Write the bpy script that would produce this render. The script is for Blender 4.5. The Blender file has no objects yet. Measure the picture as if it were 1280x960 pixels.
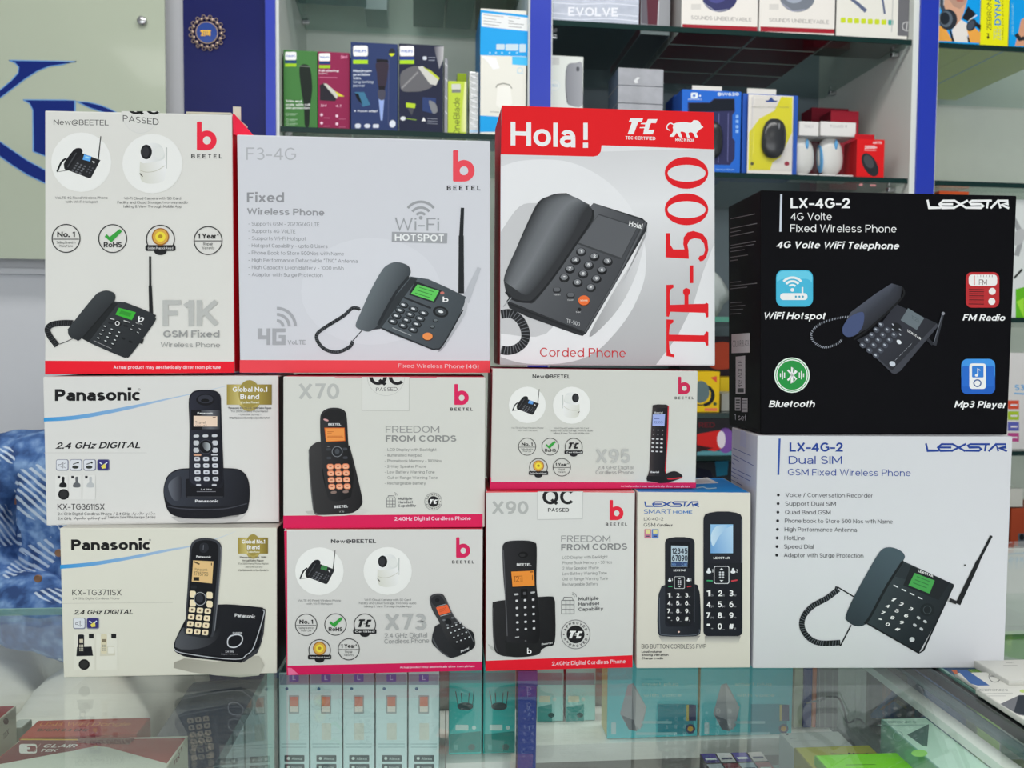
import bpy, bmesh, math, random
from mathutils import Vector, Matrix
random.seed(7)
S = bpy.context.scene
C = S.collection
# ---------------------------------------------------------------- camera
TH = 0.0401256759
FPX = 1009.17588
PITCH, ROLL, YAW = -0.0455568975, 0.00714952363, 0.0790109263 + TH
COUNTER_Z = 0.95
CAMPOS = Vector((0, 0, COUNTER_Z + 0.314))
F_ = Vector((math.sin(YAW)*math.cos(PITCH), math.cos(YAW)*math.cos(PITCH), math.sin(PITCH)))
R0 = Vector((math.cos(YAW), -math.sin(YAW), 0)); U0 = R0.cross(F_)
R_ = math.cos(ROLL)*R0 + math.sin(ROLL)*U0
U_ = -math.sin(ROLL)*R0 + math.cos(ROLL)*U0
cam = bpy.data.cameras.new('camera'); camo = bpy.data.objects.new('camera', cam); C.objects.link(camo)
cam.sensor_fit = 'HORIZONTAL'; cam.sensor_width = 36; cam.lens = 36*FPX/1280; cam.clip_start = 0.02
m = Matrix((( R_.x, U_.x, -F_.x, 0), (R_.y, U_.y, -F_.y, 0), (R_.z, U_.z, -F_.z, 0), (0, 0, 0, 1)))
camo.matrix_world = Matrix.Translation(CAMPOS) @ m
cam.dof.use_dof = True; cam.dof.focus_distance = 0.78; cam.dof.aperture_fstop = 11.0
S.camera = camo
# ---------------------------------------------------------------- light
w = bpy.data.worlds.new('world'); S.world = w; w.use_nodes = True
w.node_tree.nodes['Background'].inputs[0].default_value = (0.93, 0.97, 1.0, 1)
w.node_tree.nodes['Background'].inputs[1].default_value = 0.5
def area(name, loc, size, power, rot=(0, 0, 0), col=(1, 0.98, 0.95)):
    l = bpy.data.lights.new(name, 'AREA'); l.shape = 'RECTANGLE'; l.size, l.size_y = size
    l.energy = power; l.color = col
    o = bpy.data.objects.new(name, l); C.objects.link(o); o.location = loc; o.rotation_euler = rot
    return o
area('ceiling_panel_light', (-0.9, -0.9, 2.72), (1.2, 0.6), 8)
area('ceiling_panel_light', (1.1, -0.9, 2.72), (1.2, 0.6), 8)
area('ceiling_panel_light', (-0.2, -2.2, 2.72), (2.4, 0.6), 20)
area('ceiling_panel_light', (0.2, 1.0, 2.72), (2.4, 0.3), 40)
area('front_fill_light', (0.0, -3.1, 1.2), (5.6, 2.2), 150, (math.radians(90), 0, 0), (0.95, 0.98, 1.0))  # added unseen fill at the open front, brightens shelf bays and carton faces
S.view_settings.view_transform = 'Standard'; S.view_settings.look = 'None'
S.view_settings.gamma = 1; S.view_settings.use_curve_mapping = False
S.view_settings.exposure = -0.86
# ---------------------------------------------------------------- materials
KA = 0.80
def lin(c):
    out = []
    for v in c:
        v = v/255.0
        v = v/12.92 if v <= 0.04045 else ((v+0.055)/1.055)**2.4
        out.append(min(0.93, v/KA))
    return tuple(out)
MATS = {}
def mat(key, col=(200, 200, 200), rough=0.5, metal=0.0, spec=0.4, noise=0.04, nscale=30, bump=0.0, coat=0.0, raw=None):
    if key in MATS: return MATS[key]
    m = bpy.data.materials.new(key); m.use_nodes = True; nt = m.node_tree; b = nt.nodes['Principled BSDF']
    c = raw if raw else lin(col)
    tc = nt.nodes.new('ShaderNodeTexCoord'); nz = nt.nodes.new('ShaderNodeTexNoise')
    nz.inputs['Scale'].default_value = nscale; nz.inputs['Detail'].default_value = 4
    nt.links.new(tc.outputs['Object'], nz.inputs['Vector'])
    hs = nt.nodes.new('ShaderNodeHueSaturation'); hs.inputs['Color'].default_value = (*c, 1)
    mr = nt.nodes.new('ShaderNodeMapRange'); mr.inputs['To Min'].default_value = 1-noise; mr.inputs['To Max'].default_value = 1+noise
    nt.links.new(nz.outputs['Fac'], mr.inputs['Value']); nt.links.new(mr.outputs[0], hs.inputs['Value'])
    nt.links.new(hs.outputs[0], b.inputs['Base Color'])
    b.inputs['Roughness'].default_value = rough; b.inputs['Metallic'].default_value = metal
    b.inputs['Specular IOR Level'].default_value = spec; b.inputs['Coat Weight'].default_value = coat
    if bump:
        bp = nt.nodes.new('ShaderNodeBump'); bp.inputs['Strength'].default_value = bump; bp.inputs['Distance'].default_value = 0.002
        nt.links.new(nz.outputs['Fac'], bp.inputs['Height']); nt.links.new(bp.outputs[0], b.inputs['Normal'])
    MATS[key] = m; return m
def card(c): return mat('card_%d_%d_%d' % tuple(c), c, 0.45, spec=0.14, noise=0.015, nscale=14, bump=0.05)
def print_mat():
    if 'print' in MATS: return MATS['print']
    m = bpy.data.materials.new('printed_ink'); m.use_nodes = True; nt = m.node_tree; b = nt.nodes['Principled BSDF']
    a = nt.nodes.new('ShaderNodeAttribute'); a.attribute_name = 'Col'
    nz = nt.nodes.new('ShaderNodeTexNoise'); nz.inputs['Scale'].default_value = 14
    tc = nt.nodes.new('ShaderNodeTexCoord'); nt.links.new(tc.outputs['Object'], nz.inputs['Vector'])
    hs = nt.nodes.new('ShaderNodeHueSaturation'); mr = nt.nodes.new('ShaderNodeMapRange')
    mr.inputs['To Min'].default_value = 0.985; mr.inputs['To Max'].default_value = 1.015
    nt.links.new(nz.outputs['Fac'], mr.inputs['Value']); nt.links.new(mr.outputs[0], hs.inputs['Value'])
    nt.links.new(a.outputs['Color'], hs.inputs['Color']); nt.links.new(hs.outputs[0], b.inputs['Base Color'])
    b.inputs['Roughness'].default_value = 0.45; b.inputs['Specular IOR Level'].default_value = 0.14
    MATS['print'] = m; return m
def glass(key, tint, rough=0.0, ior=1.5, dust=0.0):
    if key in MATS: return MATS[key]
    m = bpy.data.materials.new(key); m.use_nodes = True; nt = m.node_tree
    nt.nodes.remove(nt.nodes['Principled BSDF']); out = nt.nodes['Material Output']
    t = nt.nodes.new('ShaderNodeBsdfTransparent'); t.inputs[0].default_value = (*tint, 1)
    g = nt.nodes.new('ShaderNodeBsdfGlossy'); g.inputs['Roughness'].default_value = rough
    f = nt.nodes.new('ShaderNodeFresnel'); ge = nt.nodes.new('ShaderNodeNewGeometry'); mi = nt.nodes.new('ShaderNodeMapRange')
    mi.inputs['To Min'].default_value = ior; mi.inputs['To Max'].default_value = 1/ior   # thin sheet: the far face reflects like the near one
    nt.links.new(ge.outputs['Backfacing'], mi.inputs['Value']); nt.links.new(mi.outputs[0], f.inputs[0])
    mx = nt.nodes.new('ShaderNodeMixShader')
    nt.links.new(f.outputs[0], mx.inputs[0]); nt.links.new(t.outputs[0], mx.inputs[1]); nt.links.new(g.outputs[0], mx.inputs[2])
    last = mx
    if dust:   # fine scratches and dust as a faint diffuse veil
        tc = nt.nodes.new('ShaderNodeTexCoord'); mp = nt.nodes.new('ShaderNodeMapping'); mp.inputs['Scale'].default_value = (9, 120, 1)
        mp.inputs['Rotation'].default_value = (0, 0, 0.6)
        nz = nt.nodes.new('ShaderNodeTexNoise'); nz.inputs['Scale'].default_value = 6; nz.inputs['Detail'].default_value = 8; nz.inputs['Roughness'].default_value = 0.75
        nt.links.new(tc.outputs['Object'], mp.inputs[0]); nt.links.new(mp.outputs[0], nz.inputs['Vector'])
        mr = nt.nodes.new('ShaderNodeMapRange'); mr.inputs['From Min'].default_value = 0.5; mr.inputs['From Max'].default_value = 0.78
        mr.inputs['To Min'].default_value = dust*0.35; mr.inputs['To Max'].default_value = dust*4
        nt.links.new(nz.outputs['Fac'], mr.inputs['Value'])
        d = nt.nodes.new('ShaderNodeBsdfDiffuse'); d.inputs[0].default_value = (0.8, 0.85, 0.82, 1)
        m2 = nt.nodes.new('ShaderNodeMixShader'); nt.links.new(mr.outputs[0], m2.inputs[0])
        nt.links.new(mx.outputs[0], m2.inputs[1]); nt.links.new(d.outputs[0], m2.inputs[2]); last = m2
    nt.links.new(last.outputs[0], out.inputs[0])
    MATS[key] = m; return m
# ---------------------------------------------------------------- object helpers
def link(name, me, parent=None, loc=None, mats=()):
    o = bpy.data.objects.new(name, me); C.objects.link(o)
    for mm in mats: me.materials.append(mm)
    if parent is not None: o.parent = parent
    if loc is not None: o.location = loc
    return o
def tag(o, label=None, cat=None, group=None, kind=None):
    if label: o['label'] = label
    if cat: o['category'] = cat
    if group: o['group'] = group
    if kind: o['kind'] = kind
    return o
def empty(name, loc, rz=0.0):
    o = bpy.data.objects.new(name, None); C.objects.link(o); o.location = loc; o.rotation_euler = (0, 0, rz)
    o.empty_display_size = 0.02
    return o
def bmbox(bm, lo, hi, bev=0.0, mi=0):
    v = [bm.verts.new((x, y, z)) for z in (lo[2], hi[2]) for y in (lo[1], hi[1]) for x in (lo[0], hi[0])]
    fs = [bm.faces.new([v[i] for i in q]) for q in ((0, 2, 3, 1), (4, 5, 7, 6), (0, 1, 5, 4), (2, 6, 7, 3), (0, 4, 6, 2), (1, 3, 7, 5))]
    for f in fs: f.material_index = mi
    if bev:
        es = set(e for f in fs for e in f.edges)
        bmesh.ops.bevel(bm, geom=list(es), offset=bev, segments=2, affect='EDGES', profile=0.7)
def bm_obj(name, bm, mats, parent=None, loc=None, smooth=False):
    me = bpy.data.meshes.new(name); bmesh.ops.recalc_face_normals(bm, faces=bm.faces); bm.to_mesh(me); bm.free()
    if smooth:
        for p in me.polygons: p.use_smooth = True
    return link(name, me, parent, loc, mats)
def boxobj(name, lo, hi, mt, parent=None, bev=0.0, loc=None):
    bm = bmesh.new(); bmbox(bm, lo, hi, bev); return bm_obj(name, bm, [mt], parent, loc)
def lathe(bm, prof, n=24, cx=0, cy=0, mi=0):
    rings = [[bm.verts.new((cx+r*math.cos(2*math.pi*i/n), cy+r*math.sin(2*math.pi*i/n), z)) for i in range(n)] for r, z in prof]
    for a, b in zip(rings, rings[1:]):
        for i in range(n): bm.faces.new((a[i], a[(i+1) % n], b[(i+1) % n], b[i])).material_index = mi
    bm.faces.new(rings[0][::-1]).material_index = mi; bm.faces.new(rings[-1]).material_index = mi
def ray(px, py): return F_ + R_*((px-640)/FPX) - U_*((py-480)/FPX)
def hit(px, py, P, n):
    d = ray(px, py); return CAMPOS + d*((P-CAMPOS).dot(n)/d.dot(n))
def at(px, py, Y): return hit(px, py, Vector((0, Y, 0)), Vector((0, 1, 0)))
def atz(px, py, z): return hit(px, py, Vector((0, 0, z)), Vector((0, 0, 1)))
def sf(x, y, z=0.0):   # counter frame -> world
    return Vector((x*math.cos(TH)+y*math.sin(TH), -x*math.sin(TH)+y*math.cos(TH), z))
# ---------------------------------------------------------------- glyphs: a plain sans drawn with a broad pen
GL = {}; CAP = [1.0]; XH = 0.735
def e_(cx, cy, rx, ry, a0, a1, n=10):
    return [(cx+rx*math.cos(math.radians(a0+(a1-a0)*i/n)), cy+ry*math.sin(math.radians(a0+(a1-a0)*i/n))) for i in range(n+1)]
_O = e_(.5, .5, .5, .5, 0, 360, 22)
A_, D_ = 'A', 'D'   # ascender / descender height markers
GDEF = {
'A': (.80, 1, [('N', [(0, 0), (.5, 1), (1, 0)]), ('N', [(.19, .3), (.81, .3)])]),
'B': (.68, 1, [('L', [(0, 0), (0, 1)]), ('N', [(0, 1), (.52, 1)]+e_(.55, .76, .38, .24, 90, -90)+[(0, .52)]), ('N', [(0, .52), (.58, .52)]+e_(.6, .26, .4, .26, 90, -90)+[(0, 0)])]),
'C': (.76, 1, [('N', e_(.53, .5, .53, .5, 42, 318, 18))]),
'D': (.77, 1, [('L', [(0, 0), (0, 1)]), ('N', [(0, 1), (.42, 1)]+e_(.45, .5, .55, .5, 90, -90, 14)+[(0, 0)])]),
'E': (.60, 1, [('L', [(0, 0), (0, 1)]), ('L', [(0, 0), (1, 0)]), ('L', [(0, 1), (1, 1)]), ('N', [(0, .52), (.95, .52)])]),
'F': (.57, 1, [('L', [(0, 0), (0, 1)]), ('L', [(0, 1), (1, 1)]), ('N', [(0, .50), (.95, .50)])]),
'G': (.80, 1, [('N', e_(.52, .5, .52, .5, 42, 330, 18)+[(1, .26), (1, .47)]), ('N', [(.6, .47), (1.06, .47)])]),
'H': (.74, 1, [('L', [(0, 0), (0, 1)]), ('L', [(1, 0), (1, 1)]), ('N', [(0, .52), (1, .52)])]),
'I': (.0, 1, [('L', [(0, 0), (0, 1)])]),
'J': (.52, 1, [('B', [(1, 1), (1, .28)]+e_(.5, .28, .5, .28, 0, -165))]),
'K': (.70, 1, [('L', [(0, 0), (0, 1)]), ('N', [(0, .34), (1, 1.06)]), ('N', [(.3, .56), (1.02, -.06)])]),
'L': (.56, 1, [('L', [(0, 0), (0, 1)]), ('L', [(0, 0), (1, 0)])]),
'M': (.88, 1, [('L', [(0, 0), (0, 1)]), ('L', [(1, 1), (1, 0)]), ('N', [(0, 1), (.5, .2), (1, 1)])]),
'N': (.76, 1, [('L', [(0, 0), (0, 1)]), ('L', [(1, 0), (1, 1)]), ('N', [(0, 1), (1, 0)])]),
'O': (.82, 1, [('O', _O)]),
'P': (.65, 1, [('L', [(0, 0), (0, 1)]), ('N', [(0, 1), (.5, 1)]+e_(.55, .73, .45, .27, 90, -90)+[(0, .46)])]),
'Q': (.84, 1, [('O', _O), ('N', [(.58, .28), (1.02, -.08)])]),
'R': (.68, 1, [('L', [(0, 0), (0, 1)]), ('N', [(0, 1), (.5, 1)]+e_(.55, .73, .42, .27, 90, -90)+[(0, .46)]), ('N', [(.5, .46), (1.0, -.07)])]),
'S': (.64, 1, [('N', e_(.5, .745, .46, .255, 28, 270)+e_(.5, .245, .5, .245, 90, -152)[1:])]),
'T': (.66, 1, [('N', [(-.08, 1), (1.08, 1)]), ('B', [(.5, 0), (.5, 1)])]),
'U': (.74, 1, [('L', [(0, 1), (0, .38)]+e_(.5, .38, .5, .38, 180, 360)+[(1, .39), (1, 1)])]),
'V': (.78, 1, [('N', [(0, 1.06), (.5, 0), (1, 1.06)])]),
'W': (1.14, 1, [('N', [(0, 1.06), (.25, 0), (.5, .96), (.75, 0), (1, 1.06)])]),
'X': (.74, 1, [('N', [(0, -.07), (1, 1.07)]), ('N', [(0, 1.07), (1, -.07)])]),
'Y': (.74, 1, [('N', [(0, 1.06), (.5, .44), (1, 1.06)]), ('B', [(.5, 0), (.5, .46)])]),
'Z': (.68, 1, [('N', [(-.06, 1), (1, 1), (0, 0), (1.08, 0)])]),
'a': (.56, 0, [('B', [(1, 0), (1, .6)]), ('N', e_(.52, .6, .48, .4, 0, 152)), ('N', [(1, .57), (.45, .57)]+e_(.42, .285, .42, .285, 90, 270)+[(.5, 0), (.78, .06), (1, .25)])]),
'b': (.64, 0, [('B', [(0, 0), (0, A_)]), ('O', _O)]), 'c': (.58, 0, [('N', e_(.53, .5, .53, .5, 46, 314, 14))]), 'd': (.64, 0, [('B', [(1, 0), (1, A_)]), ('O', _O)]),
'e': (.61, 0, [('N', [(0, .5), (1, .5)]+e_(.5, .5, .5, .5, 0, 318, 16)[1:])]),
'f': (.36, 0, [('B', [(.35, 0), (.35, 1.05)]+e_(.85, 1.05, .5, .25, 180, 95)), ('N', [(-.25, 1), (1, 1)])]),
'g': (.64, 0, [('O', _O), ('N', [(1, 1.08), (1, -.05)]+e_(.5, -.05, .5, .32, 0, -150))]),
'h': (.60, 0, [('B', [(0, 0), (0, A_)]), ('E', e_(.5, .55, .5, .45, 175, 0)+[(1, .5), (1, 0)])]),
'i': (.0, 0, [('L', [(0, 0), (0, 1)]), ('dot', (0, 1.0))]), 'j': (.12, 0, [('B', [(1, 1), (1, -.15)]+e_(0, -.15, 1, .2, 0, -90)), ('dot', (1, 1.0))]),
'k': (.56, 0, [('B', [(0, 0), (0, A_)]), ('N', [(0, .25), (1, 1.08)]), ('N', [(.32, .52), (1.02, -.08)])]), 'l': (.0, 0, [('B', [(0, 0), (0, A_)])]),
'm': (.98, 0, [('L', [(0, 0), (0, 1)]), ('E', e_(.25, .6, .25, .4, 175, 0)+[(.5, .5), (.5, 0)]), ('E', e_(.75, .6, .25, .4, 175, 0)+[(1, .5), (1, 0)])]),
'n': (.60, 0, [('L', [(0, 0), (0, 1)]), ('E', e_(.5, .55, .5, .45, 175, 0)+[(1, .5), (1, 0)])]), 'o': (.64, 0, [('O', _O)]),
'p': (.64, 0, [('B', [(0, 1), (0, D_)]), ('O', _O)]), 'q': (.64, 0, [('B', [(1, 1), (1, D_)]), ('O', _O)]),
'r': (.36, 0, [('L', [(0, 0), (0, 1)]), ('N', e_(.9, .5, .9, .5, 170, 92))]),
's': (.52, 0, [('N', e_(.5, .745, .45, .255, 26, 270)+e_(.5, .245, .5, .245, 90, -154)[1:])]),
't': (.36, 0, [('B', [(.35, 1.38), (.35, .28)]+e_(.85, .28, .5, .28, 180, 275)), ('N', [(-.25, 1), (1, 1)])]),
'u': (.60, 0, [('B', [(0, 1), (0, .45)]+e_(.5, .45, .5, .45, 180, 355)), ('L', [(1, 0), (1, 1)])]),
'v': (.60, 0, [('N', [(0, 1.08), (.5, 0), (1, 1.08)])]), 'w': (.90, 0, [('N', [(0, 1.08), (.25, 0), (.5, .98), (.75, 0), (1, 1.08)])]),
'x': (.58, 0, [('N', [(0, -.08), (1, 1.08)]), ('N', [(0, 1.08), (1, -.08)])]), 'y': (.60, 0, [('N', [(0, 1.08), (.5, .02)]), ('N', [(1, 1.08), (.38, -.28), (.05, -.34)])]), 'z': (.52, 0, [('N', [(-.06, 1), (1, 1), (0, 0), (1.08, 0)])]),
'0': (.64, 1, [('O', _O)]), '1': (.26, 1, [('L', [(1, 0), (1, 1)]), ('N', [(1, 1), (-.3, .82)])]),
'2': (.60, 1, [('L', e_(.5, .7, .48, .3, 165, -30)+[(0, 0), (1.0, 0)])]), '3': (.60, 1, [('N', e_(.47, .765, .43, .235, 150, -90)+e_(.5, .265, .5, .265, 90, -152)[1:])]),
'4': (.66, 1, [('B', [(.76, 0), (.76, 1)]), ('N', [(.76, 1), (0, .27), (1.1, .27)])]), '5': (.60, 1, [('N', [(.95, 1), (.16, 1), (.08, .52)]+e_(.48, .32, .52, .32, 118, -152))]),
'6': (.62, 1, [('O', e_(.5, .31, .5, .31, 0, 360, 20)), ('N', [(.86, .95), (.6, 1), (.3, .9), (.08, .66), (0, .33)])]), '7': (.58, 1, [('N', [(-.06, 1), (1, 1), (.32, -.06)])]),
'8': (.61, 1, [('O', e_(.5, .76, .43, .24, 0, 360, 18)), ('O', e_(.5, .26, .5, .26, 0, 360, 18))]), '9': (.62, 1, [('O', e_(.5, .69, .5, .31, 0, 360, 20)), ('N', [(.14, .05), (.4, 0), (.7, .1), (.92, .34), (1, .67)])]),
'-': (.42, 1, [('L', [(0, .37), (1, .37)])]), '_': (.5, 1, [('N', [(0, -.1), (1, -.1)])]), '/': (.42, 1, [('N', [(0, -.1), (1, 1.1)])]), '.': (.0, 1, [('dot', (0, 0))]), ',': (.0, 1, [('dot', (0, 0))]), ':': (.0, 1, [('dot', (0, 0)), ('dot', (0, .58))]),
'!': (.0, 1, [('dot', (0, 0)), ('L', [(0, .38), (0, 1)])]), "'": (.0, 1, [('L', [(0, .8), (0, 1)])]), '"': (.16, 1, [('L', [(0, .8), (0, 1)]), ('L', [(1, .8), (1, 1)])]), '*': (.3, 1, [('N', [(.5, .6), (.5, 1.05)]), ('N', [(0, .7), (1, .95)]), ('N', [(0, .95), (1, .7)])]),
'(': (.18, 1, [('N', e_(1, .45, 1, .7, 120, 240, 8))]), ')': (.18, 1, [('N', e_(0, .45, 1, .7, 60, -60, 8))]), '+': (.46, 1, [('N', [(0, .42), (1, .42)]), ('N', [(.5, .12), (.5, .72)])]),
'#': (.6, 1, [('N', [(.2, 0), (.4, 1)]), ('N', [(.65, 0), (.85, 1)]), ('N', [(0, .34), (1, .34)]), ('N', [(.05, .68), (1.05, .68)])]), '&': (.7, 1, [('O', e_(.4, .76, .3, .24, 0, 360, 14)), ('N', [(.2, .6), (1, 0)]), ('N', e_(.38, .27, .38, .27, 120, 350))]),
'@': (.95, 1, [('O', e_(.5, .42, .22, .24, 0, 360, 14)), ('N', [(.72, .62), (.72, .3), (.84, .2), (.96, .28)]+e_(.5, .42, .5, .56, -10, 300, 20)[1:])]), '%': (.8, 1, [('N', [(.2, 0), (.8, 1)]), ('dot', (.1, .8)), ('dot', (.9, 0))]),
}
def pen(pts, w, closed=False, ext=(0, 0)):
    P = [Vector(p) for p in pts]
    if closed and (P[0]-P[-1]).length < 1e-6: P = P[:-1]
    if not closed:
        if ext[0]: P[0] = P[0]+(P[0]-P[1]).normalized()*w/2
        if ext[1]: P[-1] = P[-1]+(P[-1]-P[-2]).normalized()*w/2
    N = len(P); vs = []
    for i in range(N):
        a = P[i-1] if (i or closed) else P[0]; b = P[(i+1) % N] if (i < N-1 or closed) else P[-1]
        d0 = (P[i]-a) if (i or closed) else (b-P[i]); d1 = (b-P[i]) if (i < N-1 or closed) else d0
        d0 = d0.normalized() if d0.length else d1.normalized(); d1 = d1.normalized() if d1.length else d0
        t = (d0+d1); t = t.normalized() if t.length > 1e-6 else d0; nn = Vector((-t.y, t.x)); k = (w/2)/max(.45, nn.dot(Vector((-d1.y, d1.x))))
        vs += [tuple(P[i]+nn*k), tuple(P[i]-nn*k)]
    fs = [(2*i, 2*i+1, 2*((i+1) % N)+1, 2*((i+1) % N)) for i in range(N if closed else N-1)]
    return vs, fs
def init_glyphs():
    for bold in (0, 1, 2):
        w = (.105, .18, .235)[bold]
        for ch, (W, cap, st) in GDEF.items():
            W = W*(1.0, 1.05, 1.12)[bold]; H = 1.0 if cap else XH; ww = w*(1 if cap else .93)
            W = 0 if W == 0 else max(W, ww*1.9); cx = 0 if W == 0 else W-ww
            def mp(p):
                y = 1.02 if p[1] == 'A' else -.28 if p[1] == 'D' else ww/2+p[1]*(H-ww)
                return (ww/2+p[0]*cx, y)
            vs, fs, sl = [], [], []
            for si, (kind, pts) in enumerate(st):
                if kind == 'dot':
                    x, y = mp(pts); y = (H+.12+ww*.6 if pts[1] == 1.0 else y); r = ww*.58; v = [(x-r, y-r), (x+r, y-r), (x+r, y+r), (x-r, y+r)]; f = [(0, 1, 2, 3)]
                else:
                    v, f = pen([mp(p) for p in pts], ww, kind == 'O', {'L': (1, 1), 'B': (1, 0), 'E': (0, 1)}.get(kind, (0, 0)))
                b0 = len(vs); vs += v; fs += [tuple(b0+i for i in q) for q in f]; sl += [si]*len(v)
            GL[(ch, bold)] = (vs, fs, (W if W else ww)+(.115, .085, .06)[bold], sl)
        GL[(' ', bold)] = ([], [], .33, [])
init_glyphs()
# ---------------------------------------------------------------- printed artwork on a plane
def crom(pts, n=6, closed=True):
    out = []; N = len(pts); rng = range(N) if closed else range(N-1)
    for i in rng:
        g = (lambda k: pts[k % N]) if closed else (lambda k: pts[max(0, min(N-1, k))])
        p0, p1, p2, p3 = g(i-1), g(i), g(i+1), g(i+2)
        for k in range(n):
            t = k/n
            out.append(tuple(0.5*((2*p1[j])+(-p0[j]+p2[j])*t+(2*p0[j]-5*p1[j]+4*p2[j]-p3[j])*t*t+(-p0[j]+3*p1[j]-3*p2[j]+p3[j])*t**3) for j in (0, 1)))
    if not closed: out.append(tuple(pts[-1]))
    return out
class Art:
    STEP = 0.000012
    def __init__(s, root, P, n):
        s.root, s.P, s.n = root, P, n; s.lv = 4; s.b = {}; s.order = []; s.part('carton'); s.z(0, 0, 1); s.clip = None; s.inv = None
    def z(s, ox, oy, k): s.ox, s.oy, s.k = ox, oy, k; s.af = None
    def part(s, name, label=None):
        key = (name, label)
        if name in ('carton',): key = (name, None)
        else: key = (name, label, len(s.order))
        if key not in s.b: s.b[key] = ([], [], []); s.order.append(key)
        s.cur = s.b[key]
    def px(s, p):
        if s.af: a = s.af; p = (a[0]+a[2]*p[0]-a[3]*p[1], a[1]+a[3]*p[0]+a[2]*p[1])
        return (s.ox+p[0]/s.k, s.oy+p[1]/s.k)
    def add(s, pts, faces, cols, sub=None):
        vs, fs, cs = s.cur
        P = [s.px(p) for p in pts]
        if s.clip is not None:
            nP, nf, nc = [], [], []
            for f in faces:
                poly = [(P[i], cols[i]) for i in f]; out = []
                for k in range(len(poly)):
                    (a, ca), (b, cb) = poly[k], poly[(k+1) % len(poly)]
                    ia, ib = a[1] >= s.clip, b[1] >= s.clip
                    if ia: out.append((a, ca))
                    if ia != ib:
                        t = (s.clip-a[1])/(b[1]-a[1]); out.append(((a[0]+t*(b[0]-a[0]), s.clip), ca))
                if len(out) > 2:
                    b0 = len(nP); nP += [o[0] for o in out]; nc += [o[1] for o in out]; nf.append(tuple(range(b0, b0+len(out))))
            P, faces, cols = nP, nf, nc
        b0 = len(vs); PP = s.P + s.n*(s.lv*s.STEP)
        for i, (q, c) in enumerate(zip(P, cols)):
            v = hit(q[0], q[1], PP, s.n)
            if sub and s.clip is None: v = v+s.n*(sub[i]*.000003)
            vs.append(v); cs.append(c)
        for f in faces: fs.append(tuple(b0+i for i in f))
    def up(s): s.lv += 1
    def poly(s, pts, c, up=True):
        if up: s.up()
        c = lin(c); s.add(pts, [tuple(range(len(pts)))], [c]*len(pts))
    def sm(s, pts, c, n=5): s.poly(crom(pts, n), c)
    def rect(s, x0, y0, x1, y1, c, up=True): s.poly([(x0, y0), (x1, y0), (x1, y1), (x0, y1)], c, up)
    def rr(s, x0, y0, x1, y1, r, c, up=True): s.poly(rrp(x0, y0, x1, y1, r), c, up)
    def ell(s, cx, cy, rx, ry, c, rot=0.0, up=True, n=28):
        a, b = math.cos(rot), math.sin(rot)
        s.poly([(cx+rx*math.cos(t)*a-ry*math.sin(t)*b, cy+rx*math.cos(t)*b+ry*math.sin(t)*a) for t in [2*math.pi*i/n for i in range(n)]], c, up)
    def ring(s, cx, cy, r, wd, c, a0=0, a1=360, n=40):
        s.up(); c = lin(c); pts = []; n = max(6, int(n*abs(a1-a0)/360)+1)
        for i in range(n+1):
            t = math.radians(a0+(a1-a0)*i/n)
            pts += [(cx+(r-wd/2)*math.cos(t), cy+(r-wd/2)*math.sin(t)), (cx+(r+wd/2)*math.cos(t), cy+(r+wd/2)*math.sin(t))]
        s.add(pts, [(2*i, 2*i+1, 2*i+3, 2*i+2) for i in range(n)], [c]*len(pts))
    def ln(s, pts, wd, c, wd1=None, smooth=0):
        if smooth: pts = crom(pts, smooth, False)
        s.up(); c = lin(c); out = []; N = len(pts); wd1 = wd if wd1 is None else wd1
        for i in range(N):
            a = pts[max(0, i-1)]; b = pts[min(N-1, i+1)]; dx, dy = b[0]-a[0], b[1]-a[1]; L = math.hypot(dx, dy) or 1
            h = (wd+(wd1-wd)*i/(N-1))/2
            if 0 < i < N-1:
                e = math.hypot(pts[i][0]-a[0], pts[i][1]-a[1]) or 1; ca = ((pts[i][0]-a[0])*dx+(pts[i][1]-a[1])*dy)/(e*L); h /= max(.6, ca)
            out += [(pts[i][0]-dy/L*h, pts[i][1]+dx/L*h), (pts[i][0]+dy/L*h, pts[i][1]-dx/L*h)]
        s.add(out, [(2*i, 2*i+1, 2*i+3, 2*i+2) for i in range(N-1)], [c]*len(out))
    def lns(s, segs, wd, c):
        for g in segs: s.ln(g, wd, c)
    def grad(s, A, B, cols, m=None):
        """ruled surface from polyline A to polyline B, colours spread across"""
        s.up(); n = len(A); k = len(cols); pts = []; cc = []
        for j, c in enumerate(cols):
            t = j/(k-1)
            for i in range(n): pts.append((A[i][0]+(B[i][0]-A[i][0])*t, A[i][1]+(B[i][1]-A[i][1])*t)); cc.append(lin(c))
        s.add(pts, [(j*n+i, j*n+i+1, (j+1)*n+i+1, (j+1)*n+i) for j in range(k-1) for i in range(n-1)], cc)
    def shade(s, pts, c0, c1, d=(1, 0), n=5, smooth=True):
        """polygon filled with a linear gradient by fan of its outline around the centre"""
        s.up(); P = crom(pts, n) if smooth else pts
        cx = sum(p[0] for p in P)/len(P); cy = sum(p[1] for p in P)/len(P); P = P+[(cx, cy)]
        pr = [p[0]*d[0]+p[1]*d[1] for p in P]; lo, hi = min(pr), max(pr); a, b = lin(c0), lin(c1)
        cc = [tuple(a[j]+(b[j]-a[j])*(q-lo)/(hi-lo) for j in range(3)) for q in pr]; N = len(P)-1
        s.add(P, [(i, (i+1) % N, N) for i in range(N)], cc)
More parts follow.
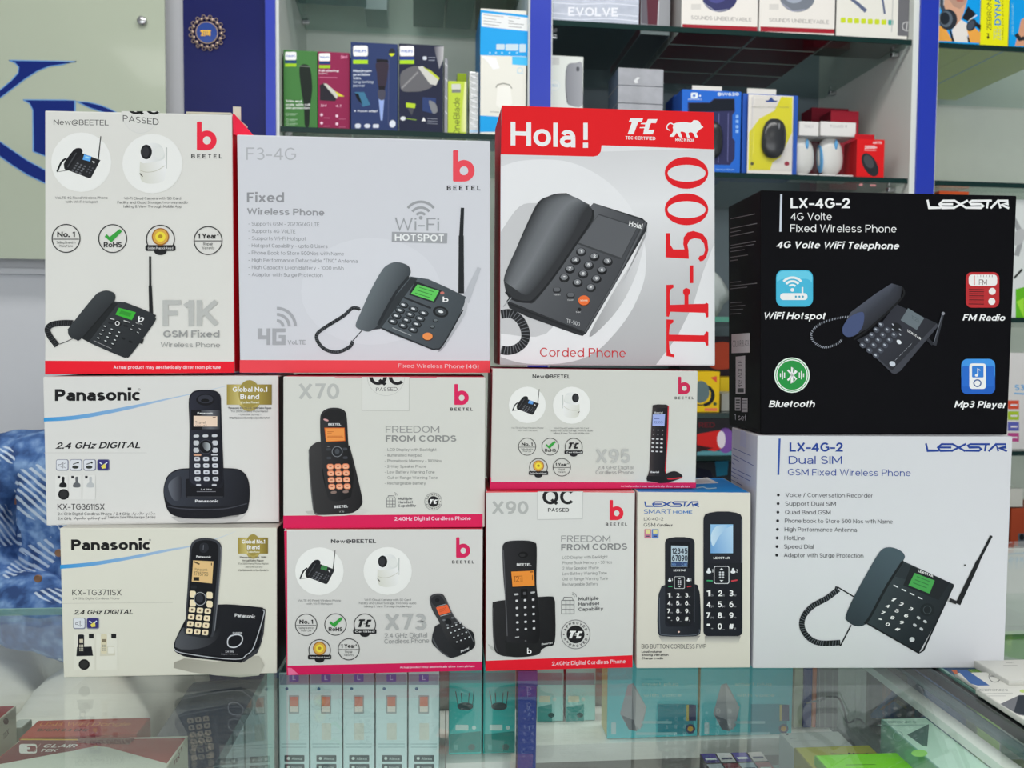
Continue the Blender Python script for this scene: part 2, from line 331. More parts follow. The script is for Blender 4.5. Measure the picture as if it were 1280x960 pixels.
    def T(s, t, x0, x1, yb, h, c, b=0, it=0.0, yb1=None, upv=None, up=True):
        """text from x0 to x1 on baseline yb, capitals h tall"""
        if up: s.up()
        yb1 = yb if yb1 is None else yb1
        vs, fs, pen, sl = [], [], 0.0, []; c = lin(c)
        for ch in t:
            g = GL.get((ch, b)) or GL[('-', b)]; b0 = len(vs)
            vs += [(pen+x, y) for x, y in g[0]]; fs += [tuple(b0+i for i in f) for f in g[1]]; pen += g[2]; sl += g[3]
        lo = min(v[0] for v in vs); hi = max(v[0] for v in vs)
        bx, by = (x1-x0)/(hi-lo), (yb1-yb)/(hi-lo); ux, uy = upv if upv else (0, -h); ux /= CAP[0]; uy /= CAP[0]
        pts = []
        for x, y in vs:
            xx = x-lo+it*y; pts.append((x0+bx*xx+ux*y, yb+by*xx+uy*y))
        s.add(pts, fs, [c]*len(pts), sl)
    def keys(s, p, du, dv, nu, nv, sz, c, round_=0.3, skip=()):
        """grid of little keys: p origin, du/dv steps, sz fractions of the steps"""
        s.up(); c = lin(c)
        for j in range(nv):
            for i in range(nu):
                if (i, j) in skip: continue
                ox, oy = p[0]+du[0]*i+dv[0]*j, p[1]+du[1]*i+dv[1]*j
                a, b = sz[0]/2, sz[1]/2; k = 1-round_; q = []
                for u, v in ((-a, -b*k), (-a*k, -b), (a*k, -b), (a, -b*k), (a, b*k), (a*k, b), (-a*k, b), (-a, b*k)):
                    q.append((ox+du[0]*u+dv[0]*v, oy+du[1]*u+dv[1]*v))
                s.add(q, [tuple(range(8))], [c]*8)
    def build(s, names=None):
        inv = s.root.matrix_world.inverted() if s.inv is None else s.inv
        for key in s.order:
            vs, fs, cs = s.b[key]
            if not fs: continue
            me = bpy.data.meshes.new(key[0]); me.from_pydata([inv @ v for v in vs], [], fs); me.update()
            at_ = me.color_attributes.new('Col', 'FLOAT_COLOR', 'POINT')
            for i, c in enumerate(cs): at_.data[i].color = (*c, 1)
            if key[0] == 'carton':
                s.join = me; continue
            o = link(key[0], me, s.root, None, [print_mat()])
            if key[1]: o['label'] = key[1]
def rrp(x0, y0, x1, y1, r, n=4):
    out = []
    for cx, cy, a in ((x1-r, y0+r, -90), (x1-r, y1-r, 0), (x0+r, y1-r, 90), (x0+r, y0+r, 180)):
        for i in range(n+1):
            t = math.radians(a+90*i/n); out.append((cx+r*math.cos(t), cy+r*math.sin(t)))
    return out
class Box(Art):
    """a carton standing with its printed face towards the customer"""
    def __init__(s, name, label, cat, P, yaw, cor, depth, front, side=None, top=None, back=None, group=None, bev=0.0012, bottom=None, carton='carton'):
        n = Vector((math.sin(yaw), -math.cos(yaw), 0))
        ctr = (cor[2]+cor[3])/2 - n*depth/2
        root = empty(name, (ctr.x, ctr.y, min(cor[2].z, cor[3].z)), yaw); tag(root, label, cat, group)
        root.matrix_world = Matrix.Translation(root.location) @ Matrix.Rotation(yaw, 4, 'Z')
        Art.__init__(s, root, cor[3], n); s.cor = cor; s.depth = depth; s.yaw = yaw
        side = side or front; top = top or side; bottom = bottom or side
        s.cols = [front, side, top, bottom]; s.bev = bev; s.cname = carton
    def done(s):
        Art.build(s)
        inv = s.root.matrix_world.inverted(); bk = -s.n*s.depth
        bm = bmesh.new(); bm.verts.layers.float_color.new('Col'); v = [bm.verts.new(inv @ p) for p in s.cor] + [bm.verts.new(inv @ (p+bk)) for p in s.cor]
        for q, mi in (((0, 3, 2, 1), 0), ((4, 5, 6, 7), 1), ((0, 4, 7, 3), 1), ((1, 2, 6, 5), 1), ((0, 1, 5, 4), 2), ((3, 7, 6, 2), 3)):
            bm.faces.new([v[i] for i in q]).material_index = mi
        bmesh.ops.bevel(bm, geom=list(bm.edges), offset=s.bev, segments=2, affect='EDGES', profile=0.6)
        bmesh.ops.recalc_face_normals(bm, faces=bm.faces)
        me0 = getattr(s, 'join', None)
        if me0:
            for f in me0.polygons: f.material_index = 4
            bm.from_mesh(me0)
        me = bpy.data.meshes.new(s.cname); bm.to_mesh(me); bm.free()
        if me0: bpy.data.meshes.remove(me0)
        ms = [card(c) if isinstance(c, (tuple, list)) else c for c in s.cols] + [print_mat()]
        return link(s.cname, me, s.root, None, ms)
# ================================================================ shared printed motifs
RED, PINK, GOLD, BLK, WHT = (225, 25, 48), (205, 30, 85), (196, 150, 50), (22, 22, 24), (225, 225, 222)
CIRC = (222, 222, 219)
def beetel(a, x, y, k, col, body, label='printed lowercase letter logo with the maker name below'):
    a.part('brand_logo')
    a.rr(x, y, x+30*k, y+120*k, 7*k, col); a.ell(x+62*k, y+116*k, 60*k, 61*k, col); a.rr(x, y+100*k, x+62*k, y+177*k, 8*k, col)
    a.ell(x+62*k, y+116*k, 24*k, 25*k, body)
    a.T('B E E T E L', x-34*k, x+155*k, y+226*k, 26*k, (30, 30, 32), 1); a.part('carton')
def tec(a, x, y, w, h, c):
    a.poly([(x+.10*w, y), (x+.52*w, y), (x+.48*w, y+.22*h), (x+.36*w, y+.22*h), (x+.20*w, y+h), (x, y+h), (x+.15*w, y+.22*h), (x+.04*w, y+.22*h)], c)
    a.poly([(x+.68*w, y+.05*h), (x+w, y+.05*h), (x+.95*w, y+.3*h), (x+.78*w, y+.3*h), (x+.70*w, y+.72*h), (x+.90*w, y+.72*h), (x+.84*w, y+h), (x+.52*w, y+h), (x+.56*w, y+.62*h), (x+.4*w, y+.62*h), (x+.41*w, y+.56*h), (x+.58*w, y+.54*h), (x+.59*w, y+.38*h), (x+.44*w, y+.36*h), (x+.45*w, y+.3*h), (x+.62*w, y+.28*h)], c)
def badge(a, cx, cy, r, kind, body):
    K = (28, 28, 30)
    if kind in ('medal', 'tec'):
        a.ring(cx, cy, r, .07*r, K, 150, 390)
        a.ell(cx, cy+.86*r, .45*r, .28*r, K); a.rr(cx-1.08*r, cy+.42*r, cx+1.08*r, cy+.84*r, .1*r, K)
        a.T('Certified' if kind == 'tec' else 'Golden Peacock Award', cx-.9*r, cx+.9*r, cy+.72*r, .17*r, (200, 200, 200), 1)
        if kind == 'medal':
            a.ell(cx, cy-.18*r, .62*r, .62*r, (150, 95, 40)); a.ell(cx, cy-.18*r, .54*r, .54*r, (205, 160, 70)); a.ell(cx, cy-.18*r, .36*r, .36*r, (232, 205, 60)); a.ell(cx, cy-.2*r, .16*r, .14*r, (165, 130, 40))
        else: tec(a, cx-.62*r, cy-.5*r, 1.25*r, .72*r, K)
        return
    a.ring(cx, cy, r, .065*r, K)
    if kind == 'no1':
        a.T('No. 1', cx-.63*r, cx+.63*r, cy-.1*r, .38*r, K, 1); a.rect(cx-.93*r, cy+.03*r, cx+.93*r, cy+.08*r, K)
        a.T('Selling Brand in', cx-.68*r, cx+.68*r, cy+.37*r, .17*r, (70, 70, 70)); a.T('Phone* Line', cx-.48*r, cx+.48*r, cy+.62*r, .17*r, (70, 70, 70))
    if kind == 'rohs':
        a.ln([(cx-.5*r, cy-.22*r), (cx-.16*r, cy+.08*r), (cx+.58*r, cy-.6*r)], .24*r, (52, 150, 60)); a.T('RoHS', cx-.64*r, cx+.66*r, cy+.62*r, .37*r, K, 1)
    if kind == 'year':
        a.T('1 Year*', cx-.72*r, cx+.76*r, cy-.14*r, .36*r, K, 1); a.rect(cx-.95*r, cy+.0*r, cx+.95*r, cy+.05*r, K)
        a.T('Repair', cx-.34*r, cx+.34*r, cy+.34*r, .2*r, (60, 60, 60)); a.T('Warranty', cx-.46*r, cx+.46*r, cy+.62*r, .19*r, (60, 60, 60))
def round_phone(a, ox, oy, k, screen=(90, 160, 235), circ=True):
    """small desk phone in a pale disc; own units centred on the disc, radius 185"""
    a.part('product_picture', 'small picture of a black desk phone with antenna'); a.af = (ox, oy, k, 0)
    if circ: a.ell(0, 0, 185, 183, CIRC)
    D = (26, 27, 30)
    a.ln([(-100, -20), (-125, 10), (-150, 60), (-95, 52), (-60, 46)], 3, D)
    a.ln([(-92, -24), (-122, 0), (-148, 58)], 12, D, smooth=4)
    a.poly([(-45, -75), (118, -12), (60, 96), (45, 98), (-105, 40), (-108, 10)], (34, 35, 38))
    a.sm([(-100, 45), (-104, 5), (-90, -20), (-60, -60), (-35, -84), (-5, -86), (8, -70), (2, -50), (-30, -20), (-60, 20), (-80, 48)], D)
    a.ln([(-30, -58), (-66, 0), (-84, 30)], 7, (62, 64, 68))
    a.poly([(18, -48), (62, -36), (54, -4), (8, -16)], screen); a.poly([(26, -38), (50, -31), (47, -22), (23, -28)], (150, 200, 245) if screen[2] > 150 else (60, 110, 70))
    a.keys((-22, 8), (22, 9), (-10, 14), 3, 4, (.55, .6), (95, 97, 102)); a.keys((52, 30), (18, 7), (-9, 14), 2, 3, (.5, .5), (80, 82, 88))
    a.ln([(104, -10), (120, -160)], 8, D, 5); a.poly([(66, -8), (84, -2), (78, 10)], (210, 210, 210)); a.af = None; a.part('carton')
def round_camera(a, ox, oy, k, sg=1):
    a.part('product_picture', 'small picture of a white pan and tilt camera'); a.af = (ox, oy, k, 0); X = lambda P: [(sg*x, y) for x, y in P]
    a.ell(0, 0, 185, 183, CIRC)
    a.ln(X([(87, -100), (85, 30)]), 8, (176, 178, 176))
    a.shade(X([(-78, 15), (-60, -20), (60, -25), (84, 0), (80, 60), (70, 105), (20, 122), (-40, 120), (-72, 95)]), (202, 202, 192), (234, 234, 230), (sg*1, -.3))
    a.shade(X([(-70, -10), (-74, -70), (-52, -112), (0, -128), (50, -115), (72, -70), (70, -30), (20, -12), (-30, -4)]), (228, 228, 224), (204, 206, 203), (sg*1, .2))
    a.ell(sg*-38, -72, 35, 45, (24, 25, 28)); a.ell(sg*-42, -72, 22, 32, (45, 46, 50))
    a.ell(sg*42, -65, 30, 36, (214, 215, 212)); a.ln(X([(-76, 40), (-40, 52), (20, 45), (78, 12)]), 3, (176, 174, 160), smooth=4)
    a.ln(X([(-78, 60), (-60, 80)]), 6, (60, 58, 50)); a.af = None; a.part('carton')
def captions(a, cx1, y1, cx2, y2, k, c=(95, 95, 95)):
    a.T('VoLTE 4G Fixed Wireless Phone', cx1-162*k, cx1+162*k, y1, 15*k, c); a.T('with Wi-Fi Hotspot', cx1-98*k, cx1+98*k, y1+25*k, 15*k, c)
    a.T('Wi-Fi Cloud Camera with SD Card', cx2-175*k, cx2+175*k, y2, 16*k, c); a.T('Facility and Cloud Storage, two-way audio', cx2-216*k, cx2+216*k, y2+25*k, 16*k, c)
    a.T('talking & View Through Mobile App', cx2-180*k, cx2+180*k, y2+50*k, 16*k, c)
def coil(a, pts, wd, c=(20, 21, 24), hl=(75, 78, 84), step=9, tw=3):
    P = crom(pts, 14, False); a.ln(P, wd, c); acc = 0; a.up()
    for p, q in zip(P, P[1:]):
        L = math.hypot(q[0]-p[0], q[1]-p[1]); acc += L
        if acc >= step and L > 0:
            acc = 0; nx, ny = -(q[1]-p[1])/L, (q[0]-p[0])/L; tx, ty = (q[0]-p[0])/L, (q[1]-p[1])/L
            a.ln([(p[0]+nx*wd*.5-tx*2, p[1]+ny*wd*.5-ty*2), (p[0]-nx*wd*.5+tx*2, p[1]-ny*wd*.5+ty*2)], tw, hl); a.lv -= 1
    a.up()
# ================================================================ the stacked phone cartons
QUAD = {
'f1k': [(56, 138), (290, 143), (293, 466), (56, 468)], 'f34g': [(296, 168), (613, 176), (612.5, 466), (300, 466)],
'tf500': [(627, 131.5), (892.5, 140.5), (893.7, 457.3), (625, 456.6)], 'x95': [(615.7, 460.4), (872.5, 463.6), (869.7, 610), (613, 612)],
'x70': [(354, 470.5), (607, 471.5), (606, 659), (354, 661)], 'pan1': [(53.5, 471), (348, 469.5), (349, 653), (58, 657)],
'pan2': [(74.5, 660), (346, 659.5), (346, 842), (79.4, 848)], 'x73': [(355, 662), (603.6, 661.5), (602.6, 838), (358, 844)],
'x90': [(607.5, 614.5), (794, 614), (791, 834), (607, 839)], 'smart': [(797, 615), (938.6, 616), (938, 835.5), (795.6, 836)],
'white': [(947, 544.5), (1266, 545.5), (1255, 836), (941, 835.5)], 'black': [(951, 237.5), (1271, 244.5), (1259, 543.6), (951, 542.5)]}
FIT = {'f1k': (-.2964, .8073, -.0213), 'f34g': (-.0802, .8007, .0014), 'tf500': (.1599, .8007, .0175), 'x95': (.1440, .7806, .0060),
'x70': (-.0600, .7763, -.0054), 'pan1': (-.2709, .7911, .0107), 'pan2': (-.2612, .7757, -.0103), 'x73': (-.0599, .7709, -.0092),
'x90': (.1095, .7692, .0003), 'smart': (.2403, .7627, -.0452), 'white': (.4244, .7514, -.0566), 'black': (.4293, .7619, -.0097)}
def stack(key, label, depth, front, side=None, top=None, **kw):
    x, y, yaw = FIT[key]; P = sf(x, y, 0); yaw -= TH; n = Vector((math.sin(yaw), -math.cos(yaw), 0))
    cor = [hit(px, py, P, n) for px, py in QUAD[key]]
    if key in ('pan2', 'x73', 'x90', 'smart', 'white'):
        for c in cor[2:]: c.z = COUNTER_Z + .0004
    return Box('phone_box', label, 'box', P, yaw, cor, depth, front, side, top, group='cordless and desk phone cartons stacked on the glass counter', **kw)
ZS = {}
# ---- tall white carton, top left
BD = (209, 208, 203)
a = stack('f1k', 'tall white and red desk phone carton, leftmost of the top row', .085, BD, (205, 22, 48), BD)
a.z(50, 290, 4.923)
a.part('colour_band', 'red band along the bottom edge'); a.poly([(31, 792), (1196, 797), (1197, 866), (31, 875)], (222, 22, 42))
a.T('Actual product may aesthetically differ from picture', 452, 1112, 842, 20, (238, 200, 205), 1)
a.poly([(1189, 795), (1197, 795), (1197, 866), (1194, 866)], (222, 22, 42)); a.part('carton')
a.z(50, 130, 4.923)
a.T('New@BEETEL', 84, 422, 128, 33, (60, 60, 62), yb1=131)
a.part('sticker', 'round clear seal with black lettering cut by the top edge')
a.clip = 130+44/4.923
a.ell(618, 40, 118, 142, (202, 202, 198)); a.ell(618, 40, 114, 138, (208, 207, 203))
a.T('QC', 540, 735, 62, 78, (25, 25, 27), 1, yb1=66); a.clip = None
a.T('PASSED', 510, 730, 106, 38, (48, 48, 50), yb1=130); a.part('carton')
beetel(a, 965, 108, 1.0, (232, 38, 62), BD)
round_phone(a, 254, 358, 1.0); round_camera(a, 692, 367, 1.0)
captions(a, 255, 584, 692, 588, 1.0)
badge(a, 160, 827, 86, 'no1', BD); badge(a, 447, 828, 86, 'rohs', BD); badge(a, 741, 832, 86, 'medal', BD); badge(a, 1034, 840, 86, 'year', BD)
a.z(50, 290, 4.923)
a.part('product_picture', 'picture of a black desk phone with green screen and antenna')
D = (42, 46, 49)
a.ln([(120, 690), (160, 675), (200, 656), (240, 640)], 4, D)
coil(a, [(205, 560), (130, 560), (70, 572), (46, 600), (60, 640), (90, 680), (105, 700)], 36, (24, 25, 27), (64, 66, 70), 11, 3)
a.ln([(684, 512), (678, 330)], 24, (26, 27, 29), 20); a.ln([(678, 332), (677, 150)], 14, (26, 27, 29), 13)
a.poly([(600, 680), (630, 690), (640, 655)], (30, 32, 34))
a.shade([(440, 425), (690, 500), (708, 525), (702, 560), (560, 755), (530, 770), (500, 766), (265, 660), (262, 600)], (50, 54, 57), (36, 39, 42), (1, 1), 3)
a.poly([(258, 655), (430, 430), (480, 440), (300, 676)], (30, 33, 35))
a.shade([(172, 605), (185, 580), (330, 400), (372, 368), (415, 360), (455, 375), (464, 400), (455, 430), (430, 450), (260, 650), (220, 662), (180, 640)], (58, 62, 65), (38, 41, 44), (.6, .7))
a.ln([(445, 440), (262, 652)], 9, (24, 26, 28))
a.poly([(486, 466), (590, 494), (565, 542), (464, 508)], (58, 168, 52)); a.poly([(500, 482), (565, 500), (553, 522), (486, 502)], (48, 140, 46))
a.T('b', 604, 640, 558, 38, (235, 235, 235), 1, yb1=548); a.T('BEETEL', 590, 632, 562, 7, (200, 200, 200), yb1=572)
a.keys((400, 585), (44, 18), (-13, 24), 3, 4, (.52, .5), (24, 26, 28), .5); a.keys((398, 580), (44, 18), (-13, 24), 3, 4, (.3, .22), (205, 208, 210), .5)
a.keys((572, 578), (40, 20), (-12, 22), 2, 2, (.55, .5), (22, 24, 26), .5); a.keys((574, 576), (40, 20), (-12, 22), 2, 2, (.35, .15), (190, 192, 195), .5)
a.keys((512, 655), (46, 20), (-12, 22), 2, 1, (.5, .5), (22, 24, 26), .5)
a.ell(476, 562, 26, 19, (24, 25, 27), .3); a.ring(476, 562, 12, 5, (215, 215, 215)); a.keys((438, 538), (94, 18), (-4, 22), 2, 2, (.32, .55), (30, 32, 34), .5)
a.ln([(430, 532), (458, 539)], 5, (200, 200, 200)); a.ln([(515, 545), (552, 556)], 5, (200, 200, 200)); a.ln([(330, 668), (440, 718)], 3, (150, 150, 152))
a.part('model_name', 'large grey model lettering'); a.T('F1K', 755, 1100, 577, 158, (176, 177, 174), 1); a.part('carton')
a.T('GSM Fixed', 758, 1103, 648, 42, (146, 147, 146), 1); a.T('Wireless Phone', 742, 1108, 708, 30, (140, 141, 140), yb1=710)
a.done(); F1K = a
# loose top flap standing up at the right corner and its paper tab
bm = bmesh.new()
P0 = F1K.cor[1]; nn = -F1K.n; q = [P0, P0+nn*.05, P0+nn*.052+Vector((.022, 0, -.026)), P0+Vector((.004, 0, -.004))]
inv = F1K.root.matrix_world.inverted()
fr = [P0+Vector((.0006, 0, .0006)), P0+nn*.06+Vector((.016, 0, -.018)), P0+nn*.06+Vector((.0165, 0, -.0195)), P0+Vector((.001, 0, -.019))]
v0 = [bm.verts.new(inv @ p) for p in fr]; v1 = [bm.verts.new(inv @ (p+Vector((.0015, 0, 0)))) for p in fr]
bm.faces.new(v0[::-1]); bm.faces.new(v1)
for i in range(4): bm.faces.new((v0[i], v0[(i+1) % 4], v1[(i+1) % 4], v1[i]))
bm_obj('side_flap', bm, [card((222, 40, 72))], F1K.root)
fl = boxobj('top_flap', (-.042, 0, 0), (.0, .06, .0016), card((196, 188, 170)), F1K.root); fl.location = inv @ (P0+Vector((-.001, 0, 0))); fl.rotation_euler = (math.radians(3), 0, 0)
boxobj('paper_tab', (-.0075, .03, .0), (.0, .0315, .016), card((190, 186, 172)), F1K.root, loc=inv @ (P0+Vector((.0, 0, 0))))
# ---- pale grey carton, second of the top row
BD = (200, 201, 207)
a = stack('f34g', 'wide pale grey desk phone carton with red base band, second of the top row', .08, BD, (214, 60, 78), (222, 150, 155))
a.z(295, 310, 3.879)
a.part('colour_band', 'soft red band along the bottom edge'); a.poly([(18, 543), (1233, 546), (1232, 605), (18, 604)], (232, 66, 76))
a.T('Fixed Wireless Phone (4G)', 786, 1176, 580, 19, (245, 205, 208), yb1=584); a.part('carton')
a.ell(655, 210, 340, 260, (204, 205, 211)); a.z(295, 165, 3.879); a.clip = 300; a.clip = None
a.part('model_name', 'pale grey model lettering'); a.T('F3-4G', 50, 291, 135, 60, (170, 171, 176), 0, yb1=136); a.part('carton')
a.T('Fixed', 53, 233, 341, 48, (140, 141, 145), 1); a.T('Wireless Phone', 53, 429, 400, 32, (142, 143, 147), 1, yb1=406)
for i, t in enumerate(['- Supports GSM - 2G/3G/4G LTE', '- Supports 4G VoLTE', '- Supports Wi-Fi Hotspot', '- Hotspot Capability - upto 8 Users', '- Phone Book to Store 500Nos with Name', '- High Performance Detachable "TNC" Antenna', '- High Capacity Li-ion Battery - 1000 mAh', '- Adaptor with Surge Protection']):
    wds = [404, 288, 338, 444, 524, 590, 522, 420]; yy = 453+i*35.2; a.T(t, 60, wds[i], yy, 18, (128, 129, 134), yb1=yy+wds[i]*.01)
beetel(a, 1052, 88, .86, (236, 72, 84), BD)
a.part('hotspot_logo', 'grey wireless waves over boxed lettering')
G = (150, 152, 156)
for r in (26, 52, 80): a.ring(896, 418, r, 12, G, 218, 322)
a.ell(896, 416, 9, 9, G); a.T('Wi-Fi', 770, 985, 477, 62, G, yb1=479); a.poly([(756, 484), (1025, 490), (1023, 540), (755, 533)], (152, 154, 158)); a.T('HOTSPOT', 770, 1008, 527, 34, (222, 223, 228), 1, yb1=531)
a.z(295, 310, 3.879); a.part('network_logo', 'grey network lettering under signal waves')
G = (160, 161, 166)
a.poly([(106, 390), (127, 390), (127, 424), (148, 424), (148, 390), (166, 390), (166, 470), (148, 470), (148, 442), (106, 442)], G)
a.poly([(176, 390), (240, 390), (240, 408), (195, 408), (195, 452), (220, 452), (220, 438), (207, 438), (207, 422), (240, 422), (240, 470), (176, 470)], G)
for r in (30, 60, 90): a.ring(198, 382, r, 14, G, 270, 358)
a.T('VoLTE', 250, 337, 468, 22, G, 1); a.part('product_picture', 'large picture of a dark grey desk phone with green screen and tall antenna')
coil(a, [(600, 296), (565, 292), (520, 330), (440, 380), (395, 415), (395, 450), (430, 490), (490, 505), (550, 480), (566, 452)], 17, (28, 30, 33), (84, 88, 93), 8, 2.5)
a.ln([(566, 292), (606, 298)], 5, (30, 32, 34)); a.ln([(566, 450), (612, 398)], 4, (30, 32, 34))
a.ln([(1180, 95), (1110, 260)], 18, (178, 180, 186), 40)
a.shade([(985, 485), (1100, 275), (1120, 262), (1106, 330), (1010, 480)], (150, 152, 158), (180, 182, 187), (1, 0), 3)
a.ln([(1092, 220), (1092, -60)], 28, (30, 33, 36), 24); a.ln([(1092, -50), (1098, -195)], 20, (30, 33, 36), 16)
a.shade([(845, 138), (1090, 225), (1110, 250), (1090, 310), (1000, 470), (965, 492), (920, 480), (690, 385), (640, 300)], (84, 92, 98), (62, 69, 74), (1, .6), 3)
a.ln([(700, 386), (925, 480), (968, 490), (1004, 468), (1100, 300)], 7, (36, 40, 44), smooth=5)
a.poly([(640, 400), (850, 140), (880, 150), (700, 392)], (44, 49, 53))
a.shade([(580, 375), (610, 300), (650, 210), (700, 120), (730, 85), (775, 68), (825, 80), (846, 105), (838, 140), (780, 210), (720, 310), (690, 370), (650, 404), (610, 398)], (98, 106, 111), (56, 62, 67), (.9, .45))
a.ln([(838, 140), (780, 210), (722, 310), (690, 372)], 14, (36, 40, 44), smooth=5)
a.poly([(870, 160), (998, 208), (962, 268), (838, 226)], (34, 38, 41)); a.poly([(880, 176), (985, 208), (958, 258), (848, 222)], (92, 190, 88))
for y in (0, 14, 28): a.ln([(888-y*.7, 190+y), (960-y*.7, 213+y)], 4, (60, 130, 60))
a.T('b', 1002, 1030, 262, 26, (225, 225, 228), 1); a.ell(1000, 218, 10, 7, (190, 110, 100)); a.ln([(815, 240), (945, 292)], 9, (34, 37, 40))
a.keys((812, 276), (49, 20), (-17, 27), 3, 4, (.88, .92), (26, 29, 32), .5); a.keys((811, 274), (49, 20), (-17, 27), 3, 4, (.7, .66), (66, 73, 78), .5); a.keys((810, 274), (49, 20), (-17, 27), 3, 4, (.34, .28), (205, 208, 212), .5)
a.ell(992, 310, 38, 27, (28, 31, 33), .2); a.ell(993, 309, 27, 18, (60, 66, 70), .2); a.ell(993, 309, 12, 6, (215, 218, 220), .2)
a.ell(967, 352, 13, 9, (28, 31, 33)); a.ell(952, 382, 13, 9, (28, 31, 33)); a.ell(967, 350, 10, 6, (96, 104, 108)); a.ell(952, 380, 10, 6, (96, 104, 108))
a.ell(930, 430, 26, 20, (60, 30, 20)); a.ell(929, 428, 24, 18, (226, 138, 76)); a.ln([(758, 386), (850, 425)], 4, (150, 155, 158))
a.part('carton'); a.done()
# ---- red and white carton, third of the top row
BD = (214, 214, 216)
a = stack('tf500', 'red topped corded phone carton with huge sideways red model name', .085, BD, (150, 22, 40), (190, 30, 40))
a.z(615, 125, 4.414)
a.clip = 125+28/4.414
a.grad([(48, 300), (1227, 268)], [(44, 1460), (1230, 1462)], [(202, 202, 204), (216, 216, 218), (198, 198, 200), (180, 180, 182), (170, 170, 172)])
# pale discs printed behind the phone
a.z(615, 290, 4.414)
cir = [(x, y) for x, y in [(48, -360), (150, -392), (300, -400), (430, -385), (560, -330), (680, -240), (780, -110), (840, 60), (850, 180), (830, 300), (760, 450), (660, 580), (560, 670), (440, 715), (300, 730), (160, 722), (48, 690)]]
a.poly(crom(cir, 4, False), (219, 219, 221)); a.poly(crom([(48, 0), (150, -140), (260, -160), (400, -150), (420, 300), (300, 560), (48, 560)], 4, False), (190, 190, 192))
a.poly([(1228, 60), (1228, 732), (905, 732), (1020, 580), (1110, 400), (1165, 220)], (218, 218, 220))
a.z(615, 125, 4.414)
a.part('colour_band', 'red header panel with rounded step'); a.poly([(54, 30), (1225, 68), (1225, 272), (605, 250)]+[(600, 285), (585, 306), (560, 312)]+[(49, 300)], (216, 22, 30))
a.clip = None
a.part('brand_logo', 'white greeting lettering'); a.T('Hola', 103, 460, 250, 130, (234, 232, 232), 1, yb1=262); a.T('!', 502, 530, 262, 136, (234, 232, 232), 1)
a.part('certification_mark', 'white certification letters'); tec(a, 748, 101, 165, 88, (236, 236, 236)); a.T('TEC CERTIFIED', 737, 902, 217, 18, (240, 225, 225), 1, yb1=221)
a.part('lion_emblem', 'white walking lion with lettering below'); LW = (236, 230, 230)
a.sm([(998, 150), (1010, 128), (1060, 122), (1098, 126), (1112, 112), (1140, 116), (1155, 140), (1166, 150), (1150, 160), (1138, 172), (1128, 185), (1136, 204), (1122, 206), (1108, 182), (1092, 178), (1084, 186), (1092, 206), (1076, 206), (1066, 180), (1040, 176), (1050, 204), (1034, 204), (1020, 182), (1014, 188), (1002, 202), (980, 200), (996, 180), (1000, 165)], LW)
a.ln([(1006, 138), (985, 128), (968, 140), (966, 158), (982, 168)], 6, LW, smooth=4); a.T('MAKE IN INDIA', 1012, 1116, 227, 17, LW, 1, yb1=231)
# sideways model lettering, slab serif cut by hand (reading upwards)
a.part('model_name', 'huge red slab serif lettering reading upwards'); RR = (213, 22, 32)
for cy, h in ((402, 88), (603, 88)):
    n = 44; A = [(1073+120*math.cos(t), cy+h*math.sin(t)) for t in [2*math.pi*i/n for i in range(n+1)]]; B = [(1074+105*math.cos(t), cy+2+47*math.sin(t)) for t in [2*math.pi*i/n for i in range(n+1)]]
    a.grad(A, B, [RR, RR])
a.z(615, 290, 4.414)
a.ln([(1088, -10), (1068, 15), (1062, 60)], 0.1, RR)
a.poly([(960, 6), (982, 6), (984, 70), (1000, 96), (1062, 96), (1055, 66), (1058, 30), (1078, 2), (1110, -6), (1160, 8), (1188, 45), (1194, 100), (1182, 140), (1166, 158), (1148, 162), (1138, 148), (1146, 132), (1166, 128), (1176, 100), (1170, 64), (1150, 40), (1118, 34), (1090, 44), (1078, 70), (1084, 100), (1086, 148), (958, 140)], RR)
a.rect(1091, 184, 1111, 282, RR)
a.poly([(962, 292), (1000, 290), (1002, 306), (984, 318), (980, 345), (982, 402), (1062, 400), (1062, 350), (1054, 336), (1055, 318), (1072, 308), (1092, 316), (1094, 334), (1084, 350), (1084, 398), (1176, 396), (1182, 390), (1194, 396), (1194, 470), (1183, 472), (1176, 446), (984, 440), (976, 468), (962, 466)], RR)
a.poly([(962, 482), (1000, 484), (1002, 498), (982, 512), (976, 566), (1170, 570), (1182, 548), (1194, 552), (1194, 626), (1184, 628), (1174, 606), (976, 602), (980, 650), (988, 672), (1006, 676), (1006, 692), (962, 684)], RR)
a.part('carton'); a.T('Corded Phone', 265, 738, 688, 50, (190, 36, 44), yb1=692)
a.part('product_picture', 'large picture of a charcoal corded desk phone with orange key')
a.clip = 0
coil(a, [(50, 455), (100, 450), (150, 480), (182, 540), (180, 600), (140, 640), (90, 655), (50, 650)], 48, (30, 31, 34), (98, 100, 105), 15, 4)
a.shade([(860, -30), (852, 20), (780, 150), (640, 380), (540, 560), (570, 560), (700, 420), (800, 220)], (150, 150, 152), (212, 212, 214), (1, 0), 3)
a.poly([(560, -160), (830, -75), (858, -50), (852, -10), (522, 556), (500, 574), (470, 566), (200, 470), (96, 420), (80, 380)], (40, 42, 45))
a.grad([(560, -158), (300, 170), (92, 382)], [(838, -62), (690, 240), (508, 548)], [(92, 94, 98), (80, 82, 86), (72, 74, 78), (66, 68, 72)])
a.grad([(838, -62), (690, 240), (508, 548)], [(856, -44), (704, 246), (518, 558)], [(34, 35, 38), (90, 92, 96), (30, 31, 33)])
a.ln([(86, 392), (200, 440), (500, 556)], 8, (30, 31, 34)); a.poly([(590, -100), (806, -30), (716, 148), (700, 150), (470, 66)], (58, 60, 63)); a.poly([(588, -94), (800, -26), (714, 142), (476, 58)], (88, 90, 94))
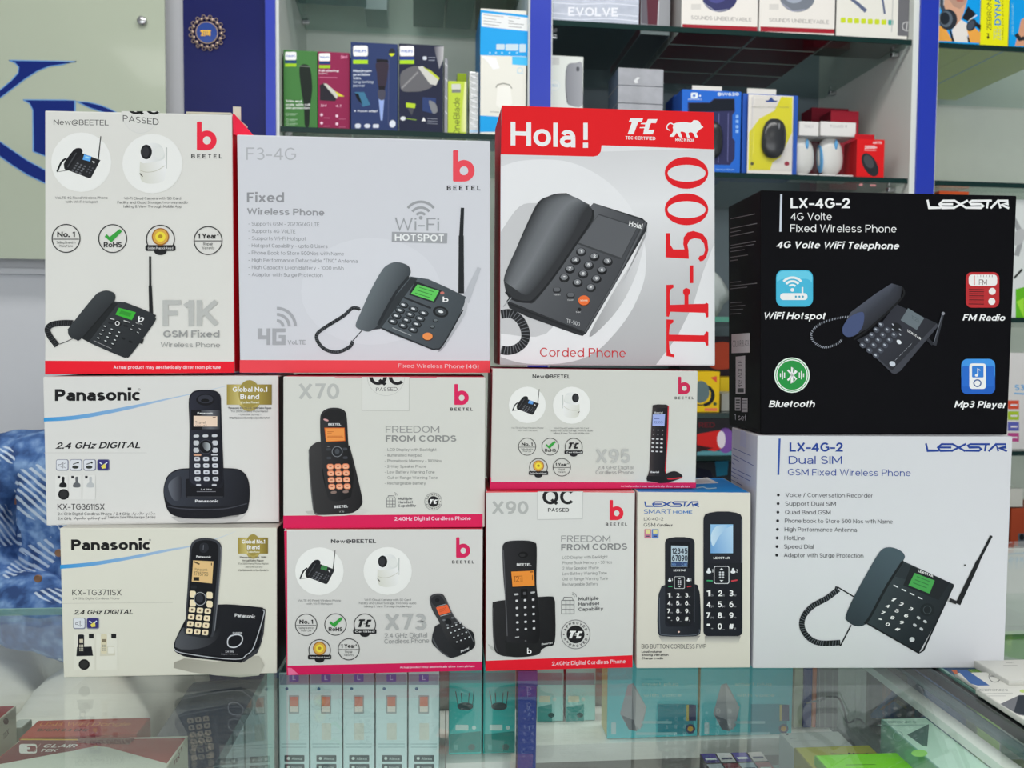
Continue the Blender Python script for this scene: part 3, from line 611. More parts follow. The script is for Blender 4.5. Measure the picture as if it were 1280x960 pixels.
a.shade([(70, 300), (72, 240), (130, 100), (200, -60), (260, -170), (330, -210+10), (400, -205), (450, -195), (500, -170), (550, -130), (565, -90), (552, -50), (460, 80), (350, 240), (240, 380), (200, 392), (150, 385), (95, 365)], (46, 48, 51), (46, 48, 51), (1, 0))
a.grad(crom([(64, 270), (80, 210), (150, 60), (260, -150), (330, -205), (410, -215)], 5, False), crom([(170, 345), (215, 335), (330, 190), (440, 20), (500, -100), (540, -150)], 5, False), [(56, 58, 61), (98, 101, 105), (112, 115, 119), (82, 85, 89), (50, 52, 55)])
a.ln([(556, -120), (545, -60), (440, 100), (330, 260), (235, 370), (190, 386), (120, 372), (75, 330)], 12, (30, 31, 34), smooth=5)
a.ln([(62, 412), (108, 362)], 5, (150, 152, 155))
for i in range(3):
    for j in range(4):
        x, y = 492+73*i-31*j, 108+27*i+48*j; a.ell(x, y+3, 28, 23, (30, 31, 33)); a.lv -= 1
        a.ell(x, y, 26, 21, (52, 54, 57)); a.ell(x-1, y-3, 20, 15, (118, 120, 124)); a.T('123456789*0#'[j*3+i], x-7, x+7, y+5, 15, (225, 226, 228), 1); a.lv -= 3
a.lv += 4
for x, y in ((358, 320), (434, 349)): a.rr(x-22, y-15, x+22, y+16, 12, (34, 35, 38)); a.rr(x-18, y-14, x+18, y+8, 9, (92, 94, 98)); a.T('flash', x-18, x+18, y+30, 8, (200, 200, 200))
a.ell(508, 380, 33, 29, (70, 36, 20)); a.ell(507, 377, 31, 27, (226, 106, 52)); a.T('SPEAKER', 487, 527, 382, 8, (250, 220, 200), 1); a.ell(482, 427, 10, 10, (24, 24, 26)); a.T('Mic', 464, 490, 446, 9, (200, 200, 200))
a.T('TF-500', 412, 484, 500, 22, (205, 206, 208), yb1=520); a.z(615, 125, 4.414); a.T('Hola!', 754, 828, 694, 30, (226, 226, 228), 1, yb1=712, it=.2)
a.part('carton'); a.done(); TF = a
# ---- glossy black carton, right, upper
K1 = mat('black_glossy_card', raw=(.005, .005, .0065), rough=.4, spec=.035, noise=.1, nscale=40, bump=.05)
a = stack('black', 'big black desk phone carton with round coloured icons, on the white carton at right', .093, K1, K1, (120, 112, 100))
WT = (226, 228, 230); a.z(950, 235, 3.879)
a.part('brand_logo', 'angular white maker lettering')
def lexstar(a, x, y, w, h, c, t):
    L = lambda P: [(x+p[0]*w, y+p[1]*h) for p in P]
    a.lns([L([(.01, 0), (.03, .88), (.17, .88)]), L([(.34, .1), (.20, .1), (.155, .5), (.185, .88), (.34, .88)]), L([(.16, .49), (.32, .49)]), L([(.33, .06), (.49, .94)]), L([(.50, .06), (.32, .94)]),
           L([(.79, .1), (.55, .1), (.52, .28), (.54, .48), (.66, .48), (.685, .68), (.66, .88), (.49, .88)]), L([(.745, .1), (.73, .95)]), L([(.775, .95), (.865, .1), (.895, .95)]), L([(.86, .1), (.985, .1), (.985, .46), (.90, .5), (1.0, .95)])], t, c)
lexstar(a, 808, 57, 400, 44, WT, 10.5); a.part('carton')
a.ln([(103, 30), (99, 212)], 10, (190, 196, 206))
a.T('LX-4G-2', 148, 436, 98, 50, WT, 1); a.T('4G Volte', 147, 348, 156, 36, WT); a.T('Fixed Wireless Phone', 147, 662, 213, 37, WT, yb1=216)
a.T('4G Volte WiFi Telephone', 76, 672, 291, 34, WT, 1, it=.22, yb1=297)
a.part('feature_icon', 'light blue wireless router icon'); a.rr(78, 398, 257, 575, 34, (60, 168, 200)); a.rr(82, 402, 253, 480, 32, (96, 190, 216)); a.rr(82, 440, 253, 571, 32, (66, 172, 204))
for r in (22, 40, 58): a.ring(157, 492, r, 11, WT, 222, 318) if r > 22 else a.ring(157, 492, r, 9, WT, 225, 315)
a.ell(157, 494, 9, 9, WT); a.rr(98, 510, 230, 543, 14, WT); a.ln([(206, 480), (206, 512)], 8, WT)
for x in (174, 191, 208): a.ell(x, 527, 5, 5, (60, 150, 180), up=False)
a.part('feature_icon', 'red radio icon'); a.rr(998, 408, 1160, 580, 28, (176, 42, 46)); a.rr(1012, 420, 1150, 474, 16, (226, 222, 220)); a.T('FM', 1062, 1100, 470, 26, (90, 60, 60)); a.ln([(1040, 424), (1040, 470)], 3, (200, 60, 60))
for x in range(1056, 1140, 14): a.ln([(x, 422), (x, 432)], 2, (90, 60, 60))
for i in range(8): a.ln([(1014-2*(i % 7 == 0), 492+i*10), (1086, 493+i*10)], 4, (88, 22, 26))
a.ell(1126, 501, 17, 17, (230, 222, 220)); a.ell(1124, 550, 17, 17, (230, 222, 220)); a.part('carton')
a.z(950, 380, 3.879)
a.T('WiFi Hotspot', 14, 312, 73, 34, WT, 1, it=.22, yb1=75); a.T('FM Radio', 982, 1186, 80, 31, WT, 1, it=.22, yb1=82); a.T('Bluetooth', 42, 263, 500, 32, WT, 1, it=.22); a.T('Mp3 Player', 942, 1188, 502, 33, WT, 1, it=.22, yb1=505)
a.part('feature_icon', 'green round bluetooth icon'); a.ell(155, 345, 86, 86, (212, 232, 214)); a.ell(155, 345, 80, 80, (34, 136, 62)); a.ring(155, 345, 74, 5, (230, 240, 230))
a.lns([[(134, 320), (176, 364), (155, 384), (155, 306), (176, 326), (134, 370)]], 8, WT)
for k, hh in ((-56, 9), (-46, 20), (-36, 13), (36, 13), (46, 20), (56, 9)): a.ln([(155+k, 345-hh), (155+k, 345+hh)], 5, WT)
a.part('feature_icon', 'blue music player icon'); a.rr(976, 266, 1140, 437, 30, (60, 140, 214)); a.rr(976, 330, 1140, 437, 28, (30, 90, 180)); a.rr(980, 300, 1136, 400, 10, (36, 100, 190)); a.rr(1015, 288, 1096, 412, 14, (226, 230, 236)); a.rr(1028, 300, 1084, 356, 5, (50, 120, 200)); a.ln([(1056, 344), (1056, 312), (1068, 322)], 5, WT); a.ell(1050, 346, 8, 6, WT); a.ell(1054, 384, 20, 19, (60, 90, 140)); a.ell(1054, 384, 14, 13, (226, 230, 236))
a.part('product_picture', 'picture of a dark desk phone with a short side antenna')
coil(a, [(460, 62), (390, 66), (300, 92), (252, 135), (258, 180), (310, 210), (370, 195), (400, 170)], 10, (30, 32, 38), (150, 155, 166), 8, 3)
a.grad([(660, 0), (560, 130), (470, 175)], [(860, 95), (770, 210), (640, 335)], [(40, 42, 50), (44, 46, 54), (36, 38, 44)]); a.poly([(470, 175), (640, 335), (656, 340), (680, 325), (866, 105), (856, 95), (640, 322)], (58, 60, 68))
a.grad([(638, -100), (560, -50), (440, 40), (402, 110)], [(690, -85), (680, -20), (520, 120), (450, 160)], [(70, 74, 86), (50, 53, 62), (34, 36, 42)]); a.sm([(402, 110), (440, 60), (500, 40), (500, 100), (470, 145), (430, 160), (404, 145)], (64, 76, 112))
a.ln([(690, -80), (688, -30), (540, 110), (455, 172)], 10, (16, 17, 20), smooth=4)
a.poly([(718, 20), (796, 68), (760, 126), (682, 78)], (96, 106, 112)); a.T('11:25', 735, 772, 70, 18, (70, 80, 84), yb1=92); a.T('LEXSTAR', 716, 780, 134, 12, (235, 235, 240), 1, yb1=176)
a.keys((586, 100), (32, 25), (-22, 25), 3, 5, (.72, .72), (66, 70, 80), .5); a.keys((584, 98), (32, 25), (-22, 25), 3, 5, (.32, .24), (165, 170, 180), .5)
a.ell(662, 112, 26, 20, (24, 26, 30), .5); a.keys((645, 100), (34, 24), (0, 24), 2, 2, (.3, .3), (170, 175, 185), .5); a.ell(674, 184, 13, 9, (210, 214, 220), .7)
a.keys((728, 200), (28, -34), (-22, 22), 1, 4, (.4, .5), (190, 195, 204), .5); a.ell(642, 290, 15, 12, (190, 196, 206), .5)
a.ln([(838, 196), (812, 170)], 16, (36, 38, 44)); a.ln([(846, 200), (888, 44)], 18, (44, 46, 52), 12); a.ell(888, 46, 8, 8, (130, 132, 140)); a.ln([(842, 190), (884, 50)], 3, (104, 108, 118))
a.part('carton'); a.done(); BLACK = a
# its left side: small print, stickers
def side_art(B):
    n = (B.cor[0]-B.cor[3]).cross(B.n).normalized()
    if n.x > 0: n = -n
    s = Art(B.root, B.cor[3], n); s.b = {}; s.order = []; return s
e = side_art(BLACK); e.z(840, 200, 2.2857); e.part('side_lettering', 'small pale text and stickers on the side')
for i, yy in enumerate([168, 196, 207, 218, 244, 252, 262, 278, 288, 350, 360, 368, 408, 418, 428, 440]): e.ln([(167, yy), (167+[70, 76, 30, 66, 72, 68, 40, 50, 22, 30, 76, 48, 34, 42, 36, 30][i], yy-[14, 15, 6, 13, 12, 11, 6, 7, 3, 3, 8, 5, 2, 3, 2, 2][i])], 2.0, (120, 120, 124))
e.part('sticker', 'white colour name sticker'); e.poly([(170, 498), (222, 494), (222, 550), (170, 552)], (205, 203, 205)); e.T('COLOUR BLACK', 173, 220, 534, 18, (96, 96, 100), yb1=532)
e.part('sticker', 'tall white label of printed marks'); e.poly([(182, 562), (209, 559), (209, 667), (182, 668)], (196, 194, 196)); e.T('4G VOLTE', 188, 188.3, 650, 14, (60, 60, 64), upv=(12, 0), yb1=572) ; e.rect(187, 652, 205, 664, (60, 60, 64))
e.part('sticker', 'pair of small handling marks'); e.rect(180, 678, 196, 716, (180, 178, 180)); e.rect(199, 680, 216, 720, (176, 174, 176))
for yy in (684, 692, 700, 708): e.rect(182, yy, 194, yy+4, (60, 60, 64)); e.rect(201, yy+2, 214, yy+4, (80, 80, 84))
e.part('side_lettering'); e.T('1 set', 178, 212, 742, 17, (190, 190, 194), yb1=745); e.build()
# ---- white carton, right, lower
BD = (200, 201, 205)
a = stack('white', 'big white desk phone carton with blue lettering under the black carton', .085, BD, (192, 194, 206), BD)
BL = (32, 62, 140); a.z(930, 540, 3.657)
a.part('brand_logo', 'angular blue maker lettering'); lexstar(a, 828, 52, 374, 38, BL, 9); a.part('carton')
a.ln([(163, 30), (157, 196)], 9, (48, 80, 155)); a.T('LX-4G-2', 208, 452, 90, 42, BL, 1); a.T('Dual SIM', 204, 448, 146, 36, BL); a.T('GSM Fixed Wireless Phone', 201, 762, 198, 30, BL, yb1=202)
for i, (t, x1) in enumerate([('Voice / Conversation Recorder', 588), ('Support Dual SIM', 420), ('Quad Band GSM', 396), ('Phone book to Store 500 Nos with Name', 680), ('High Performance Antenna', 516), ('HotLine', 278), ('Speed Dial', 318), ('Adaptor with Surge Protection', 546)]):
    y = 297+i*39.3; a.ell(157-i, y-9, 6.5, 6.5, (30, 30, 34)); a.T(t, 190-i, x1, y, 19, (52, 52, 58), yb1=y+(x1-190)*.008)
a.z(930, 660, 3.657); a.part('product_picture', 'large picture of a black desk phone with slanted antenna')
a.ln([(428, 270), (505, 316)], 6, (24, 27, 30)); a.ln([(490, 444), (440, 540)], 6, (24, 27, 30)); a.ln([(425, 268), (420, 288)], 14, (24, 27, 30))
coil(a, [(432, 280), (380, 320), (310, 360), (270, 410), (268, 460), (300, 505), (350, 526), (440, 524)], 25, (22, 25, 28), (92, 98, 104), 9, 2.5)
a.ln([(925, 322), (965, 340)], 20, (150, 150, 150)); a.ln([(940, 328), (972, 342)], 16, (36, 38, 40))
a.ln([(978, 348), (1072, 150)], 24, (26, 28, 30), 18); a.ln([(1070, 155), (1128, 42)], 13, (26, 28, 30), 12); a.ell(1129, 40, 7, 6, (40, 42, 44))
a.grad([(725, 150), (640, 300), (560, 436)], [(960, 258), (890, 410), (798, 574)], [(48, 58, 62), (42, 50, 54), (34, 42, 46), (30, 36, 40)]); a.ln([(562, 436), (800, 572), (820, 560), (958, 262)], 7, (24, 28, 31))
a.shade([(466, 400), (500, 320), (560, 210), (620, 110), (660, 88), (705, 98), (732, 120), (728, 150), (660, 250), (590, 380), (555, 440), (510, 448), (472, 425)], (44, 54, 60), (68, 84, 92), (.5, -.9))
a.ln([(728, 150), (655, 262), (580, 400), (552, 438)], 12, (22, 27, 30), smooth=4)
a.poly([(730, 160), (780, 180), (750, 238), (690, 222)], (38, 46, 50)); a.poly([(764, 172), (940, 250), (890, 330), (728, 262)], (26, 31, 34)); a.poly([(780, 205), (872, 240), (848, 300), (752, 262)], (66, 150, 74)); a.T('LEXSTAR', 796, 864, 200, 11, (228, 230, 232), 1, yb1=226)
for k in (0, 14, 28): a.ln([(790-k*.6, 222+k), (852-k*.6, 246+k)], 4, (48, 112, 58))
a.keys((694, 266), (37, 18), (0, 10), 4, 1, (.6, .6), (205, 210, 212), .5)
for i in range(3):
    for j in range(4): a.T(['1', '2', '3', '4', '5', '6', '7', '8', '9', '*', '0', '#'][j*3+i], 664+43*i-21*j, 682+43*i-21*j, 330+22*i+31*j, 16, (226, 228, 230), 1, it=.3, yb1=335+22*i+31*j, up=False)
a.ell(838, 374, 33, 30, (26, 32, 35)); a.ring(838, 374, 18, 3, (58, 68, 72)); a.keys((798, 410), (-17, 34), (30, 18), 2, 2, (.3, .5), (180, 184, 186), .5); a.ell(768, 510, 12, 11, (190, 194, 196)); a.ell(1010, 170, 4, 4, (60, 60, 60))
a.part('carton'); a.done(); WHITE = a
e = side_art(WHITE); e.z(860, 440, 5.3333); e.part('side_lettering', 'small blue text on the side')
for i, (x0, y0, x1, y1) in enumerate([(300, 640, 418, 692), (298, 684, 438, 758), (296, 706, 340, 730), (294, 738, 310, 752), (294, 772, 420, 832), (290, 796, 414, 860), (286, 820, 334, 846), (286, 850, 362, 890)]): e.ln([(x0, y0), (x1, y1)], 4, (70, 90, 150))
e.poly([(350, 520), (388, 534), (384, 640), (346, 622)], (186, 190, 212)); e.build()
# ---- upper cream cordless carton, left column
BD = (206, 205, 202)
def pan_common(a, sw, dark=(20, 20, 22)):
    a.T('Panasonic', sw[0], sw[1], sw[2], sw[3], dark, 1)
def sash(a, A, B):
    a.part('colour_band', 'thin blue curved ribbon'); a.grad(crom(A, 5, False), crom(B, 5, False), [(60, 150, 205), (110, 165, 215)]); a.part('carton')
def fade_sash(a, top, bot, c0, c1):
    a.part('colour_band', 'thin curved ribbon fading from blue to white'); a.up(); T_, B_ = crom(top, 6, False), crom(bot, 6, False); n = len(T_); l0, l1 = lin(c0), lin(c1)
    pts = T_+B_; cc = [tuple(l0[j]+(l1[j]-l0[j])*min(1, i/(n-1))**1.0 for j in range(3)) for i in range(n)]
    a.add(pts, [(i, i+1, n+i+1, n+i) for i in range(n-1)], cc+cc); a.part('carton')
def gold_seal(a, x0, y0, x1, y1):
    a.part('gold_seal', 'small gold ribbon seal'); w, h = x1-x0, y1-y0; cx = (x0+x1)/2
    a.ell(cx, (y0+y1)/2+h*.1, w*.27, h*.62, (168, 152, 84)); a.grad([(x0, y0+h*.12), (x0, y1-h*.05)], [(x1, y0+h*.12), (x1, y1-h*.05)], [(150, 132, 60), (196, 182, 116), (158, 140, 66), (120, 104, 44)])
    a.ell(cx, (y0+y1)/2, w*.24, h*.56, (150, 134, 66)); a.T('Global No.1', x0+w*.13, x1-w*.1, y0+h*.42, h*.2, (238, 236, 226), 1); a.T('Brand', x0+w*.3, x1-w*.28, y0+h*.72, h*.21, (238, 236, 226), 1); a.T('(Cordless Phones)', x0+w*.31, x1-w*.28, y0+h*.9, h*.09, (230, 226, 206), 1); a.part('carton')
def icon(a, x0, y0, x1, y1, kind):
    w = x1-x0; a.part('feature_icon', 'tiny square feature icon'); a.rr(x0, y0, x1, y1, w*.16, (120, 122, 140)); a.rr(x0+w*.04, y0+w*.04, x1-w*.08, y1-w*.08, w*.14, (206, 208, 214) if kind != 'night' else (52, 48, 110))
    if kind == 'spk': a.lns([[(x0+.2*w, y0+.42*w), (x0+.36*w, y0+.42*w), (x0+.56*w, y0+.24*w), (x0+.56*w, y0+.72*w), (x0+.36*w, y0+.54*w), (x0+.2*w, y0+.54*w), (x0+.2*w, y0+.42*w)], [(x0+.64*w, y0+.36*w), (x0+.74*w, y0+.3*w)], [(x0+.64*w, y0+.6*w), (x0+.74*w, y0+.68*w)]], w*.035, (50, 52, 60))
    elif kind == 'night': a.poly([(x0+.3*w, y0+.55*w), (x0+.65*w, y0+.3*w), (x0+.7*w, y0+.7*w), (x0+.4*w, y0+.75*w)], (214, 200, 90)); a.ln([(x0+.2*w, y0+.25*w), (x0+.4*w, y0+.4*w)], w*.09, (200, 205, 225)); a.ln([(x0+.8*w, y0+.25*w), (x0+.62*w, y0+.4*w)], w*.09, (200, 205, 225))
    else: a.ell(x0+.45*w, y0+.62*w, .26*w, .13*w, (50, 54, 50)); a.ln([(x0+.25*w, y0+.4*w), (x0+.7*w, y0+.24*w)], w*.08, (90, 94, 96)); a.ell(x0+.66*w, y0+.26*w, .08*w, .08*w, (30, 30, 30))
    a.part('carton')
a = stack('pan1', 'cream cordless phone carton, upper of the two in the left column', .085, BD, (34, 34, 40), (196, 196, 196))
a.z(50, 465, 4.197)
fade_sash(a, [(20, 240), (200, 226), (450, 182), (650, 142), (800, 112), (990, 70), (1010, 66)], [(20, 260), (200, 248), (450, 200), (650, 150), (800, 116), (990, 72), (1010, 67)], (46, 140, 200), (200, 203, 208))
a.poly([(1010, 22), (1250, 22), (1250, 140), (990, 140), (985, 62)], (200, 199, 196)) if False else None
a.part('brand_logo', 'bold black maker lettering'); a.T('Panasonic', 78, 525, 152, 62, (20, 20, 22), 2, yb1=150); a.ring(521, 92, 5, 1.5, (60, 60, 60)); a.part('carton')
a.T('2.4 GHz DIGITAL', 78, 524, 403, 34, (30, 30, 34), 1, it=.25, yb1=400); a.ln([(20, 424), (560, 424)], 1.5, (176, 175, 172))
for i, k in enumerate(['spk', 'x', 'x', 'night']): icon(a, 84+72*i, 458, 150+72*i, 518, k)
for i, c in enumerate([(24, 25, 28), (92, 94, 98), (176, 178, 180)]):
    x = 96+72*i; a.rect(x-16, 540, x+50, 668, (211, 210, 207)); a.rect(x-4, 545, x+10, 558, (40, 40, 44)); a.sm([(x+6, 604), (x+8, 585), (x+18, 578), (x+18, 552), (x+32, 552), (x+32, 578), (x+42, 586), (x+42, 604)], c, 3)
a.ell(124, 642, 29, 28, (26, 26, 28)); a.ell(124, 642, 20, 19, (40, 40, 42))
a.T('KX-TG3611SX', 92, 338, 722, 30, (36, 36, 40), 0); a.T('2.4 GHz Digital Cordless Phone / 2.4 GHz', 92, 470, 751, 14, (66, 66, 70)); a.T('2.4 GHz', 92, 166, 776, 14, (66, 66, 70)); a.T('/ Telefone Sans Fil Numerique 2.4 GHz', 344, 606, 768, 13, (66, 66, 70), yb1=768)
def squiggle(x0, x1, y):   # right-to-left script line, as connected low strokes
    x = x0; i = 0; a.up()
    while x < x1:
        a.ln([(x, y), (x+5, y+2), (x+9, y-1), (x+11, y-9 if i % 3 == 0 else y-4)], 2.2, (74, 74, 78)); a.lv -= 1
        if i % 2: a.ell(x+6, y+(6 if i % 4 == 1 else -10), 1.8, 1.8, (74, 74, 78)); a.lv -= 1
        x += 13; i += 1
        if i % 5 == 0: x += 8
    a.up()
squiggle(480, 600, 745); squiggle(176, 336, 770)
gold_seal(a, 980, 50, 1216, 178)
for i, (t, x0, x1) in enumerate([('*Panasonic KX-TG Ltd., 2010 Sales Figure', 986, 1214), ('*For 2009 Cordless Phone Market', 1002, 1196), ('- Unit/GfK Survey -', 1042, 1160), ('http://panasonic.net/pcc/products/tel', 994, 1202)]): a.T(t, x0, x1, 194+17*i, 10, (76, 76, 80), i in (0, 3))
a.part('product_picture', 'picture of a black cordless phone standing in an oval charging base')
a.shade([(690, 760), (760, 770), (1000, 770), (1060, 740), (1075, 752), (1000, 790), (760, 790)], (176, 175, 174), (186, 185, 183), (1, 0), 4)
Kx = (14, 15, 22)
a.sm([(648, 640), (652, 590), (670, 545), (710, 515), (780, 505), (1000, 505), (1060, 520), (1090, 560), (1100, 620), (1096, 690), (1076, 740), (1000, 755), (900, 768), (780, 768), (700, 752), (665, 715)], (20, 21, 28))
a.shade([(650, 640), (656, 588), (676, 545), (715, 520), (790, 510), (1000, 510), (1052, 525), (1080, 560), (1092, 620), (1090, 680), (1050, 695), (900, 706), (740, 704), (680, 690)], (52, 56, 66), (18, 19, 26), (1, .3), 5)
a.shade([(672, 600), (700, 560), (740, 550), (740, 660), (700, 670)], (96, 100, 110), (30, 31, 40), (1, 0), 4)
a.ln([(668, 704), (760, 718), (960, 718), (1086, 690)], 5, (60, 62, 70), smooth=6); a.rr(764, 560, 966, 660, 10, (14, 15, 22)); a.ln([(772, 655), (960, 655)], 2, (80, 82, 90))
a.T('Panasonic', 814, 936, 684, 14, (220, 220, 226), 1)
a.sm([(786, 590), (782, 500), (784, 300), (780, 160), (790, 118), (815, 98), (870, 93), (922, 100), (946, 125), (950, 180), (954, 300), (962, 500), (958, 600), (900, 605), (830, 603)], (20, 21, 30)); a.shade([(792, 580), (788, 480), (790, 300), (786, 170), (796, 122), (820, 106), (870, 100), (918, 106), (938, 128), (942, 180), (946, 300), (952, 480), (948, 585), (870, 596)], (38, 40, 52), (14, 15, 24), (1, 0), 4)
a.ell(868, 146, 49, 30, (12, 12, 18)); a.ell(868, 142, 40, 22, (44, 46, 56)); a.ell(866, 150, 22, 10, (8, 8, 12)); a.poly([(792, 198), (947, 198), (945, 300), (794, 305)], (12, 12, 18)); a.grad([(845, 200), (850, 300)], [(945, 200), (944, 300)], [(56, 58, 64), (96, 98, 104), (40, 42, 48)])
a.T('Panasonic', 826, 908, 221, 10, (225, 225, 230), 1); a.poly([(806, 230), (930, 232), (930, 286), (806, 286)], (222, 198, 178)); a.T('Travel', 814, 868, 272, 15, (120, 96, 84)); a.T('012345', 816, 876, 284, 8, (120, 96, 84)); a.rect(906, 236, 922, 242, (110, 90, 80))
a.keys((820, 336), (48, -1), (0, 20), 3, 1, (.6, .7), (188, 190, 196), .4); a.keys((820, 372), (98, 0), (0, 38), 2, 2, (.3, .66), (184, 186, 192), .4); a.ell(870, 392, 40, 37, (12, 12, 18)); a.ring(870, 392, 36, 3, (62, 64, 74)); a.shade([(850, 380), (870, 368), (892, 380), (892, 405), (872, 414)], (30, 31, 40), (170, 176, 180), (1, 0), 3)
a.rr(806, 430, 846, 440, 3, (196, 150, 124)); a.rr(898, 430, 932, 438, 3, (186, 188, 194))
a.keys((824, 456), (47, 0), (1, 35), 3, 4, (.66, .62), (192, 194, 202), .35); a.keys((824, 456), (47, 0), (1, 35), 3, 4, (.3, .2), (110, 112, 122), .3); a.keys((832, 593), (82, 0), (0, 20), 2, 1, (.3, .5), (184, 186, 194), .35); a.T('2.4 GHz', 842, 902, 620, 8, (190, 190, 196), 1); a.rect(822, 626, 922, 629, (120, 120, 128))
a.part('carton'); a.done()
# ---- lower cream cordless carton
BD = (206, 204, 192)
a = stack('pan2', 'cream cordless phone carton, lower of the two in the left column', .085, BD, (22, 22, 26), (200, 198, 190))
a.z(70, 655, 4.491)
fade_sash(a, [(23, 230), (200, 214), (420, 180), (620, 142), (748, 122), (900, 80), (1010, 40)], [(23, 252), (200, 236), (420, 198), (620, 156), (748, 130), (900, 86), (1010, 42)], (40, 138, 200), (200, 203, 204))
a.part('brand_logo', 'bold black maker lettering'); a.T('Panasonic', 85, 528, 147, 60, (22, 22, 22), 2, yb1=145); a.ring(527, 90, 5, 1.5, (60, 60, 60)); a.part('carton')
a.T('KX-TG3711SX', 91, 368, 400, 32, (38, 38, 40)); a.T('2.4 GHz Digital Cordless Phone', 93, 356, 424, 12, (100, 100, 98)); a.ln([(30, 446), (655, 441)], 1.5, (172, 170, 160)); a.T('2.4 GHz DIGITAL', 96, 430, 508, 26, (36, 36, 38), 1, it=.25, yb1=506)
icon(a, 96, 526, 166, 590, 'spk'); icon(a, 172, 526, 243, 590, 'night')
a.rect(100, 615, 218, 822, (211, 209, 198)); a.rect(226, 615, 345, 822, (211, 209, 198)); a.rect(184, 616, 212, 642, (30, 30, 32)); a.rect(310, 616, 338, 642, (30, 30, 32))
a.poly([(118, 690), (200, 688), (208, 740), (114, 742)], (24, 25, 30)); a.rr(124, 620, 158, 728, 8, (28, 29, 34)); a.rect(132, 646, 152, 668, (200, 190, 170)); a.keys((134, 680), (8, 0), (0, 10), 3, 4, (.7, .6), (190, 184, 170))
a.poly([(250, 690), (326, 686), (332, 738), (246, 742)], (196, 192, 176)); a.rr(252, 618, 286, 728, 8, (204, 196, 170)); a.rect(258, 646, 280, 664, (120, 110, 90)); a.keys((262, 680), (8, 0), (0, 10), 3, 4, (.7, .6), (150, 146, 130)); a.rr(292, 690, 326, 726, 4, (214, 212, 202))
a.ell(158, 789, 31, 30, (26, 26, 26)); a.ell(158, 789, 22, 21, (44, 44, 44))
gold_seal(a, 1022, 64, 1190, 172)
for i, (t, x0, x1) in enumerate([('*Panasonic / GfK, 2010', 1030, 1180), ('Actual Sales Figure', 1046, 1166), ('*For 2009 Home Phone Market', 1022, 1192), ('- Unit/GfK Survey -', 1054, 1162), ('http://panasonic.net/pcc/products', 1022, 1192)]): a.T(t, x0, x1, 192+18*i, 10, (90, 88, 82), i in (0, 1, 4))
a.part('product_picture', 'picture of a black cordless phone leaning in a slanted square base')
a.shade([(720, 755), (900, 775), (1140, 740), (1140, 850), (900, 850), (660, 808)], (150, 147, 136), (184, 182, 170), (.5, 1), 2)
a.sm([(662, 690), (670, 650), (722, 545), (760, 500), (915, 452), (1130, 466), (1165, 475), (1175, 500), (1145, 690), (1050, 770), (1010, 776), (760, 750), (700, 735), (665, 712)], (16, 17, 22)); a.ln([(664, 700), (700, 722), (900, 752), (1030, 758), (1068, 735), (1110, 690), (1166, 510), (1160, 482)], 5, (176, 178, 184), smooth=5)
a.shade([(675, 690), (730, 555), (760, 505), (915, 456), (1120, 470), (1156, 484), (1155, 515), (1095, 680), (1050, 735), (1010, 745), (880, 738), (720, 715)], (30, 31, 36), (20, 21, 27), (1, 0), 3); a.shade([(668, 690), (715, 580), (725, 620), (860, 640), (900, 600), (935, 560), (900, 650), (800, 700)], (80, 82, 88), (24, 25, 30), (1, 0), 3)
a.poly([(1050, 765), (1140, 690), (1175, 500), (1165, 620), (1140, 700), (1130, 725), (1050, 778)], (52, 53, 58))
a.T('Panasonic', 1004, 1118, 521, 19, (220, 220, 222), 1, yb1=530); a.T('2 MODE', 990, 1046, 616, 9, (200, 200, 204), 1); a.sm([(960, 660), (975, 628), (1020, 618), (1048, 632), (1044, 668), (1010, 694), (970, 690)], (196, 198, 204)); a.sm([(966, 660), (980, 634), (1018, 624), (1042, 636), (1038, 666), (1008, 688), (974, 684)], (20, 21, 26))
a.T('2.4 GHz', 950, 1000, 721, 11, (190, 190, 196), 1); a.T('Digital Cordless', 928, 1020, 733, 6, (170, 170, 176))
a.sm([(734, 612), (728, 520), (740, 330), (748, 180), (756, 120), (780, 90), (830, 78), (890, 86), (922, 110), (930, 160), (918, 330), (900, 500), (885, 620), (860, 632), (780, 620)], (56, 58, 64)); a.sm([(740, 612), (738, 500), (750, 330), (758, 180), (766, 128), (788, 100), (835, 90), (882, 96), (908, 118), (912, 170), (900, 330), (885, 480), (872, 620), (840, 628), (780, 618)], (16, 17, 22)); a.ln([(924, 130), (926, 190), (905, 450), (890, 600)], 5, (110, 112, 118), smooth=4)
a.sm([(806, 130), (812, 112), (832, 106), (852, 114), (856, 140), (838, 160), (812, 156)], (34, 36, 42)); a.ln([(828, 118), (826, 146)], 3, (100, 104, 112)); a.T('Panasonic', 788, 870, 188, 11, (225, 225, 228), 1, yb1=191)
a.poly([(770, 204), (884, 210), (876, 334), (762, 322)], (212, 178, 124)); a.ln([(776, 212), (806, 226)], 8, (80, 64, 40)); a.T('Panasonic', 780, 850, 262, 15, (84, 66, 42), yb1=264); a.T('1735790', 776, 854, 288, 22, (70, 54, 34), yb1=293); a.rect(772, 298, 804, 318, (30, 26, 20)); a.rect(870, 218, 876, 232, (90, 72, 46)); a.rr(758, 344, 790, 362, 6, (30, 31, 36))
a.keys((768, 394), (94, 6), (0, 50), 2, 2, (.36, .75), (232, 208, 176), .35); a.ell(809, 420, 35, 38, (150, 152, 156)); a.ell(809, 420, 31, 34, (18, 19, 24)); a.ell(806, 418, 20, 24, (46, 48, 56))
a.keys((764, 481), (44, 4), (-5, 40), 3, 4, (.8, .74), (232, 208, 176), .3); a.keys((764, 481), (44, 4), (-5, 40), 3, 4, (.26, .3), (110, 90, 70), .3)
a.part('carton'); a.done()
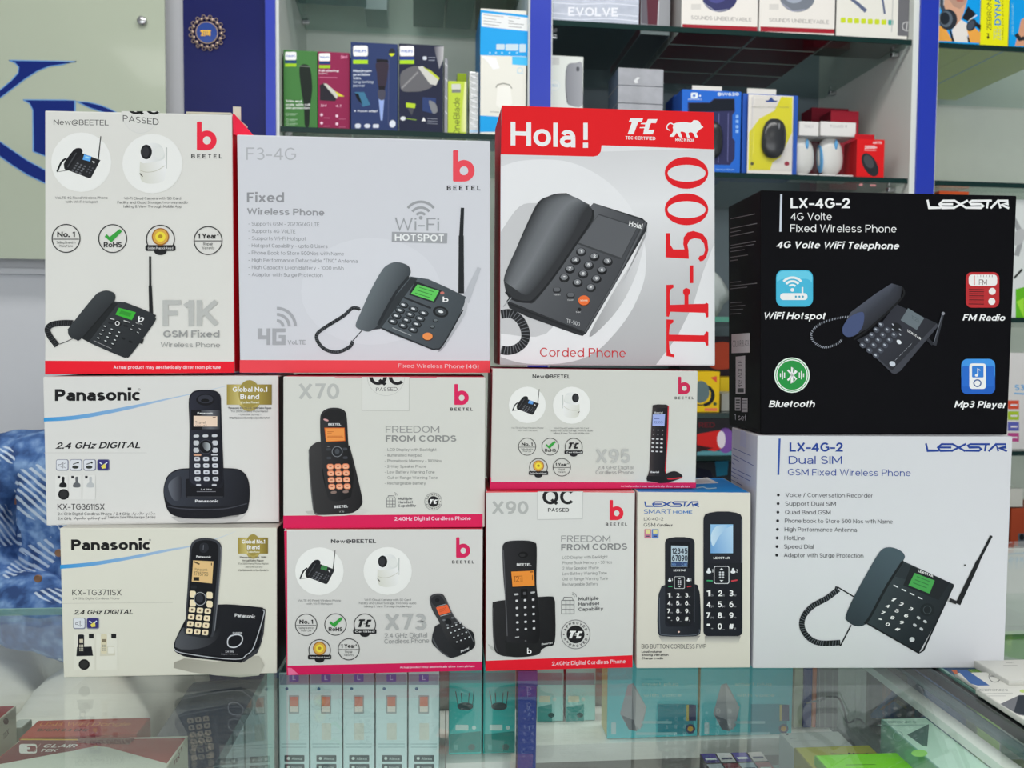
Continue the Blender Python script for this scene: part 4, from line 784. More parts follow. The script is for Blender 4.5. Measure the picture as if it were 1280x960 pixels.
# ---- X70
BD = (201, 201, 195)
a = stack('x70', 'white carton with magenta base band picturing a cordless phone with glowing orange keys', .08, BD, (196, 24, 62), (190, 30, 66))
a.z(350, 465, 4.8)
a.part('colour_band', 'magenta band along the bottom edge'); a.poly([(20, 862), (1216, 852), (1216, 930), (20, 938)], (204, 26, 82)); a.T('2.4GHz Digital Cordless Phone', 684, 1146, 892, 22, (238, 190, 206), 1, yb1=888); a.part('carton')
for x0, x1 in ((330, 490), (778, 940)): a.rect(x0, 31, x1, 37, (206, 60, 96))
a.part('model_name', 'large grey model lettering'); a.T('X70', 112, 356, 163, 94, (174, 175, 172), 1); a.part('carton')
a.part('sticker', 'square clear seal with black lettering cut by the top edge'); a.clip = 465+31/4.8; a.poly([(490, 10), (778, 10), (776, 234), (490, 232)], (176, 176, 170)); a.poly([(493, 10), (775, 10), (773, 231), (493, 229)], (205, 205, 200))
a.ring(636, 30, 112, 1.6, (170, 170, 166), 0, 180); a.T('QC', 535, 740, 78, 96, (26, 26, 28), 1); a.clip = None; a.T('PASSED', 576, 704, 116, 22, (44, 44, 46), yb1=113); a.part('carton')
beetel(a, 1046, 72, .71, (206, 30, 86), BD)
a.T('FREEDOM', 634, 956, 364, 40, (140, 141, 139), 0); a.T('FROM CORDS', 634, 1058, 418, 38, (134, 135, 133), 1)
for i, (t, x1) in enumerate([('- LCD Display with Backlight', 938), ('- Illuminated Keypad', 852), ('- Phonebook Memory - 100 Nos', 970), ('- 2-Way Speaker Phone', 878), ('- Low Battery Warning Tone', 928), ('- Out of Range Warning Tone', 946), ('- Rechargeable Battery', 874)]): a.T(t, 628, x1, 474+33.6*i, 17, (120, 121, 120))
def handset_set(a, x, y, k):
    c = (110, 111, 112); g = lambda *p: [(x+q[0]*k, y+q[1]*k) for q in p]
    a.lns([g((0, 20), (0, 76), (52, 76), (52, 20), (0, 20)), g((0, 58), (52, 58)), g((6, 20), (10, 8), (44, 8), (48, 20)), g((18, 58), (18, 76)), g((35, 58), (35, 76)), g((0, 38), (52, 38)), g((18, 20), (18, 58)), g((35, 20), (35, 58))], 3*k, c)
    a.ring(x+44*k, y+6*k, 10*k, 2*k, c, 270, 360); a.ring(x+44*k, y+6*k, 18*k, 2*k, c, 270, 360)
handset_set(a, 640, 735, 1.0)
for i, t in enumerate(['Multiple', 'Handset', 'Capability']): a.T(t, 708, [794, 796, 816][i], 768+21*i, 15, (104, 105, 106), 1, yb1=766+21*i)
def tecseal(a, cx, cy, r, word=True):
    a.part('certification_mark', 'round approval seal'); c = (30, 30, 32); a.ell(cx, cy, .62*r, .62*r, c); tec(a, cx-.46*r, cy-.25*r, .95*r, .52*r, (225, 225, 222)); a.ring(cx, cy, r, .04*r, (110, 110, 112))
    for w, s0 in (('APPROVED', -155), ('APPROVED', 155)):
        for i, ch in enumerate(w):
            t = math.radians(s0+(130 if s0 < 0 else -130)*i/7); px, py = cx+.8*r*math.cos(t), cy+.8*r*math.sin(t)
            ux, uy = (math.cos(t), math.sin(t)) if s0 < 0 else (-math.cos(t), -math.sin(t)); rx, ry = -uy, ux; h = .17*r; wd = .075*r
            a.T(ch, px-rx*wd-ux*h/2, px+rx*wd-ux*h/2, py-ry*wd-uy*h/2, h, (60, 60, 62), 1, yb1=py+ry*wd-uy*h/2, upv=(ux*h, uy*h), up=False)
    for sx in (-.82, .82): a.ell(cx+sx*r, cy, .05*r, .05*r, c)
    a.part('carton')
tecseal(a, 920, 777, 52)
a.part('product_picture', 'picture of a black cordless phone with orange screen and keys in its cradle')
a.shade([(150, 835), (500, 820), (500, 850), (260, 866)], (178, 178, 172), (198, 198, 192), (1, 0), 2)
a.shade([(172, 500), (176, 460), (205, 430), (250, 418), (400, 440), (425, 470), (490, 740), (488, 800), (450, 838), (400, 850), (240, 858), (205, 840), (185, 720)], (54, 53, 54), (26, 25, 27), (1, .2), 4)
a.ln([(178, 470), (176, 560), (200, 820), (222, 848)], 7, (92, 92, 92), smooth=4); a.sm([(262, 560), (285, 740), (320, 770), (400, 760), (430, 730), (430, 560)], (18, 18, 20))
a.shade([(240, 300), (250, 245), (290, 218), (350, 216), (390, 236), (402, 290), (412, 450), (436, 560), (420, 730), (380, 768), (330, 776), (290, 758), (275, 690), (255, 560), (246, 450)], (46, 46, 48), (16, 16, 18), (1, .1), 4)
a.sm([(252, 262), (285, 232), (350, 230), (382, 250), (380, 282), (330, 300), (270, 290)], (26, 26, 28)); a.ell(276, 288, 16, 6, (200, 150, 150), .3)
a.T('BEETEL', 290, 366, 320, 12, (220, 220, 222), 1); a.poly([(266, 334), (388, 334), (392, 414), (276, 420)], (200, 92, 30)); a.poly([(271, 338), (384, 338), (387, 410), (279, 416)], (240, 142, 70))
for y, x1 in ((358, 322), (366, 310), (385, 375), (392, 380)): a.ln([(284, y), (x1, y)], 3, (180, 90, 36))
a.ell(343, 478, 32, 32, (130, 134, 140)); a.ell(343, 478, 29, 29, (30, 32, 36)); a.ell(343, 476, 14, 16, (66, 70, 76)); a.keys((292, 464), (98, -2), (2, 52), 2, 2, (.28, .3), (58, 60, 66), .4); a.T('flash', 284, 300, 450, 6, (170, 170, 170))
a.keys((302, 568), (46, -1), (3, 40), 3, 4, (.88, .82), (232, 136, 100), .45); a.keys((302, 570), (46, -1), (3, 40), 3, 4, (.66, .55), (244, 172, 140), .45); a.keys((302, 568), (46, -1), (3, 40), 3, 4, (.34, .16), (180, 90, 64), .3); a.keys((322, 722), (72, -4), (0, 20), 2, 1, (.48, .8), (128, 108, 100), .5)
a.T('BEETEL', 324, 408, 817, 15, (222, 222, 224), 1, yb1=812); a.T('X70', 356, 384, 842, 8, (190, 190, 190)); a.part('carton'); a.done()
# ---- X73
BD = (201, 200, 197)
a = stack('x73', 'white carton with magenta base band on the glass, picturing a small tilted cordless phone', .08, BD, (196, 24, 72), (192, 30, 66))
a.z(350, 655, 4.83)
a.part('colour_band', 'magenta band along the bottom edge'); a.poly([(38, 856), (1220, 830), (1220, 884), (42, 913)], (204, 28, 86)); a.T('Actual product may aesthetically differ from picture', 724, 1176, 872, 12, (240, 200, 214), 1, yb1=864)
a.part('carton'); a.poly([(46, 868), (70, 870), (112, 908), (50, 912)], (226, 110, 150))
a.poly([(26, 42), (42, 40), (46, 912), (41, 913)], (196, 26, 76)); a.T('New@BEETEL', 308, 580, 115, 23, (50, 50, 54), 1); beetel(a, 1063, 80, .70, (200, 30, 84), BD)
round_phone(a, 238, 285, .79, (60, 130, 70)); round_camera(a, 650, 283, .79); captions(a, 238, 468, 650, 464, .80, (110, 110, 112))
badge(a, 158, 609, 65, 'no1', BD); badge(a, 335, 607, 65, 'rohs', BD); badge(a, 512, 608, 65, 'tec', BD); badge(a, 239, 763, 65, 'medal', BD); badge(a, 415, 757, 64, 'year', BD)
a.part('model_name', 'large grey model lettering'); a.T('X73', 634, 884, 641, 98, (168, 169, 168), 1); a.part('carton'); a.T('2.4 GHz Digital', 630, 888, 688, 28, (140, 141, 142), yb1=684); a.T('Cordless Phone', 630, 900, 723, 28, (140, 141, 142), yb1=718)
a.part('product_picture', 'small picture of a tilted black cordless phone')
a.shade([(930, 640), (940, 615), (1000, 600), (1150, 640), (1176, 700), (1172, 745), (1120, 780), (1050, 806), (1010, 800), (925, 730), (918, 680)], (44, 45, 48), (28, 29, 32), (1, 0), 4); a.ln([(920, 690), (960, 760), (1015, 800)], 8, (80, 82, 86), smooth=4)
a.shade([(904, 460), (912, 432), (945, 420), (980, 424), (1000, 450), (1050, 560), (1130, 640), (1168, 710), (1160, 745), (1110, 756), (1060, 758), (1010, 700), (960, 590), (920, 520)], (66, 66, 68), (24, 25, 28), (.6, .9), 4); a.ln([(1000, 450), (1052, 560), (1132, 642), (1170, 712)], 5, (96, 97, 100), smooth=4)
a.sm([(912, 460), (930, 436), (965, 432), (990, 460), (995, 490), (940, 500)], (40, 41, 44)); a.ell(950, 460, 14, 12, (24, 24, 27)); a.poly([(942, 504), (1010, 486), (1030, 532), (962, 552)], (226, 96, 56)); a.T('12:00', 960, 1002, 534, 20, (180, 70, 40), yb1=522); a.ln([(948, 498), (1000, 484)], 4, (150, 150, 152)); a.ln([(968, 556), (1030, 540)], 3, (190, 190, 192))
a.ell(1016, 590, 22, 18, (24, 25, 28), .6); a.keys((990, 580), (52, -14), (20, 30), 2, 2, (.3, .3), (110, 112, 116), .5); a.keys((1014, 630), (25, -10), (18, 28), 4, 4, (.62, .55), (18, 18, 20), .5); a.keys((1014, 628), (25, -10), (18, 28), 4, 4, (.4, .25), (190, 192, 196), .5); a.T('Beetel', 1092, 1140, 776, 14, (215, 216, 218), 1, yb1=756)
a.part('carton'); a.done()
# ---- X95
BD = (198, 198, 192)
a = stack('x95', 'short white carton with magenta base band picturing a slim upright black and red phone', .08, BD, (150, 26, 56), (170, 30, 66))
a.z(605, 455, 4.655)
a.part('colour_band', 'magenta band along the bottom edge'); a.poly([(38, 686), (1234, 690), (1232, 722), (38, 730)], (196, 30, 84)); a.T('Actual product may aesthetically differ from picture', 796, 1200, 716, 11, (230, 170, 190), 1, yb1=718); a.poly([(34, 660), (42, 660), (40, 730), (36, 730)], (196, 30, 84)); a.part('carton')
a.T('New@BEETEL', 282, 502, 82, 22, (50, 50, 52), 1, yb1=84); beetel(a, 1130, 74, .58, (190, 34, 76), BD)
round_phone(a, 252, 238, .58, (80, 140, 210)); round_camera(a, 510, 240, .59, -1); captions(a, 253, 376, 508, 378, .58, (110, 110, 110))
badge(a, 251, 481, 50, 'no1', BD); badge(a, 386, 481, 49, 'rohs', BD); badge(a, 522, 482, 50, 'tec', BD); badge(a, 317, 602, 52, 'medal', BD); badge(a, 453, 601, 51, 'year', BD)
a.part('model_name', 'large grey model lettering'); a.T('X95', 650, 850, 576, 82, (176, 177, 174), 1); a.part('carton'); a.T('2.4 GHz Digital', 660, 868, 612, 20, (150, 151, 150)); a.T('Cordless Phone', 650, 870, 641, 21, (146, 147, 146))
a.part('product_picture', 'picture of a slim black phone with red edge standing on its foot')
a.sm([(1040, 650), (1100, 624), (1140, 636), (1155, 658), (1120, 675), (1065, 690), (1010, 690)], (28, 26, 30)); a.ln([(1072, 245), (1068, 400), (1058, 560), (1056, 650), (1075, 668), (1150, 662)], 8, (190, 36, 50), smooth=5)
a.grad([(982, 240), (974, 350), (968, 500), (962, 620), (946, 672)], [(1070, 240), (1066, 350), (1060, 500), (1052, 620), (1072, 688)], [(60, 52, 54), (34, 32, 36), (24, 22, 28), (16, 15, 20)]); a.poly([(982, 240), (1010, 235), (1060, 236), (1070, 242), (1064, 256), (984, 254)], (40, 36, 38)); a.poly([(946, 668), (950, 650), (1060, 655), (1078, 690), (1040, 692), (950, 682)], (20, 19, 24))
a.T('Beetel', 992, 1040, 288, 10, (190, 190, 194), 1); a.poly([(982, 294), (1054, 292), (1050, 362), (980, 360)], (150, 164, 214)); a.T('12:05', 990, 1040, 346, 14, (70, 80, 140)); a.ln([(990, 318), (1020, 318)], 4, (80, 90, 150))
a.keys((987, 384), (26, 1), (-1, 26), 3, 2, (.3, .3), (110, 108, 112), .4); a.keys((984, 436), (25, 1), (-1, 24), 3, 4, (.62, .3), (200, 200, 204), .4); a.T('Beetel', 970, 1018, 634, 10, (215, 215, 218), 1)
a.part('carton'); a.done()
# ---- X90
BD = (202, 202, 199)
a = stack('x90', 'tall white carton with bright red base band on the glass, square seal on top', .08, BD, (196, 24, 48), (200, 26, 50))
a.z(600, 605, 4)
a.part('colour_band', 'bright red band along the bottom edge'); a.poly([(28, 884), (762, 856), (762, 917), (28, 935)], (222, 26, 44)); a.T('2.4GHz Digital Cordless Phone', 358, 728, 908, 20, (240, 190, 196), 1, yb1=896); a.part('carton'); a.poly([(30, 38), (290, 36), (290, 41), (30, 43)], (214, 50, 66)); a.poly([(516, 37), (772, 38), (772, 43), (516, 41)], (214, 50, 66))
a.part('model_name', 'large grey model lettering'); a.T('X90', 60, 242, 151, 66, (168, 169, 167), 1); a.part('carton')
a.part('sticker', 'square clear seal with black lettering cut by the top edge'); a.clip = 605+39/4; a.poly([(286, 10), (517, 10), (514, 176), (286, 180)], (182, 182, 180)); a.poly([(289, 10), (513, 10), (511, 172), (289, 176)], (210, 210, 207))
a.T('QC', 312, 466, 102, 76, (28, 28, 30), 1); a.clip = None; a.T('PASSED', 340, 445, 139, 19, (44, 44, 46), 1); a.part('carton')
beetel(a, 648, 80, .57, (214, 34, 56), BD)
a.T('FREEDOM', 406, 652, 290, 32, (136, 137, 137)); a.T('FROM CORDS', 406, 736, 333, 32, (128, 129, 129), 1, yb1=328)
for i, (t, x1) in enumerate([('LCD Display with Backlight', 638), ('Phone Book Memory - 50 Nos', 660), ('2 Way Speaker Phone', 594), ('Low Battery Warning Tone', 634), ('Out of Range Warning Tone', 640), ('Rechargeable Battery', 590)]): a.T(t, 412, x1, 375+27*i, 15, (124, 125, 125), yb1=371+27*i)
handset_set(a, 408, 558, 1.2)
for i, t in enumerate(['Multiple', 'Handset', 'Capability']): a.T(t, 492, [594, 596, 616][i], 583+26*i, 17, (96, 97, 98), 1, yb1=579+26*i)
tecseal(a, 478, 752, 72)
a.part('product_picture', 'picture of a black cordless phone with orange screen in a wide charging base')
a.shade([(40, 800), (70, 820), (70, 790), (100, 850), (60, 830)], (170, 170, 166), (190, 190, 186)); a.shade([(62, 610), (75, 590), (130, 580), (340, 562), (370, 575), (376, 620), (374, 790), (330, 815), (260, 850), (160, 864), (90, 850), (68, 800)], (38, 38, 40), (24, 24, 26), (1, 0), 4)
a.ln([(66, 620), (72, 790), (90, 840)], 5, (70, 70, 72), smooth=3); a.ln([(290, 575), (296, 800)], 4, (60, 60, 62)); a.sm([(130, 800), (136, 780), (290, 780), (300, 800), (296, 850), (200, 866), (134, 855)], (30, 31, 32))
a.shade([(112, 340), (118, 300), (150, 285), (230, 283), (270, 292), (284, 320), (282, 500), (292, 600), (296, 780), (230, 795), (150, 792), (132, 770), (128, 600), (118, 480)], (40, 40, 43), (18, 18, 20), (1, 0), 4); a.ln([(116, 330), (124, 480), (136, 760)], 5, (84, 84, 88), smooth=4)
a.ell(216, 354, 24, 16, (10, 10, 12)); a.ell(212, 356, 14, 8, (38, 38, 40)); a.T('BEETEL', 184, 258, 410, 13, (220, 220, 220), 1); a.poly([(152, 436), (272, 430), (276, 512), (160, 518)], (16, 16, 18)); a.poly([(156, 438), (270, 433), (273, 508), (163, 514)], (222, 136, 52)); a.T('12', 168, 196, 488, 26, (150, 84, 26)); a.T(':06', 200, 214, 488, 22, (150, 84, 26)); a.ln([(168, 462), (212, 460)], 3, (150, 84, 26)); a.ln([(262, 455), (262, 480)], 3, (120, 66, 22)); a.ln([(250, 440), (266, 439)], 5, (120, 66, 22))
a.keys((182, 552), (82, -10), (2, 30), 2, 1, (.26, .3), (180, 180, 182), .4); a.rr(204, 524, 238, 572, 6, (12, 12, 14)); a.rr(216, 540, 230, 554, 3, (80, 80, 84)); a.keys((180, 548), (82, -8), (0, 22), 2, 1, (.26, .14), (150, 150, 152), .3)
a.keys((184, 584), (41, -3), (1, 36), 3, 5, (.3, .3), (200, 200, 202), .4); a.ln([(176, 766), (196, 764)], 4, (190, 190, 192)); a.ell(228, 784, 5, 4, (90, 90, 92)); a.T('b', 236, 258, 850, 30, (222, 222, 222), 1); a.T('Beetel', 308, 362, 806, 9, (200, 200, 200), 1, yb1=798)
a.part('carton'); a.done()
# ---- smart home carton
BD = (207, 203, 192)
a = stack('smart', 'narrow cream carton with bright blue lid picturing two black big-button phones', .09, BD, (198, 196, 188), (20, 130, 205))
a.z(785, 590, 3.7625)
BL = (36, 84, 160)
a.part('brand_logo', 'angular blue maker lettering'); lexstar(a, 76, 138, 258, 26, (32, 72, 146), 6.2); a.part('carton')
a.T('SMART', 75, 203, 196, 21, (50, 104, 170)); a.T('HOME', 212, 302, 195, 13, (60, 114, 176), 1); a.T('LX-4G-2', 75, 166, 228, 15, (70, 70, 74)); a.T('GSM', 74, 128, 257, 17, (70, 70, 74)); a.T('Cordless', 134, 208, 256, 13, (50, 50, 54), 1, it=.3)
for x, c in ((77, (186, 120, 140)), (112, (90, 120, 180))): a.rr(x, 268, x+32, 312, 4, c); a.rr(x+6, 270, x+27, 290, 2, (206, 200, 140)); a.ln([(x+8, 302), (x+24, 302)], 5, (60, 60, 90))
a.T('BIG BUTTON CORDLESS FWP', 64, 368, 830, 20, (66, 66, 66)); a.T('Loud volume', 64, 158, 850, 10, (60, 60, 60), 1); a.T('Strong vibration', 64, 190, 865, 10, (60, 60, 60), 1); a.T('Charge cradle', 64, 166, 881, 10, (60, 60, 60), 1)
a.part('product_picture', 'picture of a black big-button phone in a charging cradle')
a.grad([(144, 770), (340, 770)], [(160, 800), (320, 800)], [(132, 130, 128), (200, 197, 188)])
a.shade([(142, 600), (150, 560), (176, 530), (310, 526), (332, 550), (340, 600), (342, 740), (330, 768), (280, 774), (165, 772), (140, 745)], (46, 50, 58), (24, 27, 34), (1, 0), 3); a.ln([(148, 590), (150, 740), (170, 766), (318, 766), (336, 740)], 3, (90, 96, 106), smooth=4)
def bigphone(x0, y0, x1, y1, scr, big):
    w = x1-x0; a.rr(x0, y0+.1*w, x1, y1, .12*w, (28, 30, 38)); a.poly([(x0, y0+.3*w), (x0+.005*w, y0+.16*w), (x0+.05*w, y0+.07*w), (x0+.16*w, y0+.03*w), (x0+.35*w, y0), (x0+.65*w, y0), (x1-.16*w, y0+.03*w), (x1-.05*w, y0+.07*w), (x1-.005*w, y0+.16*w), (x1, y0+.3*w), (x1, y0+.4*w), (x0, y0+.4*w)], (28, 30, 38)); a.ln([(x1-.02*w, y0+.2*w), (x1-.02*w, y1-.15*w)], .02*w, (84, 88, 98))
bigphone(174, 306, 314, 728, 0, 0); a.poly([(176, 500), (312, 500), (310, 700), (290, 724), (200, 724), (178, 700)], (24, 26, 32)); a.rr(196, 330, 290, 452, 4, (12, 14, 20)); a.poly([(203, 346), (282, 348), (280, 446), (203, 446)], (168, 184, 194)); a.T('12345', 207, 280, 385, 27, (26, 34, 50), 1); a.T('67890', 207, 280, 419, 28, (26, 34, 50), 1); a.rect(204, 422, 280, 445, (50, 70, 110)); a.T('Mute', 207, 226, 440, 12, (110, 150, 200)); a.T('Call', 252, 276, 440, 13, (120, 160, 205)); a.T('LEXSTAR', 214, 272, 467, 9, (220, 220, 224), 1)
def pad(x0, y0, dx, dy, k, nk):
    a.rr(x0+dx-.62*nk, y0-.72*nk, x0+dx+.62*nk, y0+.72*nk, .15*nk, (210, 212, 216)); a.rr(x0+dx-.57*nk, y0-.67*nk, x0+dx+.57*nk, y0+.67*nk, .13*nk, (24, 26, 32))
    a.poly([(x0+dx-.16*nk, y0-.42*nk), (x0+dx, y0-.56*nk), (x0+dx+.16*nk, y0-.42*nk)], (214, 216, 220)); a.poly([(x0+dx-.16*nk, y0+.42*nk), (x0+dx, y0+.56*nk), (x0+dx+.16*nk, y0+.42*nk)], (214, 216, 220)); a.keys((x0+dx-.12*nk, y0-.2*nk), (.24*nk, 0), (0, .2*nk), 2, 3, (.7, .7), (190, 192, 198), .4)
    for sx, n in ((0, '1'), (2*dx, '2')): a.ell(x0+sx-.05*nk, y0-.44*nk, .1*nk, .12*nk, (214, 216, 220)); a.ell(x0+sx-.05*nk, y0-.24*nk, .2*nk, .12*nk, (214, 216, 220)); a.T(n, x0+sx+.2*nk, x0+sx+.3*nk, y0-.2*nk, .26*nk, (214, 216, 220), 1)
    a.ln([(x0-.22*nk, y0+.46*nk), (x0+.26*nk, y0+.48*nk)], .09*nk, (60, 170, 110)); a.ln([(x0+2*dx-.2*nk, y0+.5*nk), (x0+2*dx+.3*nk, y0+.42*nk)], .11*nk, (190, 60, 70))
def digits(x0, y0, dx, dy, h, w):
    for j in range(4):
        for i in range(3): a.T('123456789*0#'[3*j+i], x0+dx*i-w/2, x0+dx*i+w/2, y0+dy*j, h, (226, 228, 232), 1, up=False); a.T(['co', 'abc', 'def', 'ghi', 'jkl', 'mno', 'pq', 'tuv', 'wx', '+', '_', 'z'][3*j+i], x0+dx*i+w*.6, x0+dx*i+w*1.15, y0+dy*j, h*.35, (170, 172, 178), up=False)
a.up(); pad(198, 520, 44, 0, 0, 40); digits(192, 590, 42, 37, 21, 15); a.ell(239, 752, 5, 4, (226, 190, 180))
a.part('product_picture', 'picture of a larger black big-button phone'); a.grad([(362, 772), (530, 772)], [(366, 803), (520, 803)], [(132, 130, 128), (200, 197, 188)])
bigphone(355, 186, 538, 772, 0, 0); a.rr(386, 242, 498, 384, 5, (12, 14, 20)); a.poly([(388, 246), (494, 246), (494, 382), (388, 382)], (132, 176, 214)); a.shade([(388, 330), (430, 280), (494, 250), (494, 382), (388, 382)], (96, 146, 196), (170, 200, 224), (1, -.4), 3, False); a.shade([(390, 300), (410, 260), (440, 250), (470, 255), (430, 300), (400, 350)], (186, 208, 226), (140, 180, 214), (1, 0), 3); a.T('LEXSTAR', 402, 478, 409, 10, (225, 225, 228), 1); a.poly([(357, 428), (536, 428), (536, 740), (357, 740)], (24, 26, 33))
a.up(); pad(383, 484, 57, 0, 0, 58); digits(378, 584, 54, 52, 28, 20)
a.part('carton'); a.done(); SM = a
tn = (SM.cor[1]-SM.cor[0]).cross(-SM.n).normalized(); tp = Art(SM.root, SM.cor[0], tn if tn.z > 0 else -tn); tp.b = {}; tp.order = []; tp.z(860, 440, 5.3333); tp.part('lid_label', 'white label and lettering on the blue lid')
tp.poly([(50, 845), (130, 836), (205, 874), (50, 880)], (214, 214, 214)); tp.poly([(56, 850), (120, 845), (170, 870), (56, 874)], (190, 190, 192)); tp.ln([(56, 906), (100, 900), (130, 910), (190, 906)], 6, (180, 214, 240), smooth=4); tp.build()
# ================================================================ shop room
YF, YB, YS = 1.85, 2.34, 2.28
WALL = mat('wall_paint', (176, 180, 184), 0.6, noise=.02, bump=.05)
def struct(name, lo, hi, m, label=None):
    o = boxobj(name, lo, hi, m); o['kind'] = 'structure'
    if label: o['label'] = label
    return o
struct('floor', (-3.0, -3.2, -.06), (3.0, 2.5, 0), mat('floor_tile', (150, 148, 142), .25, noise=.1, nscale=3))
struct('ceiling', (-3.0, -3.2, 2.75), (3.0, 2.5, 2.82), mat('ceiling_paint', (215, 215, 212), .7))
struct('wall_back', (-3.0, YB, 0), (3.0, YB+.1, 2.75), WALL)
struct('wall_left', (-3.0, -3.2, 0), (-2.9, YB, 2.75), WALL)
struct('wall_right', (2.9, -3.2, 0), (3.0, YB, 2.75), WALL)
def X(px, Y=YF, py=100): return at(px, py, Y).x
# near grey wall behind the sign
XP0 = X(229); struct('wall_corner', (-2.9, YF+.02, 0), (XP0-.002, YB, 2.75), mat('near_wall_paint', (184, 186, 190), .45, noise=.015, spec=.4))
struct('trim_1', (-2.9, YF+.005, at(20, 335, YF).z-.012), (XP0-.06, YF+.02, at(20, 335, YF).z), mat('near_wall_paint'))
# ================================================================ shelving cabinet
BLUE = mat('blue_laminate', (16, 44, 160), .28, spec=.6, noise=.05, nscale=5); GREY = mat('grey_laminate', (204, 208, 202), .4, noise=.03, nscale=5)
NAVY = mat('navy_gloss_panel', (8, 16, 76), .25, spec=.25, noise=.3, nscale=3)
cab = empty('shelving_cabinet', ((XP0+X(1168))/2, (YF+YB)/2, 0)); tag(cab, 'grey wall shelving cabinet with blue front strips behind the counter', 'cabinet')
cinv = Matrix.Translation(-cab.location)
def cpart(name, lo, hi, m, label=None, parent=None):
    o = boxobj(name, tuple(cinv @ Vector(lo)), tuple(cinv @ Vector(hi)), m, parent or cab)
    if label: o['label'] = label
    return o
ZT = 2.70
cpart('side_panel', (XP0, YF+.004, 0), (X(332), YB-.002, ZT), NAVY, 'glossy navy panel facing the shop')
for x0, x1, b0, b1 in ((332, 349, 332.5, 345), (660, 690, 662, 688), (1140, 1172, 1147, 1169.5)):
    p = cpart('partition', (X(x0), YF, 0), (X(x1), YB-.002, ZT), GREY)
    cpart('edge_strip', (X(b0), YF-.006, 0), (X(b1), YF, ZT), BLUE, 'bright blue front strip', p)
for x0, x1, c, lb in ((349, 660, (212, 220, 210), None), (690, 1140, (104, 116, 122), 'dark grey back panel'), (1172, 1700, (206, 210, 198), None)):
    cpart('back_panel', (X(x0), YB-.03, 0), (X(x1), YB-.004, ZT), mat('back_%d' % x0, c, .5, noise=.03), lb)
cpart('top_panel', (X(332), YF+.01, ZT), (X(1700), YB-.002, ZT+.03), GREY)
SG = glass('shelf_glass', (.87, .94, .92)); EDGE = mat('green_glass_edge', (12, 40, 38), .2, spec=.25); METAL = mat('bracket_metal', raw=(.55, .55, .56), rough=.25, metal=1)
def shelf(x0, x1, z, label, edge=EDGE, th=.011, y0=YF+.008, y1=YS):
    xc = (x0+x1)/2; r = empty('glass_shelf', (xc, (y0+y1)/2, z-th)); tag(r, label, 'shelf', 'glass shelves of the wall cabinet'); inv = -r.location
    L = lambda a, b, c: (a+inv.x, b+inv.y, c+inv.z)
    boxobj('pane', L(x0+.001, y0, z-th), L(x1-.001, y1, z), SG, r)
    boxobj('front_edge', L(x0+.001, y0-.004, z-th-.001), L(x1-.001, y0-.0005, z), edge, r)
    for xx, s in ((x0, 1), (x1, -1)):
        for yy in (y0+.05, y1-.07):
            bm = bmesh.new(); bmbox(bm, (xx+.001*s if s > 0 else xx-.02, yy-.006, z-th-.012), (xx+.02 if s > 0 else xx-.001, yy+.006, z-th-.001), .002)
            bmesh.ops.translate(bm, verts=bm.verts, vec=inv); bm_obj('bracket', bm, [METAL], r)
    return z
CL = (X(349), X(660)); CM = (X(690), X(1140)); CR = (X(1172), X(1700))
zA = at(480, 37, YS).z; zB = at(352, 157, YF).z; zC = at(867, 33.5, YF).z; zD = at(971, 217, YF).z
zE = at(905, 396, YF).z; zF = at(890, 516.5, YF).z; zG = at(890, 570, YF).z
zH = at(1171, 52, YF).z; zI = at(1171, 225, YF).z; zJ = at(1270, 397, YF).z; zK = at(1270, 564, YF).z; zL = at(1270, 740, YF).z
shelf(*CL, zA, 'top glass shelf of the left bay, seen from below'); shelf(*CL, zB, 'glass shelf under the grooming product boxes in the left bay')
shelf(*CM, zC, 'glass shelf carrying the white headphone boxes in the middle bay'); shelf(*CM, zD, 'glass shelf under the boxed computer mice in the middle bay')
WE = mat('white_shelf_edge', (190, 190, 186), .4)
shelf(*CM, zE, 'glass shelf with the wrapped bag, beside the black carton', mat('teal_edge', (60, 130, 110), .3)); shelf(*CM, zF, 'glass shelf under the yellow box'); shelf(*CM, zG, 'glass shelf under the red speaker box')
shelf(*CR, zH, 'glass shelf under the big blue headphone boxes, right bay'); shelf(*CR, zI, 'empty glass shelf of the right bay behind the black carton'); shelf(*CR, zJ, 'glass shelf under the headset box, far right'); shelf(*CR, zK, 'glass shelf under the box with coloured squares, far right'); shelf(*CR, zL, 'purple edged glass shelf, far right', mat('purple_edge', (86, 74, 160), .4))
def item(name, label, cat, x0, x1, yt, zb, Y, depth, front, side=None, top=None, bottom=None, group=None, zt=None, ym=None, YX=None, **kw):
    ym = ym if ym is not None else yt+30
    a0, a1 = at(x0, ym, YX or Y).x, at(x1, ym, YX or Y).x
    for L0, L1 in (CL, CM, CR):
        if L0 < (a0+a1)/2 < L1: a0 = max(a0, L0+.003); a1 = min(a1, L1-.003)
    zt = zt if zt else at((x0+x1)/2, yt, Y).z; zb += .0006
    cor = [Vector((a0, Y, zt)), Vector((a1, Y, zt)), Vector((a1, Y, zb)), Vector((a0, Y, zb))]
    return Box(name, label, cat, Vector((0, Y, 0)), 0.0, cor, depth, front, side, top, group=group, bottom=bottom, **kw)
